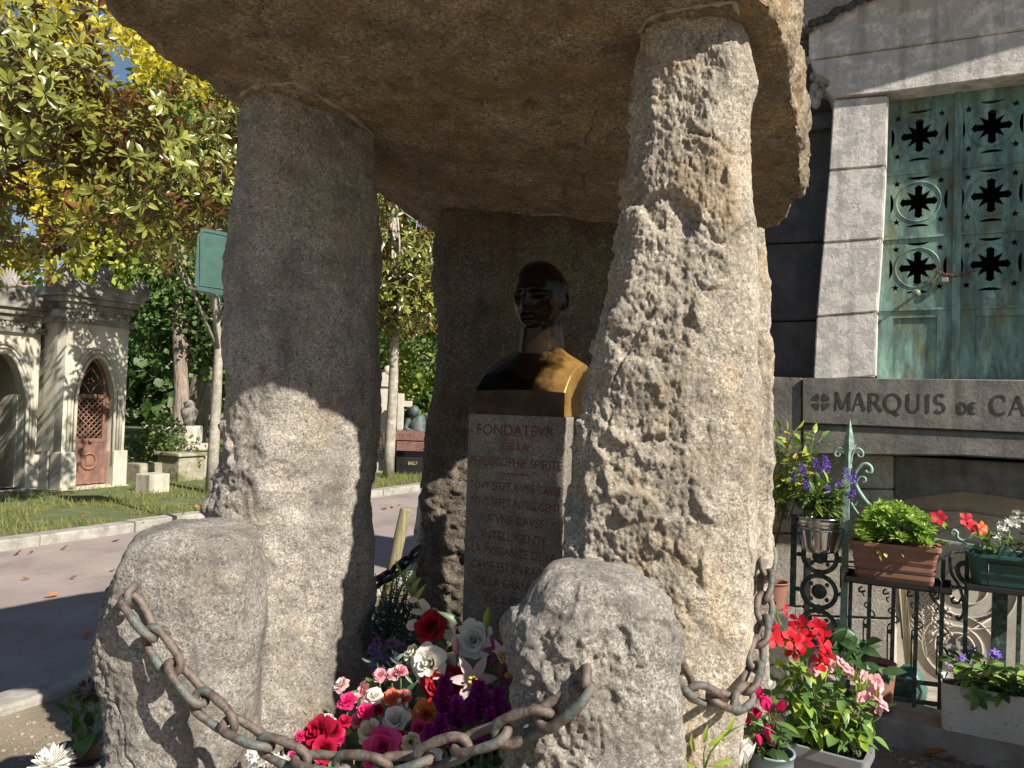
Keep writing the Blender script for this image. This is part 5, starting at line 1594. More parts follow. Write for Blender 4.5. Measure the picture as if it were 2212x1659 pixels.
for x, y, k in ((2027, 1118, 0), (2086, 1124, 1), (2100, 1140, 2), (2120, 1142, 9)):
    mesh_obj('flower', TRO if k == 9 else TRR[k], mv, None, face(fac(x, y, FO - .17), Vector((-.3 + .3 * k % 1, -1, .4)), 0.036, k))
for x, y in ((1995, 1130), (2005, 1150), (2018, 1148), (2032, 1140), (2045, 1146), (2020, 1170), (1998, 1165), (2030, 1176)):
    leaf_obj(mv, LM['lime'], fac(x, y, FO - .15), rdir(0.2, .6, rd), 0.055, -V + Z)
# white flowers and lime leaves in the green box
wf = thing('white_flower_plant', 'clump of small white flowers in the dark green window box', 'plant', a2 + ax2 * .4 + V * .08 + Z * .12)
WFM = bloom_mesh('small_flower', [(tiny, radial(6, 15, 0, 1.0, random.Random(2), .1), M['whitep']), (tiny, radial(3, 60, 0, .3, random.Random(3), .1), M['yel'])])
gtop = fac(2092, 1192, FO - .2).z
for k in range(75):
    t = rd.random(); p = Vector((a2.x, a2.y, gtop)) + ax2 * (0.22 + 0.62 * t) + V * rd.uniform(-.05, .2) + Z * (0.06 + 0.13 * math.sin(math.pi * t) * rd.uniform(.6, 1.1))
    mesh_obj('flower', WFM, wf, None, face(p, rdir(0.9, 1, rd) - V * .6, rd.uniform(.014, .02), rd.uniform(0, 6)))
tips = [Vector((a2.x, a2.y, gtop)) + ax2 * rd.uniform(.2, .8) + V * rd.uniform(-.05, .18) + Z * rd.uniform(.04, .16) for _ in range(14)]
leafy(wf, lambda r_: Vector((a2.x, a2.y, gtop - .03)) + ax2 * r_.uniform(.3, .7) + V * .08, tips, 5, 0.055, ['dark', 'lancedark', 'mid'], rd, 0.003)
tips = [Vector((a2.x, a2.y, gtop)) + ax2 * rd.uniform(.06, .3) + V * rd.uniform(-.05, .12) + Z * rd.uniform(.02, .12) for _ in range(6)]
leafy(wf, lambda r_: Vector((a2.x, a2.y, gtop - .03)) + ax2 * r_.uniform(.12, .3) + V * .08, tips, 4, 0.05, ['lime', 'mid'], rd, 0.003)
# glossy leaves with violet flowers in the white trough
gp = thing('glossy_plant', 'glossy green ground plant with violet flowers filling the white trough', 'plant', wo_ + U * .3 + V * .1 + Z * .3)
wtop = on_plane(2034, 1476, wo_, V).z
wb = Vector((wo_.x, wo_.y, wtop))
tips = [wb + U * rd.uniform(-.02, .62) + V * rd.uniform(-.08, .18) + Z * rd.uniform(.0, .13) for _ in range(38)]
leafy(gp, lambda r_: wb + U * r_.uniform(.05, .6) + V * r_.uniform(.05, .16) - Z * .03, tips, 5, 0.085, ['mid', 'mid', 'dark', 'lime'], rd, 0.004, up=.1)
STAR = bloom_mesh('star_flower', [(leaf_arr(0.4, 0.4, .1, .1, nseg=3), radial(5, 15, 0, 1, random.Random(5), .15), M['purple'])])
for x, y in ((2048, 1436), (2072, 1424), (2080, 1418), (2083, 1430), (2095, 1408), (2103, 1400), (2140, 1412), (2146, 1420), (2150, 1408), (2156, 1416)):
    mesh_obj('flower', STAR, gp, None, face(on_plane(x, y, wo_ + V * rd.uniform(.05, .15), V), Vector((0, -1, .5)) + rdir(0, 1, rd) * .4, 0.022, rd.uniform(0, 6)))
sp_ = [on_plane(2120, 1490, wo_ - V * .02, V), on_plane(2112, 1505, wo_ - V * .03, V), on_plane(2118, 1515, wo_ - V * .03, V)]
for k in range(6): leaf_obj(gp, LM['mid'], sp_[1], Vector((math.cos(k * 1.05), -.2, math.sin(k * 1.05))) * 1.0, 0.075, -V)
# red mandevilla and pink phlox in the grey trough
def gpos(px, py, d=0.0): return at(px, py, 2.93 + d)
gtop2 = Vector((gt0.x, gt0.y, gz)) + pgt * .08
md = thing('mandevilla_plant', 'scarlet trumpet-flowered mandevilla climbing from the grey trough', 'plant', gtop2 + dgt * .25)
tips = [gpos(x, y, rd.uniform(-.08, .12)) for x, y in ((1672, 1330), (1690, 1350), (1665, 1420), (1712, 1400), (1690, 1440), (1730, 1430), (1740, 1480), (1700, 1490), (1680, 1520), (1760, 1500), (1720, 1540), (1750, 1560), (1700, 1570), (1676, 1470), (1770, 1450))]
leafy(md, lambda r_: gtop2 + dgt * r_.uniform(.05, .6) - Z * .03, tips, 8, 0.098, ['mid', 'mid', 'lime', 'lime'], rd, 0.003, droop=.55)
for i, (x, y, nx, s) in enumerate(((1652, 1310, 0, .036), (1663, 1308, -.4, .034), (1668, 1366, .1, .044), (1673, 1380, -.2, .04), (1725, 1340, .1, .038), (1722, 1362, -.2, .042), (1712, 1380, 0, .046), (1733, 1390, .3, .046), (1716, 1404, -.1, .04), (1764, 1352, .2, .036), (1772, 1362, .4, .042), (1778, 1392, .1, .044), (1772, 1406, .3, .044), (1782, 1418, -.2, .036), (1772, 1430, .2, .036), (1695, 1318, .2, .028))):
    mesh_obj('flower', TRR[i % 3], md, None, face(gpos(x, y, -.12), Vector((nx, -1, .35)) + rdir(0, 1, rd) * .8, s * .86, rd.uniform(0, 6)))
ph = thing('pink_phlox', 'pink phlox with pale buds at the right end of the grey trough', 'plant', gtop2 + dgt * .8)
tips = [gpos(x, y, rd.uniform(-.08, .1)) for x, y in ((1800, 1450), (1825, 1440), (1850, 1460), (1870, 1480), (1880, 1510), (1895, 1520), (1860, 1530), (1840, 1500), (1815, 1500), (1880, 1560), (1830, 1550), (1890, 1580), (1800, 1540), (1785, 1480))]
leafy(ph, lambda r_: gtop2 + dgt * r_.uniform(.55, .98) - Z * .03, tips, 8, 0.080, ['mid', 'lance', 'lime', 'mid'], rd, 0.003, droop=.4)
PHX = bloom_mesh('phlox_flower', [(leaf_arr(0.95, 0.7, .05, .1, tip=.6, nseg=4), radial(5, 8, 0.05, 1, random.Random(6), .15), M['pink']), (leaf_arr(0.95, 0.7, .05, .1, tip=.6, nseg=4), radial(5, 40, 0.0, .7, random.Random(7), .2, .6), M['pink'])])
for x, y, s in ((1760, 1445, .03), (1795, 1437, .032), (1817, 1432, .032), (1826, 1442, .036), (1835, 1452, .026), (1848, 1462, .026), (1864, 1462, .03), (1890, 1472, .036), (1898, 1484, .036), (1882, 1496, .026), (1862, 1506, .03), (1895, 1506, .034), (1906, 1522, .034), (1900, 1530, .03)):
    mesh_obj('flower', PHX, ph, None, face(gpos(x, y, -.1), Vector((.2, -1, .5)) + rdir(0, 1, rd) * .7, s * .86, rd.uniform(0, 6)))
BUD = bloom_mesh('bud', [(leaf_arr(0.3, .4, .6, 0, nseg=3), [frame(Vector((0, 0, 0)), Z, Vector((math.cos(a), math.sin(a), 0)), 1) for a in (0, 2.1, 4.2)], M['leaf_lime'])])
for x, y in ((1845, 1466), (1851, 1462), (1857, 1470), (1875, 1476), (1852, 1488), (1862, 1486), (1808, 1440), (1812, 1446), (1898, 1500)):
    mesh_obj('bud', BUD, ph, None, Matrix.Translation(gpos(x, y + 8, -.13)) @ Euler((rd.uniform(-.3, .3), rd.uniform(-.3, .3), 0)).to_matrix().to_4x4() @ Matrix.Scale(.035, 4))
# dark pachysandra-like leaves in the red-brown pot
dk = thing('dark_leaf_plant', 'whorled dark leaves rising behind the pink flowers, before the fence', 'plant', Vector((rp.x, rp.y, rp_z)))
for x, y in ((1838, 1388), (1848, 1372), (1820, 1402), (1856, 1400), (1870, 1392), (1830, 1420), (1850, 1425), (1896, 1446), (1905, 1452), (1890, 1460), (1800, 1396), (1812, 1380)):
    for k in range(4): leaf_obj(dk, LM['dark'], at(x, y, 3.45), rdir(.1, .5, rd), .10, Z - V)
stems(dk, [[at(1880, 1470, 3.6), at(1850, 1430, 3.5), at(1845, 1390, 3.45)], [at(1885, 1470, 3.6), at(1897, 1448, 3.5)]], .005, M['stem_green'])
# cyclamen
cyt = thing('cyclamen_plant', 'cyclamen with magenta swept-back flowers beside the right standing stone', 'plant', Vector((cy.x, cy.y, cy.z)))
cyp_ = leaf_arr(0.62, 0.55, 0.25, -0.25, nseg=5)
CYC = bloom_mesh('cyclamen_flower', [(cyp_, radial(5, 62, 0.05, 1, random.Random(3), .2), M['magenta'])])
CYW = bloom_mesh('cyclamen_flower', [(cyp_, radial(5, 62, 0.05, 1, random.Random(4), .2), M['whitep'])])
st_ = []
for i, (x, y, s) in enumerate(((1622, 1512, .05), (1634, 1500, .045), (1612, 1546, .05), (1604, 1528, .035), (1664, 1540, .055), (1640, 1550, .05), (1622, 1562, .045), (1667, 1606, .055), (1643, 1612, .035), (1676, 1536, .04), (1664, 1490, .03))):
    p = at(x, y, 2.2 + rd.uniform(-.04, .08)); mesh_obj('flower', CYC if i < 10 else CYW, cyt, None, Matrix.Translation(p) @ Euler((rd.uniform(-.9, .9), rd.uniform(-.9, .9), rd.uniform(0, 6))).to_matrix().to_4x4() @ Matrix.Scale(s, 4))
    st_.append([Vector((cy.x, cy.y, cy.z - .02)), Vector((cy.x, cy.y, cy.z)).lerp(p, .6) + Vector((rd.uniform(-.03, .03), 0, 0)), p])
stems(cyt, st_, .0022, M['stem_brown'])
tips = [at(x, y, 2.25 + rd.uniform(-.05, .1)) for x, y in ((1650, 1570), (1675, 1575), (1625, 1590), (1640, 1610), (1690, 1560), (1660, 1630), (1620, 1625), (1690, 1600), (1655, 1520), (1640, 1490), (1610, 1600))]
leafy(cyt, Vector((cy.x, cy.y, cy.z - .02)), tips, 3, .085, ['mid', 'dark', 'mid'], rd, .003, up=.1)
wcy = thing('cyclamen_plant', 'white cyclamen with swept-back petals at the bottom edge by the right stone', 'plant', Vector((at(1612, 1690, 2.1).x, 2.1, .4)))
st_ = []
for x, y in ((1602, 1638), (1616, 1640), (1608, 1650), (1598, 1655)):
    p = at(x, y, 2.1); mesh_obj('flower', CYW, wcy, None, Matrix.Translation(p) @ Euler((rd.uniform(-.4, .4), rd.uniform(-.4, .4), rd.uniform(0, 6))).to_matrix().to_4x4() @ Matrix.Scale(.05, 4)); st_.append([at(1612, 1690, 2.1), p])
stems(wcy, st_, .002, M['stem_green'])
# seedling twig with a few leaves at the bottom, against the right stone
tw = thing('twig', 'leafy green twig at the bottom edge before the right standing stone', 'plant', at(1530, 1670, 1.88))
stems(tw, [[at(1520, 1665, 1.88), at(1535, 1625, 1.88), at(1556, 1597, 1.87), at(1585, 1575, 1.86), at(1612, 1562, 1.86)], [at(1522, 1665, 1.88), at(1520, 1630, 1.88), at(1524, 1610, 1.88)]], .003, M['stem_green'])
for x, y, dx, dz in ((1530, 1612, .5, .5), (1548, 1600, .6, .6), (1500, 1625, -.3, 1), (1545, 1650, 1, .3), (1505, 1655, -1, .3), (1570, 1585, .3, .9), (1520, 1605, .1, 1), (1535, 1655, .8, -.1)):
    leaf_obj(tw, LM['limelance'], at(x, y, 1.87), Vector((dx, -.2, dz)), .045, -V)
# ================================================================== ground, road, kerbs, verge
def UV(u, v, z=0.0): return U * u + V * v + Z * z
KN, KF = -4.32, -8.3
ng = NT('soil_gravel')
c = ng.ramp(ng.noise(2.5, 5, 0.6), [(0.3, (0.13, 0.10, 0.07)), (0.7, (0.27, 0.22, 0.155))])
c = ng.mix(ng.ramp(ng.vor(38, out='Distance'), [(0.0, 0.4), (0.28, 0.0)]), c, ng.ramp(ng.noise(30, 2), [(0.3, (0.20, 0.165, 0.125)), (0.7, (0.42, 0.37, 0.30))]))
ng.set(Base_Color=c, Roughness=0.95); ng.bump(ng.noise(45, 4, 0.7), 0.7, 0.015)
mb = MB(); mb.add([(-400, -60, 0), (400, -60, 0), (400, 700, 0), (-400, 700, 0)], [(0, 1, 2, 3)])
tag(mb.build('ground', ng.m), kind='structure')
nrd = NT('asphalt_pinkish')
c = nrd.ramp(nrd.noise(1.4, 5, 0.6), [(0.3, (0.225, 0.182, 0.168)), (0.7, (0.32, 0.265, 0.245))])
c = nrd.mix(0.55, c, nrd.ramp(nrd.noise(130, 4, 0.8), [(0.3, 0.45), (0.7, 1.45)]), 'MULTIPLY')
c = nrd.mix(nrd.ramp(nrd.noise(0.9, 6, 0.7, 0.8), [(0.52, 0.0), (0.62, 0.35)]), c, (0.11, 0.095, 0.09))
nrd.set(Base_Color=c, Roughness=0.9); nrd.bump(nrd.noise(220, 3), 0.6, 0.004)
mb = MB(); mb.add([UV(KF + .02, -30, .004), UV(KN - .02, -30, .004), UV(KN - .02, 60, .004), UV(KF + .02, 60, .004)], [(0, 1, 2, 3)])
tag(mb.build('road', nrd.m), kind='structure')
nk_ = NT('kerb_granite')
c = nk_.ramp(nk_.noise(6, 5, 0.65), [(0.3, (0.19, 0.178, 0.155)), (0.7, (0.40, 0.38, 0.34))])
c = nk_.mix(0.5, c, nk_.ramp(nk_.noise(160, 2), [(0.3, 0.6), (0.7, 1.2)]), 'MULTIPLY')
nk_.set(Base_Color=c, Roughness=0.9); nk_.bump(nk_.noise(70, 4), 0.5, 0.006)
def kerb(u0, u1, h, v0, v1, seed):
    rdk = random.Random(seed)
    root = bpy.data.objects.new('kerb', None); COL.objects.link(root); WM[root.name] = Matrix(); tag(root, kind='structure')
    v = v0
    while v < v1:
        L_ = rdk.uniform(.85, 1.15)
        dh = rdk.uniform(-.008, .008)
        mb = MB(); mb.box(UV(u0 + rdk.uniform(-.008, .008), v + .006, -.1), U * (u1 - u0), V * (L_ - .012), Z * (h + .1 + dh), .018)
        mb.build('kerb_stone', nk_.m, root)
        v += L_
kerb(KF - .22, KF, .12, -1, 17, 1)
kerb(KN, KN + .22, .05, -2, 12, 2)
ngs = NT('verge_earth')
ngs.set(Base_Color=ngs.ramp(ngs.noise(5, 5, .65), [(.3, (.10, .085, .04)), (.5, (.075, .11, .03)), (.7, (.17, .15, .08))]), Roughness=.95); ngs.bump(ngs.noise(30, 4), .8, .02)
mb = MB(); mb.add([UV(-40, -10, .09), UV(KF - .2, -10, .09), UV(KF - .2, 40, .09), UV(-40, 40, .09)], [(0, 1, 2, 3)])
tag(mb.build('verge', ngs.m), kind='structure')
# grass on the verge
rg = np.random.default_rng(12)
M['grass'] = leaf_mat('grass_blades', (0.06, 0.10, 0.015), (0.27, 0.26, 0.07), trans=.3, rough=.6)
blade = (np.array([(0, -.05, 0), (0, .05, 0), (.55, .035, .08), (.55, -.035, .08), (1, 0, .3)], float), np.array([(0, 1, 2, 3), (3, 2, 4, 4)], int))
bl_v, bl_f = blade[0], np.array([(0, 1, 2), (0, 2, 3), (3, 2, 4)], int)
def grass(n, u0, u1, v0, v1, h):
    uv = np.stack([rg.uniform(u0, u1, n), rg.uniform(v0, v1, n)], 1)
    ok = pn(np.stack([uv[:, 0] * .9, uv[:, 1] * .9, np.full(n, 3.1)], 1)) > -.28
    return [frame(UV(float(u_), float(v_), .088), Vector((rg.normal(0, .35), rg.normal(0, .35), 1)), Vector((rg.normal(), rg.normal(), 0)), h * rg.uniform(.5, 1.3)) for u_, v_ in uv[ok]]
ms = grass(15000, KF - 2.4, KF - .22, 1.5, 15, .085) + grass(4000, KF - 3.7, KF - 2.4, 1.5, 15, .09)
tag(cloud('grass', (bl_v, bl_f), ms, M['grass']), 'short autumn grass on the verge across the road', 'grass', kind='stuff')

# ================================================================== two gothic chapels across the road
nst = NT('chapel_limestone')
c = nst.ramp(nst.noise(2.6, 6, .65), [(.3, (.36, .325, .25)), (.5, (.47, .44, .36)), (.7, (.54, .515, .44))])
c = nst.mix(nst.ramp(nst.noise(1.5, 5, .6, co=nst.mapping((3, 3, .6))), [(.5, 0.0), (.7, .6)]), c, (.16, .15, .12))
nst.set(Base_Color=c, Roughness=.9); nst.bump(nst.noise(35, 4), .4, .01)
nsd = NT('chapel_blackened')
nsd.set(Base_Color=nsd.ramp(nsd.noise(3.5, 6, .7), [(.32, (.075, .072, .065)), (.5, (.20, .185, .16)), (.68, (.36, .34, .30))]), Roughness=.92); nsd.bump(nsd.noise(35, 4), .5, .012)
nri = NT('iron_door_rust')
nri.set(Base_Color=nri.ramp(nri.noise(6, 6, .7, co=nri.mapping((1, 1, .6))), [(.3, (.085, .045, .04)), (.5, (.165, .085, .065)), (.7, (.33, .15, .065))]), Roughness=.8); nri.bump(nri.noise(60, 4), .4, .004)
M.update(chap=nst.m, chapd=nsd.m, rustdoor=nri.m)
def pane(outer, holes, P0, ax, az, depth_vec, name, mat, parent):
    """flat wall with holes: 2D loops in (ax,az) metres from P0, thickened along depth_vec"""
    cu = bpy.data.curves.new(name, 'CURVE'); cu.dimensions = '2D'; cu.fill_mode = 'BOTH'; cu.extrude = .5
    for lp in [outer] + holes:
        sp = cu.splines.new('POLY'); sp.points.add(len(lp) - 1)
        for k, p in enumerate(lp): sp.points[k].co = (p[0], p[1], 0, 1)
        sp.use_cyclic_u = True
    o = bpy.data.objects.new(name, cu); COL.objects.link(o)
    me = bpy.data.meshes.new_from_object(o.evaluated_get(bpy.context.evaluated_depsgraph_get()))
    bpy.data.objects.remove(o); bpy.data.curves.remove(cu)
    v = np.empty(len(me.vertices) * 3, np.float32); me.vertices.foreach_get('co', v); v = v.reshape(-1, 3)
    me.vertices.foreach_set('co', np.array([list(P0 + ax * float(p[0]) + az * float(p[1]) + depth_vec * float(p[2] + .5)) for p in v], np.float32).ravel())
    me.materials.clear(); me.update()
    return mesh_obj(name, me, parent, mat)
def arch_loop(x0, x1, z0, zs, za, n=10):
    """pointed arch outline from lower left round to lower right"""
    xm = (x0 + x1) / 2; w = x1 - x0
    pts = [(x0, z0), (x0, zs)]
    for k in range(1, n): 
        t = k / n; a = t * math.pi / 2
        pts.append((x0 + (xm - x0) * (1 - math.cos(a)) ** 1.25 if False else x0 + (xm - x0) * (t ** 1.7 * .55 + t * .45) , zs + (za - zs) * math.sin(a) ** .92))
    pts.append((xm, za))
    for k in range(n - 1, 0, -1):
        t = k / n; a = t * math.pi / 2
        pts.append((x1 - (x1 - xm) * (t ** 1.7 * .55 + t * .45), zs + (za - zs) * math.sin(a) ** .92))
    pts += [(x1, zs), (x1, z0)]
    return pts
def chapel(label, u_f, pxl, pxr, ybase, lev, door, arch, parent_loc, v_ext=0.0):
    P0 = UV(u_f, 0)
    def cf(px, py): return on_plane(px, py, P0, U)
    vl, vr = cf(pxl, 950).dot(V), cf(pxr, 950).dot(V)
    pm = (pxl + pxr) / 2
    z = {k: cf(pm, y).z for k, y in lev.items()}
    w = vr - vl
    t = thing('chapel', label, 'chapel', UV(u_f - .7, (vl + vr) / 2))
    B = UV(u_f, vl)
    D_ = 1.5
    outer = [(0, 0), (w, 0), (w, z['cor0']), (0, z['cor0'])]
    x0, x1, zs, za, zb = arch
    a_l = arch_loop(w * x0, w * x1, zb, cf(pm, zs).z, cf(pm, za).z)
    pane(outer, [a_l], B, V, Z, U * -.22, 'front_wall', M['chap'], t)
    mb = MB()
    mb.box(B - U * .222, U * -(D_ - .222), V * .2, Z * z['cor0']); mb.build('side_wall', M['chap'], t)
    mb = MB(); mb.box(B - U * .222 + V * (w - .2), U * -(D_ - .222), V * .2, Z * z['cor0']); mb.build('side_wall', M['chap'], t)
    mb = MB(); mb.box(B - U * D_ + V * .0, U * -.15, V * w, Z * z['cor0']); mb.build('rear_wall', M['chapd'], t)
    # mouldings round the arch
    for k, (g_, r_) in enumerate(((.015, .030), (.075, .022), (.125, .030))):
        al = arch_loop(w * x0 - g_, w * x1 + g_, zb + .32, cf(pm, zs).z, cf(pm, za).z + g_ * 1.3)
        mb = MB(True); mb.tube([B + V * x + Z * zz + U * .012 for x, zz in al], r_, 6); mb.build('arch_moulding', M['chap'], t)
    # plinths at the foot of the jambs and the base course
    hp = z['plinth']
    for (a, b) in ((-.03, w * x0 + .005), (w * x1 - .005, w + .03)):
        mb = MB(); mb.box(B + V * a + U * .07, U * -.3, V * (b - a), Z * hp, .015); mb.build('plinth', M['chap'], t)
    mb = MB(); mb.box(B + V * -.06 + U * .12, U * -1.4, V * (w + .12), Z * .1, .01); mb.build('base_course', M['chap'], t)
    mb = MB(); mb.box(B - U * .3 + V * -.035 + Z * .1, U * -1.1, V * .03, Z * (hp - .1)); mb.build('plinth', M['chap'], t)
    def band(z0, z1, pr, mat, name):
        mb = MB(); mb.box(B + V * -pr + U * pr + Z * z0, U * -(D_ + 2 * pr), V * (w + 2 * pr), Z * (z1 - z0), .012); mb.build(name, mat, t)
    band(z['str0'], z['str1'], .07, M['chapd'], 'string_course')
    band(z['cor0'] + .003, z['cor0'] + .10, .05, M['chapd'], 'cornice')
    band(z['cor0'] + .103, z['cor1'] - .05, .11, M['chapd'], 'cornice')
    band(z['cor1'] - .047, z['cor1'], .17, M['chapd'], 'cornice')
    # carved frieze leaves
    mb = MB(True); rdc = random.Random(3)
    for k in range(int(w / .07)):
        c_ = B + V * (.05 + k * .07) + Z * ((z['str1'] + z['cor0']) / 2 + rdc.uniform(-.04, .04)) + U * .012
        mb.sphere(c_, rdc.uniform(.03, .05), 7, 5, (.5, 1, 1.1))
    tag(mb.build('frieze', M['chapd'], t), kind='stuff')
    # gabled roof slab with acroteria
    zr = z['cor1']; zp = z['ridge']
    mb = MB()
    lp = [B + V * -.15 + U * .15 + Z * zr, B + V * (w + .15) + U * .15 + Z * zr, B + V * (w + .15) + U * .15 + Z * (zr + .1), B + V * (w / 2) + U * .15 + Z * zp, B + V * -.15 + U * .15 + Z * (zr + .1)]
    mb.prism(lp, U * -(D_ + .3)); mb.build('roof', M['chapd'], t)
    for vv in (-.12, w + .12):
        mb = MB(True)
        c_ = B + V * vv + U * .10 + Z * zr
        for j in range(9):
            an = R(-60 + 15 * j); mb.tube([c_, c_ + V * (.12 * math.sin(an)) + Z * (.20 * math.cos(an)), c_ + V * (.22 * math.sin(an)) + Z * (.40 * math.cos(an))], [.05, .05, .010], 6)
        mb.build('acroterion', M['chapd'], t)
    mb = MB(True); c_ = B + V * (w / 2) + U * .10 + Z * (zp - .05)
    for j in range(7):
        an = R(-50 + 16 * j); mb.tube([c_, c_ + V * (.08 * math.sin(an)) + Z * (.13 * math.cos(an)), c_ + V * (.2 * math.sin(an)) + Z * (.36 * math.cos(an))], [.045, .045, .01], 6)
    mb.build('acroterion', M['chapd'], t)
    if door:
        dw0, dw1 = w * x0 + .01, w * x1 - .01
        DB = B - U * .12
        dr = tag(mesh_obj('door', bpy.data.meshes.new('door'), t), 'rusty iron door with lattice and gothic tracery')
        zl0, zl1, zu = cf(pm, 1000 - 30).z, cf(pm, 925).z, cf(pm, 858).z
        zd = [zb + .02, cf(pm, 953).z, cf(pm, 858).z]
        mb = MB(); mb.box(DB + V * dw0 + Z * zd[0], U * -.03, V * (dw1 - dw0), Z * (zd[1] - zd[0]), .006); mb.build('lower_panel', M['rustdoor'], dr)
        mb = MB(True); c_ = DB + V * ((dw0 + dw1) / 2) + Z * ((zd[0] + zd[1]) / 2 + .02)
        mb.tube([c_ + V * (.13 * math.cos(k * .35)) + Z * (.13 * math.sin(k * .35)) + U * .006 for k in range(18)], .022, 6, closed=True); mb.box(c_ - V * .05 - Z * .07, U * .015, V * .1, Z * .13, .01)
        mb.build('wreath', M['rustdoor'], dr)
        for (a, b) in ((dw0, dw0 + .06), (dw1 - .10, dw1)):
            mb = MB(); mb.box(DB + V * a + Z * zd[1] + U * .003, U * -.035, V * (b - a), Z * (zd[2] - zd[1] + .02), .004); mb.build('stile', M['rustdoor'], dr)
        for zz in (zd[1] - .03, zd[2] - .02):
            mb = MB(); mb.box(DB + V * dw0 + Z * zz + U * .008, U * -.045, V * (dw1 - dw0), Z * .07, .004); mb.build('rail', M['rustdoor'], dr)
        n_l = 7
        wi, hi = dw1 - dw0 - .16, zd[2] - zd[1]
        for sg in (1, -1):
            for k in range(-n_l, n_l + 3):
                # clipped diagonal bars
                st = wi / 5
                x_a = k * st; pts_ = []
                for s_ in (0, 1):
                    pass
                za_, zb_ = 0.0, hi
                xs0, xs1 = x_a, x_a + hi
                t0, t1 = 0.0, 1.0
                def cl(x): return min(max(x, 0), wi)
                t0 = (cl(xs0) - xs0) / (xs1 - xs0); t1 = (cl(xs1) - xs0) / (xs1 - xs0)
                if t1 - t0 < .02: continue
                q0, q1 = (xs0 + (xs1 - xs0) * t0, hi * t0), (xs0 + (xs1 - xs0) * t1, hi * t1)
                if sg < 0: q0, q1 = (wi - q0[0], q0[1]), (wi - q1[0], q1[1])
                mb = MB(True); mb.tube([DB + V * (dw0 + .06 + q0[0]) + Z * (zd[1] + q0[1]) - U * .02, DB + V * (dw0 + .06 + q1[0]) + Z * (zd[1] + q1[1]) - U * (.02 + .004 * sg)], .011, 5)
                mb.build('lattice_bar', M['rustdoor'], dr)
        al = arch_loop(dw0 + .02, dw1 - .05, zd[2], cf(pm, zs).z, cf(pm, za).z - .03)
        mb = MB(True); mb.tube([DB + V * x + Z * zz - U * .02 for x, zz in al], .028, 6)
        xm = (dw0 + dw1 - .03) / 2; zt = cf(pm, za).z
        for (xa, za_, xb, zb_, sg) in ((dw0 + .05, zd[2] + .03, xm, zt - .16, 1), (dw1 - .08, zd[2] + .03, xm, zt - .16, -1), (xm, zd[2] + .03, dw0 + .08, zd[2] + .3, -1), (xm, zd[2] + .03, dw1 - .1, zd[2] + .3, 1)):
            mb.tube([DB + V * (xa + (xb - xa) * k / 6 + sg * -.04 * math.sin(k / 6 * math.pi)) + Z * (za_ + (zb_ - za_) * k / 6) - U * .02 for k in range(7)], .013, 5)
        for k in range(5):
            an = 2 * math.pi * k / 5; mb.sphere(DB + V * (xm + .05 * math.cos(an)) + Z * (zd[2] + .26 + .05 * math.sin(an)) - U * .02, .02, 6, 4)
        mb.build('tracery', M['rustdoor'], dr)
        mb = MB(True); mb.sphere(DB + V * (dw0 + (dw1 - dw0) * .5) + Z * (zd[1] + .0) + U * .03, .035, 8, 6); mb.build('handle', M['rustdoor'], dr)
    return t
lev1 = dict(cor0=672, cor1=640, str0=702, str1=690, plinth=975, ridge=612)
chapel('small gothic chapel with a rusty lattice door under a pointed arch', -12.05, 133, 268, 1070, lev1, True, (.20, .80, 855, 772, .12), None)
lev2 = dict(cor0=690, cor1=655, str0=715, str1=703, plinth=985, ridge=618)
chapel('gothic chapel with an open dark arch, cut by the left picture edge', -12.62, -90, 78, 1080, lev2, False, (.16, .84, 870, 762, .1), None)

# ================================================================== trees
nbk_ = NT('bark_grey_brown')
co = nbk_.mapping((7, 7, 1.2))
nbk_.set(Base_Color=nbk_.ramp(nbk_.noise(3, 6, .65, co=co), [(.3, (.085, .065, .05)), (.5, (.22, .175, .14)), (.7, (.34, .29, .235))]), Roughness=.9); nbk_.bump(nbk_.noise(4, 5, co=co), .9, .03)
nbp_ = NT('bark_pale_smooth')
nbp_.set(Base_Color=nbp_.ramp(nbp_.noise(9, 6, .7), [(.3, (.17, .155, .12)), (.55, (.33, .30, .25)), (.7, (.46, .43, .37))]), Roughness=.85); nbp_.bump(nbp_.noise(25, 5), .5, .01)
M.update(bark=nbk_.m, barkp=nbp_.m)
M['mag'] = leaf_mat('magnolia_leaf', (0.025, 0.045, 0.010), (0.26, 0.27, 0.05), rough=.25, under=(0.17, 0.085, 0.03), trans=.15, spec=.5)
M['maple'] = leaf_mat('maple_leaf_yellow', (0.46, 0.40, 0.03), (0.68, 0.60, 0.07), rough=.6, trans=.45)
M['maplegreen'] = leaf_mat('maple_leaf_lime', (0.20, 0.28, 0.03), (0.44, 0.48, 0.07), rough=.6, trans=.45)
M['darkfol'] = leaf_mat('tree_leaf_dark', (0.035, 0.075, 0.018), (0.11, 0.19, 0.04), rough=.5, trans=.3)
M['midfol'] = leaf_mat('tree_leaf_mid', (0.06, 0.12, 0.02), (0.17, 0.24, 0.05), rough=.5, trans=.4)
mag_t = leaf_arr(0.34, 0.55, 0.22, 0.20, nseg=4)
def rosette_mats(c, axis, rd_, n=8, s=.165):
    axis = axis.normalized(); a0 = axis.orthogonal().normalized()
    out = []
    for k in range(n):
        an = 2 * math.pi * k / n + rd_.uniform(-.3, .3)
        rad = Quaternion(axis, an) @ a0
        tl = rd_.uniform(-.15, 1.25)
        d = rad * math.cos(tl) + axis * math.sin(tl)
        up = axis * math.cos(tl) - rad * math.sin(tl)
        out.append(frame(c + d * .01, d, up + rdir(0, 1, rd_) * .25, s * rd_.uniform(.7, 1.15)))
    return out
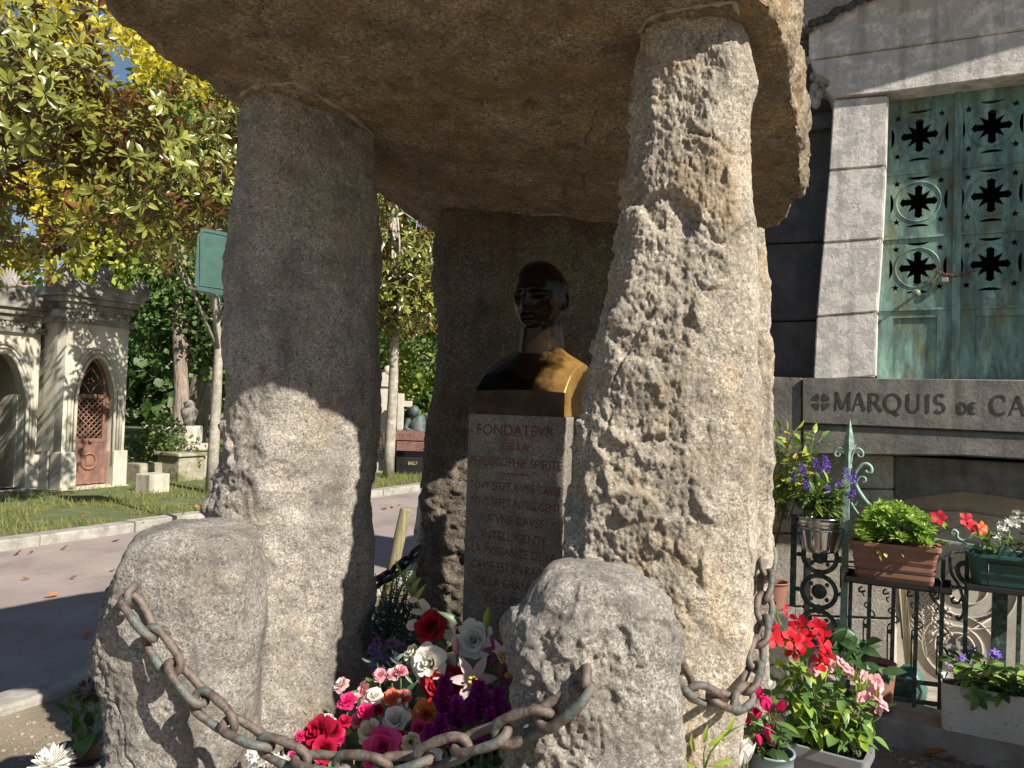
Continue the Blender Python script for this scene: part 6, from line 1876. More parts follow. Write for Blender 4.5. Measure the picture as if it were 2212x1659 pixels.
def tree(name, label, base, trunk, crown, n, rd_, kind, mat, bark, s, group=None, objs=0, key=None, r0=.12, keep=None, clump=None):
    """trunk: list of points; crown: list of (center, radii); kind 'mag' rosettes or 'leaf'"""
    t = thing(name, label, 'tree', base, group)
    mb = MB(True)
    mb.tube(trunk, [r0 * (1 - .55 * i / (len(trunk) - 1)) for i in range(len(trunk))], 12)
    mb.build('trunk', bark, t)
    cs, ax = [], []
    while len(cs) < n:
        c_, r_ = crown[rd_.randrange(len(crown))]
        v = rdir(0, 1, rd_) * (rd_.random() ** .45)
        p = Vector((c_[0] + v.x * r_[0], c_[1] + v.y * r_[1], c_[2] + v.z * r_[2]))
        if clump:
            q = np.array([[p.x * clump, p.y * clump, p.z * clump]])
            if pn(q)[0] < -.12 + .25 * rd_.random() - .1: continue
        if keep and not keep(p): continue
        cs.append(p); ax.append((v + Z * .35 + rdir(0, 1, rd_) * .5).normalized())
    # limbs from the trunk to some of the clusters
    mb = MB(True)
    for i in range(0, len(cs), max(1, len(cs) // 22)):
        p = cs[i]; j = min(len(trunk) - 1, max(1, int(len(trunk) * .55) + rd_.randrange(len(trunk) // 2)))
        q = trunk[j]
        m_ = q.lerp(p, .5) - Z * .15 + rdir(0, 1, rd_) * .2
        mb.tube([q, q.lerp(m_, .5) , m_, m_.lerp(p, .5) + rdir(0, 1, rd_) * .06, p], [r0 * .32, r0 * .25, r0 * .17, r0 * .11, r0 * .05], 6)
    tag(mb.build('branch', bark, t), kind='stuff')
    ms = []
    for p, a_ in zip(cs, ax):
        if kind == 'mag': ms += rosette_mats(p, a_, rd_, rd_.randint(6, 9), s)
        else:
            for k in range(6):
                ms.append(frame(p + rdir(0, 1, rd_) * s * 1.6, rdir(-.2, 1, rd_), rdir(.6, 1, rd_), s * rd_.uniform(.6, 1.2)))
    tm = mag_t if kind == 'mag' else leaf_arr(.95, .5, .1, .15, tip=.8, nseg=2)
    if objs:
        ms.sort(key=lambda m_: (Vector((m_[0][3], m_[1][3], m_[2][3])) - CAM).length + (0 if key is None or key(Vector((m_[0][3], m_[1][3], m_[2][3]))) else 100))
        me = np_mesh('leaf', *tm); me.materials.append(mat)
        cr = None
        for m_ in ms[:objs]: mesh_obj('leaf', me, t, None, m_)
        ms = ms[objs:]
    tag(cloud('crown', tm, ms, mat, t), kind='stuff')
    return t
def topx(p):
    d = p - CAM
    z_ = d.dot(_f)
    return (W0 / 2 + d.dot(_r) / z_ * F0, H0 / 2 - d.dot(_u) / z_ * F0)
def inpic(p):
    x, y = topx(p); return 0 < x < 520 and 0 < y < 640
rt = random.Random(31)
def G(px, py): return ground(px, py)
# magnolia at the left, its trunk beyond the picture edge
def keepB(p):
    x, y = topx(p)
    if 225 < x < 335 and 95 < y < 205: return rt.random() < .06
    if y > 560 + 60 * math.sin(x * .02) : return rt.random() < .10
    if x > 230 and y < 120: return rt.random() < .03
    return True
b_ = Vector((-6.9, 8.6, 0.09))
trk = [b_, b_ + Vector((.05, 0, 1)), b_ + Vector((.15, -.05, 2)), b_ + Vector((.3, -.1, 3.2)), b_ + Vector((.4, -.1, 4.4)), b_ + Vector((.5, 0, 5.6))]
tree('magnolia_tree', 'magnolia with large glossy brown-backed leaves hanging at upper left', b_, trk, [((-5.3, 8.0, 4.7), (2.2, 1.7, 1.9)), ((-4.6, 8.6, 4.2), (1.3, 1.3, 1.3)), ((-6.2, 8.2, 5.2), (1.8, 1.8, 2.2))], 1150, rt, 'mag', M['mag'], M['barkp'], .155, 'magnolias across the road', 300, inpic, .11, keepB, .9)
bA = G(455, 1078) ; bA.z = .09
tA = [bA, at(462, 960, 12.4), at(468, 850, 12.4), at(472, 760, 12.3), at(466, 640, 12.2), at(455, 500, 12.0), at(440, 380, 12.0)]
def keepA(p):
    x, y = topx(p)
    if 225 < x < 335 and 95 < y < 215: return rt.random() < .05
    if y < 170: return rt.random() < .15
    return y < 560 + 30 * math.sin(x * .04)
tree('magnolia_tree', 'slender pale-trunked magnolia standing left of the left standing stone', bA, tA, [((-4.3, 11.6, 5.4), (2.0, 1.6, 1.8)), ((-5.0, 11.2, 4.8), (1.6, 1.4, 1.1))], 800, rt, 'mag', M['mag'], M['barkp'], .16, 'magnolias across the road', 120, inpic, .095, keepA, .8)
bC = G(838, 1042); bC.z = .09
YC = bC.y
tC = [bC, at(842, 960, YC), at(848, 860, YC), at(852, 760, YC), at(851, 680, YC), at(848, 600, YC), at(850, 480, YC), at(850, 380, YC)]
def keepC(p):
    x, y = topx(p); return y < 770
tree('magnolia_tree', 'magnolia seen through the gap between the left and rear stones', bC, tC, [((bC.x, YC, 4.9), (1.6, 1.5, 2.0)), ((bC.x + .2, YC - .4, 3.7), (.9, .9, .8))], 700, rt, 'mag', M['mag'], M['barkp'], .16, 'magnolias across the road', 120, lambda p: 800 < topx(p)[0] < 950 and 420 < topx(p)[1] < 800, .12, keepC)
# plane trunk leaning behind
bP = G(412, 985); bP.z = .05
tree('plane_tree', 'leaning tree with thick ridged grey-brown trunk behind the slender magnolia', bP, [bP, at(432, 850, bP.y), at(446, 760, bP.y), at(462, 660, bP.y), at(474, 560, bP.y), at(480, 300, bP.y)], [((bP.x + .5, bP.y, 8.5), (3, 3, 2.0))], 500, rt, 'leaf', M['midfol'], M['bark'], .2, None, 0, None, .34)
# maples and dark trees behind
def bg_tree(name, label, x, y, h, crown, n, mat, s, group='trees behind the chapels', r0=.2, keep=None, clump=.55):
    b = Vector((x, y, 0.05))
    return tree(name, label, b, [b + Vector((math.sin(i) * .1, 0, h * i / 6)) for i in range(7)], crown, n, rt, 'leaf', mat, M['bark'], s, group, 0, None, r0, keep, clump)
def keepS(p):
    x, y = topx(p)
    if 228 < x < 300 and 108 < y < 190: return False
    return True
bg_tree('maple_tree', 'yellow autumn maple glowing at the top left corner', -11.5, 19, 8, [((-11.0, 19, 9.2), (3.6, 2.6, 3.2)), ((-12, 18.5, 5.6), (2.6, 2, 1.4))], 2300, M['maple'], .17, keep=keepS)
bg_tree('maple_tree', 'tall yellow-green maple under the left end of the capstone', -8.0, 23, 12, [((-8.6, 23, 11.5), (4.2, 3, 3.4)), ((-6.5, 24, 9.0), (3, 2.5, 2.2))], 2400, M['maple'], .19, keep=keepS)
bg_tree('lime_tree', 'lime-green tree behind the slender magnolia', -7.0, 19.5, 8, [((-6.6, 19.5, 6.6), (3.0, 2, 2.0)), ((-8.8, 19, 5.0), (2.4, 2, 1.4))], 2400, M['maplegreen'], .17, keep=keepS)
bg_tree('dark_tree', 'dense dark green tree beside the small chapel', -7.6, 17.5, 5, [((-7.6, 18.2, 3.7), (2.2, 1.6, 1.6)), ((-6.2, 18.5, 4.2), (1.8, 1.5, 1.6))], 1500, M['darkfol'], .13)
bg_tree('dark_tree', 'dark tree in shade behind the white headstones in the gap', -1.9, 25, 6, [((-2.2, 25, 4.6), (2.6, 2, 2.6)), ((-3.4, 24, 7.5), (3, 2, 2.4))], 1700, M['darkfol'], .16)
bg_tree('lime_tree', 'sunlit yellow-green tree far behind the gap', -4.6, 29, 8, [((-4.8, 29, 7.5), (4, 3, 4)), ((-2, 30, 3.5), (3.4, 2, 2.6))], 1300, M['maplegreen'], .22)
# the wood closing the view: one mass
rw = random.Random(5); ms = []
for i in range(15000):
    x = rw.uniform(-42, 6); y = 38 + rw.uniform(0, 8) - abs(x) * .15
    z = 9.5 * rw.random() ** .8 * (0.75 + .35 * math.sin(x * .55) * math.cos(x * .21))
    ms.append(frame(Vector((x, y, z)), rdir(0, 1, rw), rdir(.4, 1, rw), rw.uniform(.35, .8)))
tag(cloud('far_wood', leaf_arr(.9, .5, .1, .15, tip=.8, nseg=2), ms, M['darkfol']), 'shaded wood closing the view behind the cemetery', 'wood', kind='stuff')

# ================================================================== sign and graves across the road
nsg = NT('enamel_green'); nsg.set(Base_Color=nsg.ramp(nsg.noise(8, 4), [(.3, (.016, .062, .05)), (.7, (.028, .09, .072))]), Roughness=.35); M['sign'] = nsg.m
sg = thing('path_sign', 'green notched-corner metal sign edging out behind the left standing stone', 'sign', at(512, 1140, 8.5))
YS = 8.5
def sp(px, py): return at(px, py, YS + (px - 420) * .0022)
lp = [(434, 492), (540, 512), (540, 640), (474, 636), (468, 640), (464, 634), (424, 626), (426, 618), (420, 610), (427, 507), (433, 502)]
mb = MB(); mb.prism([sp(*q) for q in lp], Vector((.3, 1, 0)).normalized() * .03); mb.build('panel', M['sign'], sg)
lp2 = [(440, 500), (538, 519), (538, 632), (432, 617), (432, 510)]
mb = MB(True); mb.tube([sp(*q) + Vector((0, -.006, 0)) for q in lp2], .005, 5, closed=True); mb.build('border', M['sign'], sg)
p0 = sp(512, 560); mb = MB(True); mb.tube([Vector((p0.x, p0.y + .05, 0)), Vector((p0.x, p0.y + .05, p0.z + .2))], .035, 10); mb.build('post', M['sign'], sg)
mb = MB(True); mb.tube([sp(470, 636) + Vector((0, .02, 0)), sp(473, 655) + Vector((0, .02, 0)), sp(505, 662) + Vector((0, .03, 0))], .014, 7); mb.build('bracket', M['sign'], sg)
def tblock(name, label, px0, px1, ytop, ybot, mat, dep=.8, cat='grave', z0=.09, cap=0, v_dir=V, bev=.02):
    g_ = on_plane(px0, ybot, Vector((0, 0, z0)), Z); g1 = on_plane(px1, ybot, g_, U)
    top_ = on_plane(px0, ytop, g_, U).z
    ln = (g1 - g_).dot(V)
    mb = MB(); mb.box(Vector((g_.x, g_.y, 0)), V * ln, U * -dep, Z * top_, bev)
    if cap: mb.box(Vector((g_.x, g_.y, top_ + .002)) + U * .05 - V * .05, V * (ln + .1), U * -(dep + .1), Z * cap, .015)
    return tag(mb.build(name, mat), label, cat)
nmoss = NT('stone_mossy'); c = nmoss.ramp(nmoss.noise(5, 5, .65), [(.3, (.20, .18, .13)), (.7, (.40, .36, .28))])
c = nmoss.mix(nmoss.ramp(nmoss.noise(4, 5, .7), [(.46, 0.0), (.6, .9)]), c, (.10, .115, .03)); nmoss.set(Base_Color=c, Roughness=.95); nmoss.bump(nmoss.noise(30, 4), .5, .01)
M['mossy'] = nmoss.m
tblock('grave_block', 'low cream stone grave box on the grass right of the rusty door', 322, 366, 1026, 1066, M['chap'], .35)
tblock('grave_slab', 'mossy grave slab behind the low cream grave box', 300, 355, 1002, 1040, M['mossy'], .5, 'grave', .09)
tblock('grave_slab', 'long mossy grey slab behind the pale slim trunk', 385, 442, 987, 1040, M['mossy'], .6, 'grave', .09, .06)
# white tomb with ivy
wt_ = at(360, 1000, 14.5)
iv = thing('ivy_tomb', 'white sarcophagus tomb overgrown with ivy, right of the chapel', 'tomb', Vector((wt_.x, wt_.y, 0)))
def iz(y): return at(360, y, 14.5).z
mb = MB()
B_ = Vector((wt_.x - .62, wt_.y, 0))
mb.box(B_, Vector((1.25, .1, 0)), Vector((-.1, .7, 0)), Z * iz(972), .02); mb.build('pedestal_block', M['marble'], iv)
mb = MB(); mb.box(B_ + Vector((-.08, -.06, iz(972) + .002)), Vector((1.4, .1, 0)), Vector((-.1, .85, 0)), Z * .1, .03); mb.build('slab', M['marble'], iv)
mb = MB(); q0 = B_ + Vector((.1, .05, iz(972) + .104)); mb.box(q0, Vector((1.0, .1, 0)), Vector((-.1, .55, 0)), Z * (iz(920) - iz(960)), .05); mb.build('casket', M['marble'], iv)
mb = MB(True); mb.lathe(Vector((wt_.x + .18, wt_.y + .5, iz(920))), [(.12, 0), (.1, .05), (.15, .2), (.17, .3), (.1, .36), (.12, .44), (.02, .5)], (0, 0, 1), 16); mb.build('urn', M['chapd'], iv)
ms = []
for i in range(900):
    x = rt.gauss(0, .38) - .1; z = rt.random()
    p = Vector((wt_.x + x, wt_.y - .12 - .1 * rt.random(), max(.1, iz(1000) + (iz(890) - iz(1000)) * z * math.exp(-(x / .8) ** 2))))
    ms.append(frame(p, rdir(-.3, 1, rt), Vector((rt.uniform(-.6, .6), -1, .5)), rt.uniform(.05, .09)))
tag(cloud('ivy', leaf_arr(.9, .4, .1, .1, nseg=2), ms, M['midfol'], iv), kind='stuff')
nblk = NT('granite_black_polished'); nblk.set(Base_Color=(.018, .018, .02), Roughness=.15); M['blackgranite'] = nblk.m
tblock('headstone', 'polished black headstone behind the pale slim trunk', 416, 444, 926, 1000, M['blackgranite'], .15, 'headstone')
# gap: headstones, cross, red granite tomb
def up_box(name, label, px0, px1, y0, y1, Y, mat, dep, cat, extra=None, group=None):
    a, b = at(px0, y1, Y), at(px1, y1, Y); zt = at((px0 + px1) / 2, y0, Y).z
    t = thing(name, label, cat, Vector(((a.x + b.x) / 2, Y, 0)), group)
    mb = MB(); mb.box(Vector((a.x, Y, 0)), Vector((b.x - a.x, 0, 0)), Vector((0, dep, 0)), Z * zt, .015); mb.build('slab', mat, t)
    return t, a.x, b.x, zt
Y1 = 19.0
t, xa, xb, zt = up_box('headstone', 'tall white headstone with a small pediment, left side of the gap', 800, 848, 835, 960, Y1, M['marble'], .25, 'headstone')
mb = MB(); mb.box(Vector((xa - .04, Y1 - .05, zt + .002)), Vector((xb - xa + .08, 0, 0)), Vector((0, .35, 0)), Z * .08, .01); mb.build('cornice', M['marble'], t)
mb = MB(); mb.prism([Vector((xa - .04, Y1 - .05, zt + .085)), Vector((xb + .04, Y1 - .05, zt + .085)), Vector(((xa + xb) / 2, Y1 - .05, zt + .36))], Vector((0, .35, 0))); mb.build('pediment', M['marble'], t)
mb = MB(True); mb.sphere(Vector(((xa + xb) / 2 + .08, Y1 + .1, zt + .42)), .11, 10, 6); mb.build('finial', M['marble'], t)
cx = thing('stone_cross', 'white stone cross on stepped base among the graves in the gap', 'cross', at(866, 1000, 18.5))
c0 = at(866, 850, 18.5); c1 = at(866, 955, 18.5)
mb = MB(); mb.box(Vector((c0.x - .07, 18.5, c1.z)), Vector((.14, 0, 0)), Vector((0, .14, 0)), Z * (c0.z - c1.z), .01); mb.build('shaft', M['marble'], cx)
zc_ = at(866, 872, 18.5).z
mb = MB(); mb.box(Vector((c0.x - .27, 18.51, zc_ - .07)), Vector((.54, 0, 0)), Vector((0, .12, 0)), Z * .14, .01); mb.build('arm', M['marble'], cx)
for k in range(3):
    mb = MB(); mb.box(Vector((c0.x - .22 - .08 * k, 18.4 - .05 * k, 0)), Vector((.44 + .16 * k, 0, 0)), Vector((0, .4 + .1 * k, 0)), Z * (c1.z + .12 - .2 * k), .01); mb.build('step', M['marble'], cx)
t, xa, xb, zt = up_box('granite_tomb', 'red-brown granite tomb with black base in the gap', 855, 960, 952, 1010, 16.5, M['blackgranite'], 1.2, 'tomb')
nrg = granite('granite_red', (.20, .10, .085), (.12, .055, .05), (.30, .18, .155), stain_amt=.1, grain=60, lichen=.1)
mb = MB(); mb.box(Vector((xa - .08, 16.42, zt + .002)), Vector((xb - xa + .2, 0, 0)), Vector((0, 1.3, 0)), Z * .16, .01); mb.build('slab', nrg, t)
mb = MB(); mb.box(Vector((xa + .02, 16.38, zt - .22)), Vector((xb - xa, 0, 0)), Vector((0, .1, 0)), Z * .2, .01); mb.build('band', nrg, t)
ngo = NT('gilt_letters'); ngo.set(Base_Color=(.45, .36, .2), Roughness=.5)
letter("BAILLY", at(882, 1004, 16.45), at(902, 1004, 16.45), .07, Z, Vector((0, -1, 0)), ngo.m, t)
t, xa, xb, zt = up_box('grave_slab', 'grey granite grave block left of the slim trunk in the gap', 796, 842, 990, 1030, 16.8, M['tomb_patina'], 1.0, 'grave')
mb = MB(); mb.box(Vector((xa - .05, 16.72, zt + .002)), Vector((xb - xa + .1, 0, 0)), Vector((0, 1.1, 0)), Z * .1, .01); mb.build('top_slab', M['blackgranite'], t)
nst_ = NT('bronze_green_statue'); nst_.set(Base_Color=nst_.ramp(nst_.noise(7, 4), [(.3, (.025, .04, .035)), (.7, (.08, .11, .10))]), Roughness=.6)
stt = thing('statue', 'green bronze mourning figure bowed on a block, far in the gap', 'statue', at(902, 1010, 18.0))
b0 = at(902, 940, 18.0)
mb = MB(True)
prof_b = [(.30, b0.z - .75), (.30, b0.z - .3), (.26, b0.z), (.22, b0.z + .25), (.17, b0.z + .42), (.12, b0.z + .5)]
mb.lathe(Vector((b0.x, 18, 0)), prof_b, (0, 0, 1), 16); mb.sphere(Vector((b0.x - .08, 17.88, b0.z + .55)), .13, 12, 8, (1, 1, 1.15)); mb.tube([Vector((b0.x - .2, 17.9, b0.z + .35)), Vector((b0.x - .26, 17.75, b0.z + .15)), Vector((b0.x - .05, 17.7, b0.z + .05))], .06, 8)
mb.build('figure', nst_.m, stt)
fg = thing('grave_fence', 'small rusty iron grave fence with scroll tops in the gap', 'fence', at(850, 1000, 17.6))
for k in range(14):
    x = 808 + 7 * k
    p, q = at(x, 990, 17.6), at(x, 934, 17.6)
    mb = MB(True); mb.tube([p, q], .012, 5); mb.tube([q + Vector((.06 * math.cos(R(30 * j)) , 0, .06 * math.sin(R(30 * j)))) for j in range(10)], .009, 5); mb.build('bar', M['rust'], fg)
mb = MB(); a, b = at(805, 958, 17.6), at(902, 960, 17.6); mb.box(a, b - a, Vector((0, .02, 0)), Z * .03); mb.build('rail', M['rust'], fg)
# a thin dark trunk far in the gap
bT = at(915, 960, 21); bg = [Vector((bT.x, 21, 0)), at(912, 800, 21), at(918, 700, 21)]
# ================================================================== fallen leaves and pebbles
M['dead'] = leaf_mat('leaf_fallen_brown', (.20, .085, .03), (.40, .18, .05), rough=.7, trans=.2)
DL = leaf_mesh('fallen_leaf', M['dead'], w=.5, pos=.5, fold=.5, curl=-.3)
pts_ = [(170, 1110), (180, 1106), (430, 1100), (460, 1104), (150, 1250), (210, 1175), (240, 1170), (260, 1168), (130, 1188), (50, 1196), (30, 1200), (20, 1204), (70, 1194), (55, 1254), (65, 1251), (15, 1240), (95, 1290), (20, 1330), (180, 1380), (210, 1196), (310, 1130), (350, 1120), (390, 1112), (285, 1156), (300, 1150), (140, 1460), (830, 1100), (860, 1092), (845, 1096), (880, 1140), (235, 1235), (110, 1215)]
for i, (x, y) in enumerate(pts_[::2] + pts_[25:29]):
    zz = .125 if y < 1140 and x < 480 else .012
    p = ground(x, y, zz)
    o = mesh_obj('fallen_leaf', DL, None, None, frame(p, rdir(0, .1, rt), Z + rdir(0, 1, rt) * .5, rt.uniform(.06, .11)))
    tag(o, 'curled brown fallen leaf lying on the road or grass verge', 'leaf', 'fallen leaves across the road')
for i, (x, y, lb) in enumerate(((1992, 1628, 'brown fallen leaf on the soil under the white trough'), (2130, 1648, 'large brown fallen leaf at the bottom right corner'), (2040, 1640, 'small brown fallen leaf on the pebbly soil at lower right'))):
    tag(mesh_obj('fallen_leaf', DL, None, None, frame(ground(x, y, .012), Vector((1, -.3, 0)), Z + rdir(0, 1, rt) * .3, (.11, .16, .06)[i])), lb, 'leaf', 'fallen leaves near the tomb')
npb = NT('pebbles'); npb.set(Base_Color=npb.ramp(npb.rand() if False else npb.noise(9, 2), [(.3, (.13, .11, .085)), (.5, (.22, .19, .155)), (.7, (.36, .33, .28))]), Roughness=.8)
ico = bmesh.new(); bmesh.ops.create_icosphere(ico, subdivisions=1, radius=1); ico.verts.index_update()
iv_ = np.array([list(v.co) for v in ico.verts]); if_ = np.array([[v.index for v in f.verts] for f in ico.faces]); ico.free()
ms = []
for i in range(900):
    if i % 2: p = ground(rt.uniform(-60, 330), rt.uniform(1540, 1700))
    else: p = ground(rt.uniform(1860, 2300), rt.uniform(1612, 1700))
    s = .004 + .012 * rt.random() ** 4
    ms.append(Matrix.Translation(p + Z * s * .2) @ Euler((0, 0, rt.uniform(0, 6))).to_matrix().to_4x4() @ Matrix.Diagonal((s * rt.uniform(.8, 1.6), s, s * .6, 1)))
tag(cloud('gravel', (iv_, if_), ms, npb.m), 'pale pebbles scattered on the bare soil', 'gravel', kind='stuff')
# ================================================================== the heaped flowers
def petal_patch(r0, r1, z0, z1, span, curl, wave, n=6, mmm=7, seed=0):
    rd_ = random.Random(seed); ph_ = rd_.uniform(0, 6)
    vs, fs_ = [], []
    for i in range(n + 1):
        t = i / n
        for j in range(mmm + 1):
            s_ = (j / mmm) * 2 - 1
            sh = (1 - .30 * t ** 3 * s_ * s_) * min(1, .45 + t * 1.1)
            a = s_ * span * sh
            tt = t * (1 - .16 * s_ * s_ * t)
            rad = r0 + (r1 - r0) * tt ** 1.25 + wave * math.sin(s_ * 5 + ph_) * t * t
            z = z0 + (z1 - z0) * tt - curl * tt ** 4 * (1 - .3 * s_ * s_)
            rad += curl * .55 * tt ** 4
            vs.append((rad * math.cos(a), rad * math.sin(a), z))
    for i in range(n):
        for j in range(mmm):
            b = i * (mmm + 1) + j
            fs_.append((b, b + 1, b + mmm + 2, b + mmm + 1))
    return np.array(vs), np.array(fs_)
RP = {}
def rose_petals(key, mat):
    if key in RP: return RP[key]
    L_ = []
    for cl, (r0, r1, z0, z1, sp_, cu, wv) in enumerate(((.06, .16, .0, 1.0, 1.7, .0, .015), (.12, .34, -.02, 1.0, 1.25, .06, .03), (.16, .62, -.05, .92, 1.05, .16, .05), (.18, .98, -.06, .66, .92, .26, .07))):
        ms_ = []
        for k in range(2):
            me = np_mesh('petal', *petal_patch(r0, r1, z0, z1, sp_, cu, wv, seed=cl * 3 + k)); me.materials.append(mat); ms_.append(me)
        L_.append(ms_)
    RP[key] = L_
    return L_
CALYX = np_mesh('calyx', *leaf_arr(.35, .3, .3, .1, nseg=3)); CALYX.materials.append(M['leaf_mid'])
ROSELEAF = leaf_mesh('rose_leaf', M['leaf_mid'], w=.62, pos=.42, fold=.25, curl=.25)
rf = random.Random(77)
SLABZ = .42
def cut_rose(label, px, py, Y, rpx, colour, mat, nrm=None, open_=1.0, leaves=2):
    c = at(px, py, Y); Rr = rpx * 1.12 * Y / 1661
    nrm = Vector(nrm) if nrm else Vector((rf.uniform(-.5, .5), -1, rf.uniform(.5, 1.0)))
    nrm.normalize()
    t = thing('rose', label, 'rose', Vector((c.x, c.y + .05, SLABZ)), 'cut roses heaped before the pedestal')
    q = nrm.to_track_quat('Z', 'Y').to_matrix().to_4x4()
    base = c - nrm * Rr * .55
    PT = rose_petals(colour, mat)
    for cl, n_ in ((0, 3), (1, 4), (2, 5), (3, 5)):
        if cl == 3 and open_ < .6: continue
        for k in range(n_):
            a = 2 * math.pi * k / n_ + cl * .7 + rf.uniform(-.15, .15)
            s = Rr * rf.uniform(.93, 1.07) * (open_ if cl == 3 else 1)
            mesh_obj('petal', PT[cl][k % 2], t, None, Matrix.Translation(base) @ q @ Matrix.Rotation(a, 4, 'Z') @ Matrix.Rotation(rf.uniform(-.08, .08), 4, 'Y') @ Matrix.Scale(s, 4))
    for k in range(4):
        a = k * 1.57
        mesh_obj('sepal', CALYX, t, None, Matrix.Translation(base) @ q @ Matrix.Rotation(a, 4, 'Z') @ Matrix.Rotation(-.5, 4, 'Y') @ Matrix.Scale(Rr * .8, 4))
    foot = Vector((c.x + rf.uniform(-.05, .05), c.y + .10, SLABZ))
    ln = [base, base - nrm * .05 - Z * .03, base.lerp(foot, .5) - nrm * .04, foot]
    stems(t, [ln], .0035, M['stem_green'])
    for k in range(leaves):
        p = base - nrm * .05 - Z * rf.uniform(.0, .09)
        leaf_obj(t, ROSELEAF, p, Vector((rf.uniform(-1, 1), rf.uniform(-1, .2), rf.uniform(-.3, .5))), rf.uniform(.05, .075), Z - V)
    return t
PM = {'red': petal_mat('rose_crimson', (0.26, 0.004, 0.010), (0.42, 0.008, 0.018), .15), 'white': petal_mat('rose_white', (0.70, 0.68, 0.60), (0.80, 0.78, 0.72), .3), 'cream': petal_mat('rose_cream', (0.66, 0.62, 0.43), (0.78, 0.75, 0.60), .3),
      'orange': petal_mat('rose_orange', (0.62, 0.10, 0.02), (0.78, 0.26, 0.06), .25), 'pink': petal_mat('rose_hot_pink', (0.56, 0.02, 0.16), (0.72, 0.09, 0.28), .25), 'darkred': petal_mat('rose_dark_red', (0.30, 0.006, 0.03), (0.50, 0.01, 0.06), .2), 'palepink': petal_mat('rose_pale_pink', (0.70, 0.28, 0.36), (0.80, 0.42, 0.48), .3)}
cut_rose('velvety red rose at the top of the bouquet, below the white gladiolus', 929, 1351, 2.62, 30, 'red', PM['red'], (-.25, -1, .75))
cut_rose('large open white rose beside the lily bud, top right of the bouquet', 1022, 1381, 2.55, 36, 'white', PM['white'], (-.1, -1, .45))
cut_rose('half-open cream rose at the left of the white roses', 891, 1412, 2.56, 26, 'cream', PM['cream'], (-.9, -.6, .8), .5)
cut_rose('big cream-white rose in the middle of the bouquet', 924, 1433, 2.50, 35, 'cream2', PM['white'], (-.35, -1, .3))
cut_rose('deep red rose left of the open pink lily', 944, 1478, 2.48, 30, 'red', PM['red'], (-.2, -1, .3))
cut_rose('deep red rose tucked behind the open pink lily', 982, 1472, 2.50, 28, 'red', PM['red'], (.2, -1, .4))
cut_rose('orange and yellow rose beside the purple plumes', 920, 1543, 2.38, 27, 'orange', PM['orange'], (-.1, -1, .6))
cut_rose('white rose with folded petals at lower left of the orange rose', 854, 1552, 2.32, 31, 'white', PM['white'], (-.2, -.7, .9), .8)
cut_rose('creamy rose half in shade, low left of the white rose', 797, 1578, 2.28, 30, 'cream', PM['cream'], (-.3, -.6, 1), .7)
cut_rose('drooping cream rose at the bottom, left of the purple plumes', 888, 1603, 2.24, 27, 'cream', PM['cream'], (.2, -1, .4), .5)
cut_rose('hot pink rose at the bottom centre just above the chain', 824, 1612, 2.18, 34, 'pink', PM['pink'], (-.1, -1, .55))
cut_rose('small dark red rose right of the hot pink rose', 860, 1594, 2.27, 22, 'darkred', PM['darkred'], (.3, -1, .4), .55)
cut_rose('sunlit crimson rose leftmost in the heap', 682, 1583, 2.24, 34, 'darkred', PM['darkred'], (-.5, -.8, .7))
cut_rose('crimson rose right beside the leftmost crimson rose', 716, 1578, 2.26, 30, 'darkred', PM['darkred'], (.3, -.8, .8), .8)
cut_rose('crimson rose low at left, just above the chain', 698, 1622, 2.18, 30, 'darkred', PM['darkred'], (0, -1, .4), .8)
cut_rose('white rose peeping out above the crimson roses', 706, 1557, 2.33, 22, 'white', PM['white'], (-.2, -.5, 1), .7)
cut_rose('pale pink rose at the bottom edge behind the sagging chain', 747, 1642, 2.14, 22, 'palepink', PM['palepink'], (-.2, -1, .5), .7)
cut_rose('magenta rosebud by the chain at the far left of the heap', 630, 1632, 2.12, 13, 'pink', PM['pink'], (-.1, -.6, 1), .4, 1)
cut_rose('pink-magenta rose low beneath the hot pink rose', 800, 1645, 2.14, 22, 'pink', PM['pink'], (-.3, -1, .3), .7, 1)
cut_rose('white rose between the deep red roses and the big cream one', 968, 1432, 2.54, 24, 'white', PM['white'], (.2, -1, .5), .8, 1)
cut_rose('hot pink rose tucked under the orange rose', 905, 1572, 2.30, 22, 'pink', PM['pink'], (-.2, -1, .6), .7, 1)
cut_rose('pale pink rose beside the hot pink carnations', 772, 1556, 2.34, 20, 'palepink', PM['palepink'], (-.4, -.8, .8), .7, 1)
cut_rose('white rose low under the purple plumes', 935, 1640, 2.14, 24, 'white', PM['white'], (.1, -1, .5), .8, 1)
# carnations
frill = leaf_arr(.9, .78, .15, .1, tip=.55, nseg=4)
def carn_mesh(mat, seed):
    r_ = random.Random(seed); ms_ = []
    for k, (n_, tl, s) in enumerate(((9, 12, 1.0), (9, 32, .95), (8, 52, .9), (6, 72, .85))): ms_ += radial(n_, tl, .05, s, r_, .28, k * .5)
    cal = [frame(Vector((0, 0, -.75)), Vector((math.cos(a) * .12, math.sin(a) * .12, 1)), Vector((math.cos(a), math.sin(a), 0)), .8) for a in [k * 1.05 for k in range(6)]]
    return bloom_mesh('bloom', [(frill, ms_, mat), (throat, cal, M['leaf_lime'])])
CM = {'pink': carn_mesh(M['pink'], 1), 'white': carn_mesh(PM['white'], 2), 'coral': carn_mesh(petal_mat('carnation_coral', (.62, .10, .06), (.76, .20, .13), .25), 3), 'hot': carn_mesh(petal_mat('carnation_hot_pink', (.60, .015, .12), (.74, .05, .22), .25), 4), 'red': carn_mesh(PM['darkred'], 5), 'blush': carn_mesh(petal_mat('carnation_blush', (.66, .42, .40), (.78, .60, .58), .3), 6)}
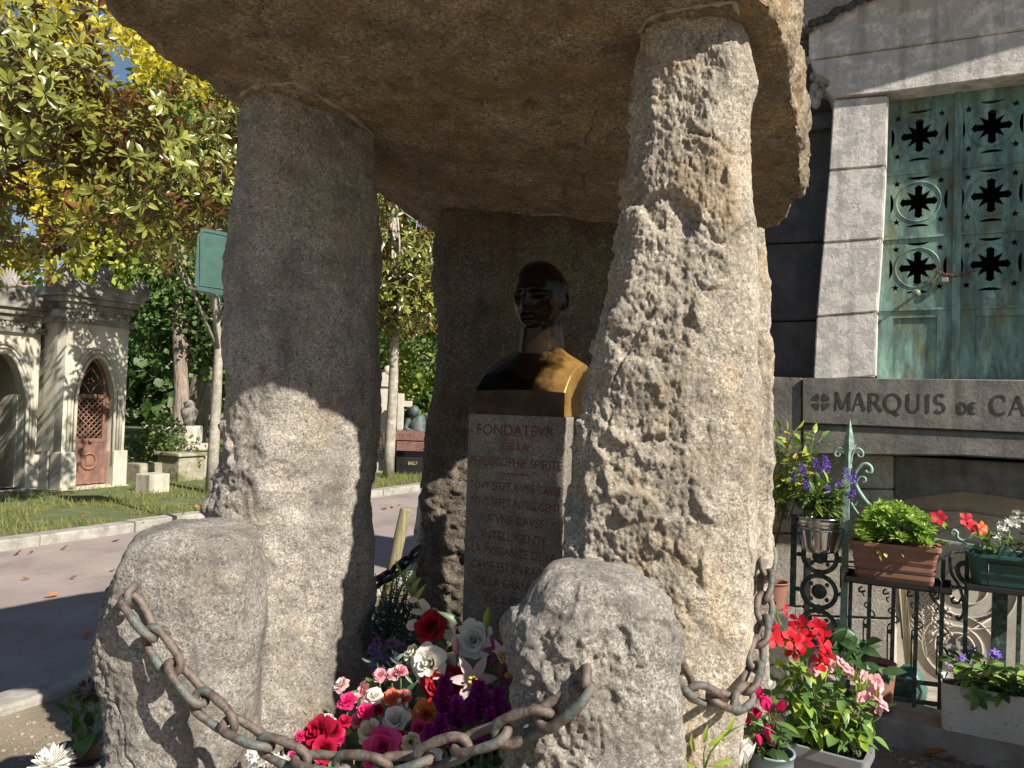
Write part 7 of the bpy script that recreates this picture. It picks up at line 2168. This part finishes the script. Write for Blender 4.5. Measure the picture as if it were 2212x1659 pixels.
def carnation(label, px, py, Y, rpx, col, nrm=(0, -.6, 1)):
    c = at(px, py, Y); s = rpx * Y / 1661 * 1.05
    t = thing('carnation', label, 'carnation', Vector((c.x, c.y + .05, SLABZ)), 'carnations in the bouquet')
    mesh_obj('bloom', CM[col], t, None, face(c, Vector(nrm) + rdir(0, 1, rf) * .25, s, rf.uniform(0, 6)))
    stems(t, [[c - Z * s * .5, c - Z * .08 + Vector((0, .02, 0)), Vector((c.x + rf.uniform(-.04, .04), c.y + .08, SLABZ))]], .0025, M['stem_green'])
for a_ in (('pale pink carnation left of the silver leaves', 821, 1461, 2.5, 16, 'pink'), ('pale pink carnation between two others above the silver leaves', 847, 1459, 2.5, 14, 'pink'), ('pale pink carnation nearest the cream rose', 866, 1453, 2.5, 16, 'pink'),
           ('faded pinkish carnation against the sunlit left stone', 738, 1482, 2.45, 17, 'blush', (-.6, -.6, .8)), ('soft pink carnation in shade left of the white carnation', 788, 1492, 2.46, 18, 'pink', (-.7, -.5, .7)), ('bright white carnation in the sun', 808, 1506, 2.36, 19, 'white'),
           ('coral carnation left of its twin above the white rose', 846, 1508, 2.40, 18, 'coral'), ('coral carnation nearest the orange rose', 870, 1509, 2.42, 18, 'coral'), ('hot pink carnation low against the left stone', 750, 1518, 2.36, 21, 'hot'),
           ('hot pink carnation right of the sunlit white one', 790, 1537, 2.32, 18, 'hot'), ('blush carnation bud above the hot pink one', 768, 1508, 2.4, 11, 'blush'), ('small red carnation cluster beside the crimson roses', 745, 1560, 2.30, 15, 'red'),
           ('red carnation behind the white rose', 815, 1534, 2.38, 14, 'red'), ('little red-pink carnation at the far left', 650, 1592, 2.24, 13, 'hot'), ('little pink carnation low between the roses', 735, 1600, 2.26, 12, 'hot')):
    carnation(*a_)
# baby's-breath like white sprig
WS = thing('white_sprig', 'sprig of tiny white flowers under the coral carnations', 'flower', at(870, 1540, 2.4))
for k in range(34): mesh_obj('floret', WFM, WS, None, face(at(868 + rf.gauss(0, 16), 1532 + rf.gauss(0, 16), 2.38 + rf.uniform(-.03, .05)), rdir(.6, 1, rf) - V, .009, rf.uniform(0, 6)))
WS2 = thing('white_sprig', 'clump of small white flowers at the foot of the left boundary stone', 'flower', at(570, 1645, 2.08))
for k in range(40): mesh_obj('floret', WFM, WS2, None, face(at(572 + rf.gauss(0, 20), 1638 + rf.gauss(0, 10), 2.10 + rf.uniform(-.03, .05)), rdir(.6, 1, rf) - V, .016, rf.uniform(0, 6)))
# lilies
lil = leaf_arr(.42, .42, .25, .35, nseg=8)
M['lily'] = petal_mat('lily_pale_pink', (.66, .46, .48), (.78, .64, .62), .3); M['lilymag'] = petal_mat('lily_magenta', (.42, .05, .22), (.58, .12, .34), .3)
LIL = np_mesh('petal', *lil); LIL.materials.append(M['lily'])
LILM = np_mesh('petal', *lil); LILM.materials.append(M['lilymag'])
def lily(label, px, py, Y, rpx, nrm, tilt, me=None):
    c = at(px, py, Y); s = rpx * Y / 1661
    t = thing('lily', label, 'lily', Vector((c.x, c.y + .05, SLABZ)), 'lilies in the bouquet')
    q = Vector(nrm).normalized().to_track_quat('Z', 'Y').to_matrix().to_4x4()
    for m_ in radial(6, tilt, .06, 1.0, rf, .10): mesh_obj('petal', me or LIL, t, None, Matrix.Translation(c) @ q @ Matrix.Scale(s, 4) @ m_)
    mb = MB(True)
    for k in range(6):
        a = k * 1.05 + .3; d = q.to_3x3() @ Vector((math.cos(a) * .35, math.sin(a) * .35, 1)); mb.tube([c, c + d * s * .45], .0016, 5); mb.sphere(c + d * s * .46, .0045, 6, 4, (1.6, 1, 1))
    mb.build('stamen', M['yel'] if k % 2 else M['stem_brown'], t)
    stems(t, [[c, c + Vector((0, .05, -.06)), Vector((c.x, c.y + .08, SLABZ))]], .004, M['stem_green'])
lily('open pale pink lily in the shade before the pedestal', 1022, 1468, 2.42, 52, (.05, -1, .25), 18)
lily('half-closed pale pink lily against the craggy stone', 1085, 1432, 2.40, 46, (.1, -.4, 1), 72)
lily('magenta lily behind the half-closed pale lily', 1072, 1405, 2.50, 34, (.3, -.8, .3), 30, LILM)
lily('second magenta lily low against the craggy stone', 1092, 1456, 2.44, 26, (.4, -.8, .1), 35, LILM)
def bud(label, px, py, Y, L, mat, lean=(0, 0, 1)):
    c = at(px, py, Y); h = L * Y / 1661
    t = thing('lily_bud', label, 'bud', Vector((c.x, c.y, SLABZ)), 'lily buds')
    mb = MB(True); mb.lathe(c - Z * h / 2, [(.002, 0), (h * .14, h * .15), (h * .20, h * .38), (h * .18, h * .65), (h * .09, h * .9), (.002, h)], lean, 9); mb.build('bud_case', mat, t)
    stems(t, [[c - Z * h / 2, c - Z * (h / 2 + .1) + Vector((.01, .03, 0)), Vector((c.x, c.y + .05, SLABZ))]], .003, M['stem_green'])
bud('green lily bud standing before the inscription', 1051, 1334, 2.55, 46, M['leaf_lime'], (.08, 0, 1))
bud('green lily bud beside the closed pink lily', 1084, 1375, 2.5, 34, M['leaf_mid'], (.1, 0, 1))
bud('rosy lily bud left of the large white rose', 986, 1396, 2.52, 40, M['pinkthroat'], (-.05, 0, 1))
# white gladiolus
gl = thing('gladiolus', 'white gladiolus spike with green buds beside the rear standing stone', 'gladiolus', at(925, 1420, 2.7))
ln = [at(868, 1236, 2.78), at(884, 1272, 2.77), at(902, 1305, 2.75), at(916, 1330, 2.72), at(932, 1400, 2.7)]
stems(gl, [ln[::-1]], .005, M['stem_green'])
for k in range(8):
    t_ = k / 8; p = ln[0].lerp(ln[2], t_); leaf_obj(gl, LM['limelance' if k % 2 else 'lance'], p, Vector((-.55 + (k % 2) * .9, -.2, .75)), .05 + .02 * t_, -V, name='bud_leaf')
glp = np_mesh('petal', *leaf_arr(.7, .6, .2, -.3, tip=.7, nseg=6)); glp.materials.append(PM['white'])
for (x, y, dx, dz, s) in ((921, 1328, 0.05, 1, .075), (917, 1330, -.5, .6, .06), (930, 1335, .5, .5, .06), (905, 1298, -.9, .4, .04), (912, 1348, -1, .1, .06), (950, 1385, .3, -.6, .06), (958, 1372, .6, .1, .06), (946, 1372, .1, .8, .05), (962, 1412, .3, -1, .06)):
    leaf_obj(gl, glp, at(x, y, 2.7), Vector((dx, -.3, dz)), s, -V, name='petal')
# purple celosia plumes
M['cel'] = petal_mat('celosia_purple', (.26, .008, .17), (.46, .03, .34), .15, .8)
CEL = [spike_mesh('plume', 1.0, .30, 420, M['cel'], 40 + k) for k in range(3)]
cz = [('tall purple plume before the open lily', 961, 1532, 62), ('purple plume right of the orange rose', 988, 1565, 60), ('purple plume low beside the cream rose', 952, 1606, 56), ('short purple plume at the left of the group', 926, 1610, 44), ('broad purple plume under the open lily', 1030, 1535, 56), ('slim purple plume right of the lily petal', 1046, 1525, 52), ('purple plume against the craggy stone', 1078, 1545, 54), ('dark purple plume low by the chain', 1040, 1618, 48), ('rear purple plume beside the craggy stone', 1064, 1580, 46), ('lowest purple plume over the chain', 985, 1620, 44), ('purple plume between lily and stone', 1012, 1558, 44)]
for i, (lb, x, y, L_) in enumerate(cz):
    Y = 2.30 - (y - 1530) * .0012
    p = at(x, y, Y); s = L_ * Y / 1661
    t = thing('celosia', lb, 'celosia', Vector((p.x, p.y, SLABZ)), 'purple celosia plumes')
    mesh_obj('plume', CEL[i % 3], t, None, Matrix.Translation(p) @ Euler((rf.uniform(-.2, .2), rf.uniform(-.25, .25), rf.uniform(0, 6))).to_matrix().to_4x4() @ Matrix.Scale(s, 4))
    for k in range(2):
        mesh_obj('plume', CEL[(i + 1) % 3], t, None, Matrix.Translation(p - Z * .004) @ Euler((rf.uniform(-.2, .2), (-.75, .75)[k], 0)).to_matrix().to_4x4() @ Matrix.Scale(s * .55, 4))
    stems(t, [[p, Vector((p.x, p.y + .03, SLABZ))]], .004, M['stem_green'])
    for k in range(5): leaf_obj(t, LM['lance'], p - Z * rf.uniform(.01, .09), Vector((rf.uniform(-1, 1), -rf.random(), .4)), .055, Z)
# ageratum and asters
def pom(mat, seed, n=150):
    r_ = random.Random(seed); ms_ = []
    for k in range(n):
        d = rdir(.35, 1, r_); ms_.append(frame(d * .45, d, rdir(0, 1, r_), .55))
    return bloom_mesh('bloom', [(leaf_arr(.22, .6, .1, .1, nseg=2), ms_, mat)])
M['violet'] = petal_mat('ageratum_violet', (.16, .12, .42), (.30, .25, .60), .2); M['mauve'] = petal_mat('aster_mauve', (.26, .09, .28), (.42, .18, .42), .2)
PV, PMv = pom(M['violet'], 1), pom(M['mauve'], 2)
ag = thing('ageratum_plant', 'fluffy violet and mauve flower heads in deep shade by the left stone', 'plant', at(825, 1470, 2.9))
for (x, y, r_, k) in ((803, 1405, 11, 0), (817, 1412, 12, 0), (832, 1422, 11, 0), (802, 1432, 11, 0), (808, 1447, 8, 0), (845, 1390, 14, 1), (814, 1386, 11, 1), (860, 1402, 11, 1), (828, 1402, 8, 1), (870, 1398, 8, 1)):
    mesh_obj('flower', PMv if k else PV, ag, None, face(at(x, y, 2.85), (0, -1, .6), r_ * 2.85 / 1661 * 1.05, rf.uniform(0, 6)))
leafy(ag, at(830, 1500, 2.95), [at(x, y, 2.9) for x, y in ((800, 1420), (820, 1430), (845, 1410), (865, 1415), (850, 1440), (810, 1460))], 5, .06, ['dark', 'lancedark'], rf, .003)
# silver-leaved dusty miller
dmu = thing('silver_plant', 'lacy silver-grey leaves among the pale carnations', 'plant', at(850, 1500, 2.55))
DML = leaf_mesh('silver_leaf', M['leaf_grey'], w=.3, pos=.5, fold=.3, curl=.3)
for k in range(46):
    x, y = 850 + rf.gauss(0, 18), 1468 + rf.gauss(0, 22)
    leaf_obj(dmu, DML, at(x, y, 2.55 + rf.uniform(-.03, .05)), Vector((rf.uniform(-1, 1), -.4, rf.uniform(-.2, 1))), rf.uniform(.03, .05), -V)
# evergreen shrubs behind, in the gap
hb = thing('evergreen_shrub', 'dark evergreen shrub with pale-edged paired leaves behind the chain in the gap', 'shrub', at(850, 1400, 3.3))
LMV = leaf_mesh('leaf_var', M['leaf_var'], w=.3, pos=.5, fold=.3, curl=.3)
lines = []
for k in range(22):
    b = at(850 + rf.uniform(-30, 30), 1380, 3.35); tp = at(rf.uniform(806, 905), rf.uniform(1212, 1300), 3.25 + rf.uniform(-.15, .15))
    ln = curve3(b, tp, 0, 6); lines.append(ln)
    if k < 12:
        for j in range(9):
            t_ = .3 + .7 * j / 9; p = b.lerp(tp, t_)
            for sg in (-1, 1):
                d = Quaternion(Z, j * 1.57) @ Vector((sg, 0, .35)); leaf_obj(hb, LMV, p, d, .045, Z)
stems(hb, lines, .004, M['stem_green'])
ms_ = []
for k in range(2600):
    v = rdir(0, 1, rf) * rf.random() ** .4
    p = at(855, 1365, 3.0) + Vector((v.x * .13, v.y * .11, v.z * .11)); ms_.append(frame(p, v + Z * .2, rdir(0, 1, rf), .022))
cn = thing('cushion_shrub', 'dense blue-green cushion shrub in deep shade between the stones', 'shrub', at(855, 1420, 3.0))
M['bluegreen'] = leaf_mat('leaf_blue_green', (.02, .055, .045), (.05, .10, .08), trans=.1, rough=.7)
tag(cloud('foliage', leaf_arr(.25, .5, .1, .1, nseg=2), ms_, M['bluegreen'], cn), kind='stuff')
# filler greenery between the blooms
fg_ = thing('bouquet_greenery', 'dark green leaves and stems filling the bouquet between the blooms', 'foliage', at(900, 1700, 2.4))
for k in range(230):
    x = rf.uniform(690, 1095); y = rf.uniform(1405 + max(0, (900 - x)) * .8, 1665)
    Y = 2.62 - (y - 1400) * .0015 + rf.uniform(.0, .10)
    leaf_obj(fg_, rf.choice((ROSELEAF, LM['dark'], LM['lancedark'], LM['dark'])), at(x, y, Y), Vector((rf.uniform(-1, 1), rf.uniform(-1, .3), rf.uniform(-.4, .9))), rf.uniform(.04, .07), -V + Z * .6)
for (x, y, dx, dz, s) in ((985, 1425, 1, -.15, .13), (1000, 1350, -.7, .5, .09), (1050, 1405, .8, -.3, .08), (1070, 1345, 1, .2, .10), (1085, 1490, .3, -1, .12), (905, 1505, -.5, -.9, .10)):
    leaf_obj(fg_, LM['lancedark'], at(x, y, 2.45), Vector((dx, -.2, dz)), s, -V + Z)
# black vases the stems stand in, almost wholly hidden by the blooms
for (x, y, Y, r_) in ((760, 1660, 2.5, .16), (860, 1600, 2.6, .18), (950, 1560, 2.65, .2), (1040, 1560, 2.6, .2), (880, 1660, 2.4, .16), (980, 1650, 2.4, .18)):
    p = at(x, y, Y); h_ = max(.06, p.z - SLABZ); mb = MB(True)
    mb.lathe(Vector((p.x, p.y, SLABZ)), [(r_ * .45, 0), (r_ * .62, h_ * .8), (r_ * .66, h_ * .95), (r_ * .6, h_ * .96), (.01, h_ * .9)], (0, 0, 1), 14)
    tag(mb.build('flower_vase', M['black']), 'black flower vase in the dark under the heaped blooms', 'vase', 'black vases under the bouquet')
# lower left: dark hydrangea and a white chrysanthemum
hy = thing('hydrangea', 'dark faded hydrangea left of the left boundary stone', 'plant', Vector((at(185, 1600, 2.7).x, 2.7, .05)))
M['fadepur'] = petal_mat('hydrangea_faded', (.06, .03, .045), (.14, .075, .085), .15)
PF = pom(M['fadepur'], 5, 120); PG = pom(M['leaf_mid'], 6, 120)
for (x, y, r_, k) in ((190, 1492, 26, 0), (172, 1522, 24, 1), (200, 1525, 26, 1), (160, 1505, 16, 1), (210, 1500, 20, 0)):
    mesh_obj('flower_head', PG if k else PF, hy, None, face(at(x, y, 2.7), (0, -.5, 1), r_ * 2.7 / 1661 * 1.1, rf.uniform(0, 6)))
hb_ = Vector((at(190, 1600, 2.7).x, 2.7, .02))
leafy(hy, hb_, [at(x, y, 2.68 + rf.uniform(-.05, .05)) for x, y in ((170, 1560), (200, 1570), (180, 1600), (150, 1545), (215, 1550), (195, 1620), (160, 1585))], 3, .09, ['dark', 'mid'], rf, .005)
cyp2 = round_pot('plant_pot', 'small terracotta pot at the foot of the left boundary stone', Vector((at(196, 1655, 2.55).x, 2.55, 0)), .07, .05, at(196, 1640, 2.55).z, M['terra'], 'pots on the ground')
chm = thing('chrysanthemum', 'white shaggy chrysanthemum head at the bottom left corner', 'flower', Vector((at(112, 1650, 2.3).x, 2.35, 0)))
r_ = random.Random(9); ms_ = []
for k, (n_, tl, s) in enumerate(((22, -18, 1.0), (22, 2, 1.0), (20, 22, .92), (16, 42, .8), (12, 62, .66), (8, 80, .5))): ms_ += radial(n_, tl, .04, s, r_, .16, k * .3)
CH = bloom_mesh('bloom', [(leaf_arr(.22, .65, .35, -.25, tip=.7, nseg=5), ms_, PM['white'])])
cp = at(112, 1652, 2.3); mesh_obj('bloom', CH, chm, None, face(cp, (-.1, -.5, 1), 44 * 2.3 / 1661, 0))
stems(chm, [[cp, Vector((cp.x + .03, cp.y + .05, 0))]], .005, M['stem_green'])
for k in range(6): leaf_obj(chm, LM['dark'], cp - Z * rf.uniform(.04, .12), Vector((rf.uniform(-1, 1), -.5, .1)), .07, Z)
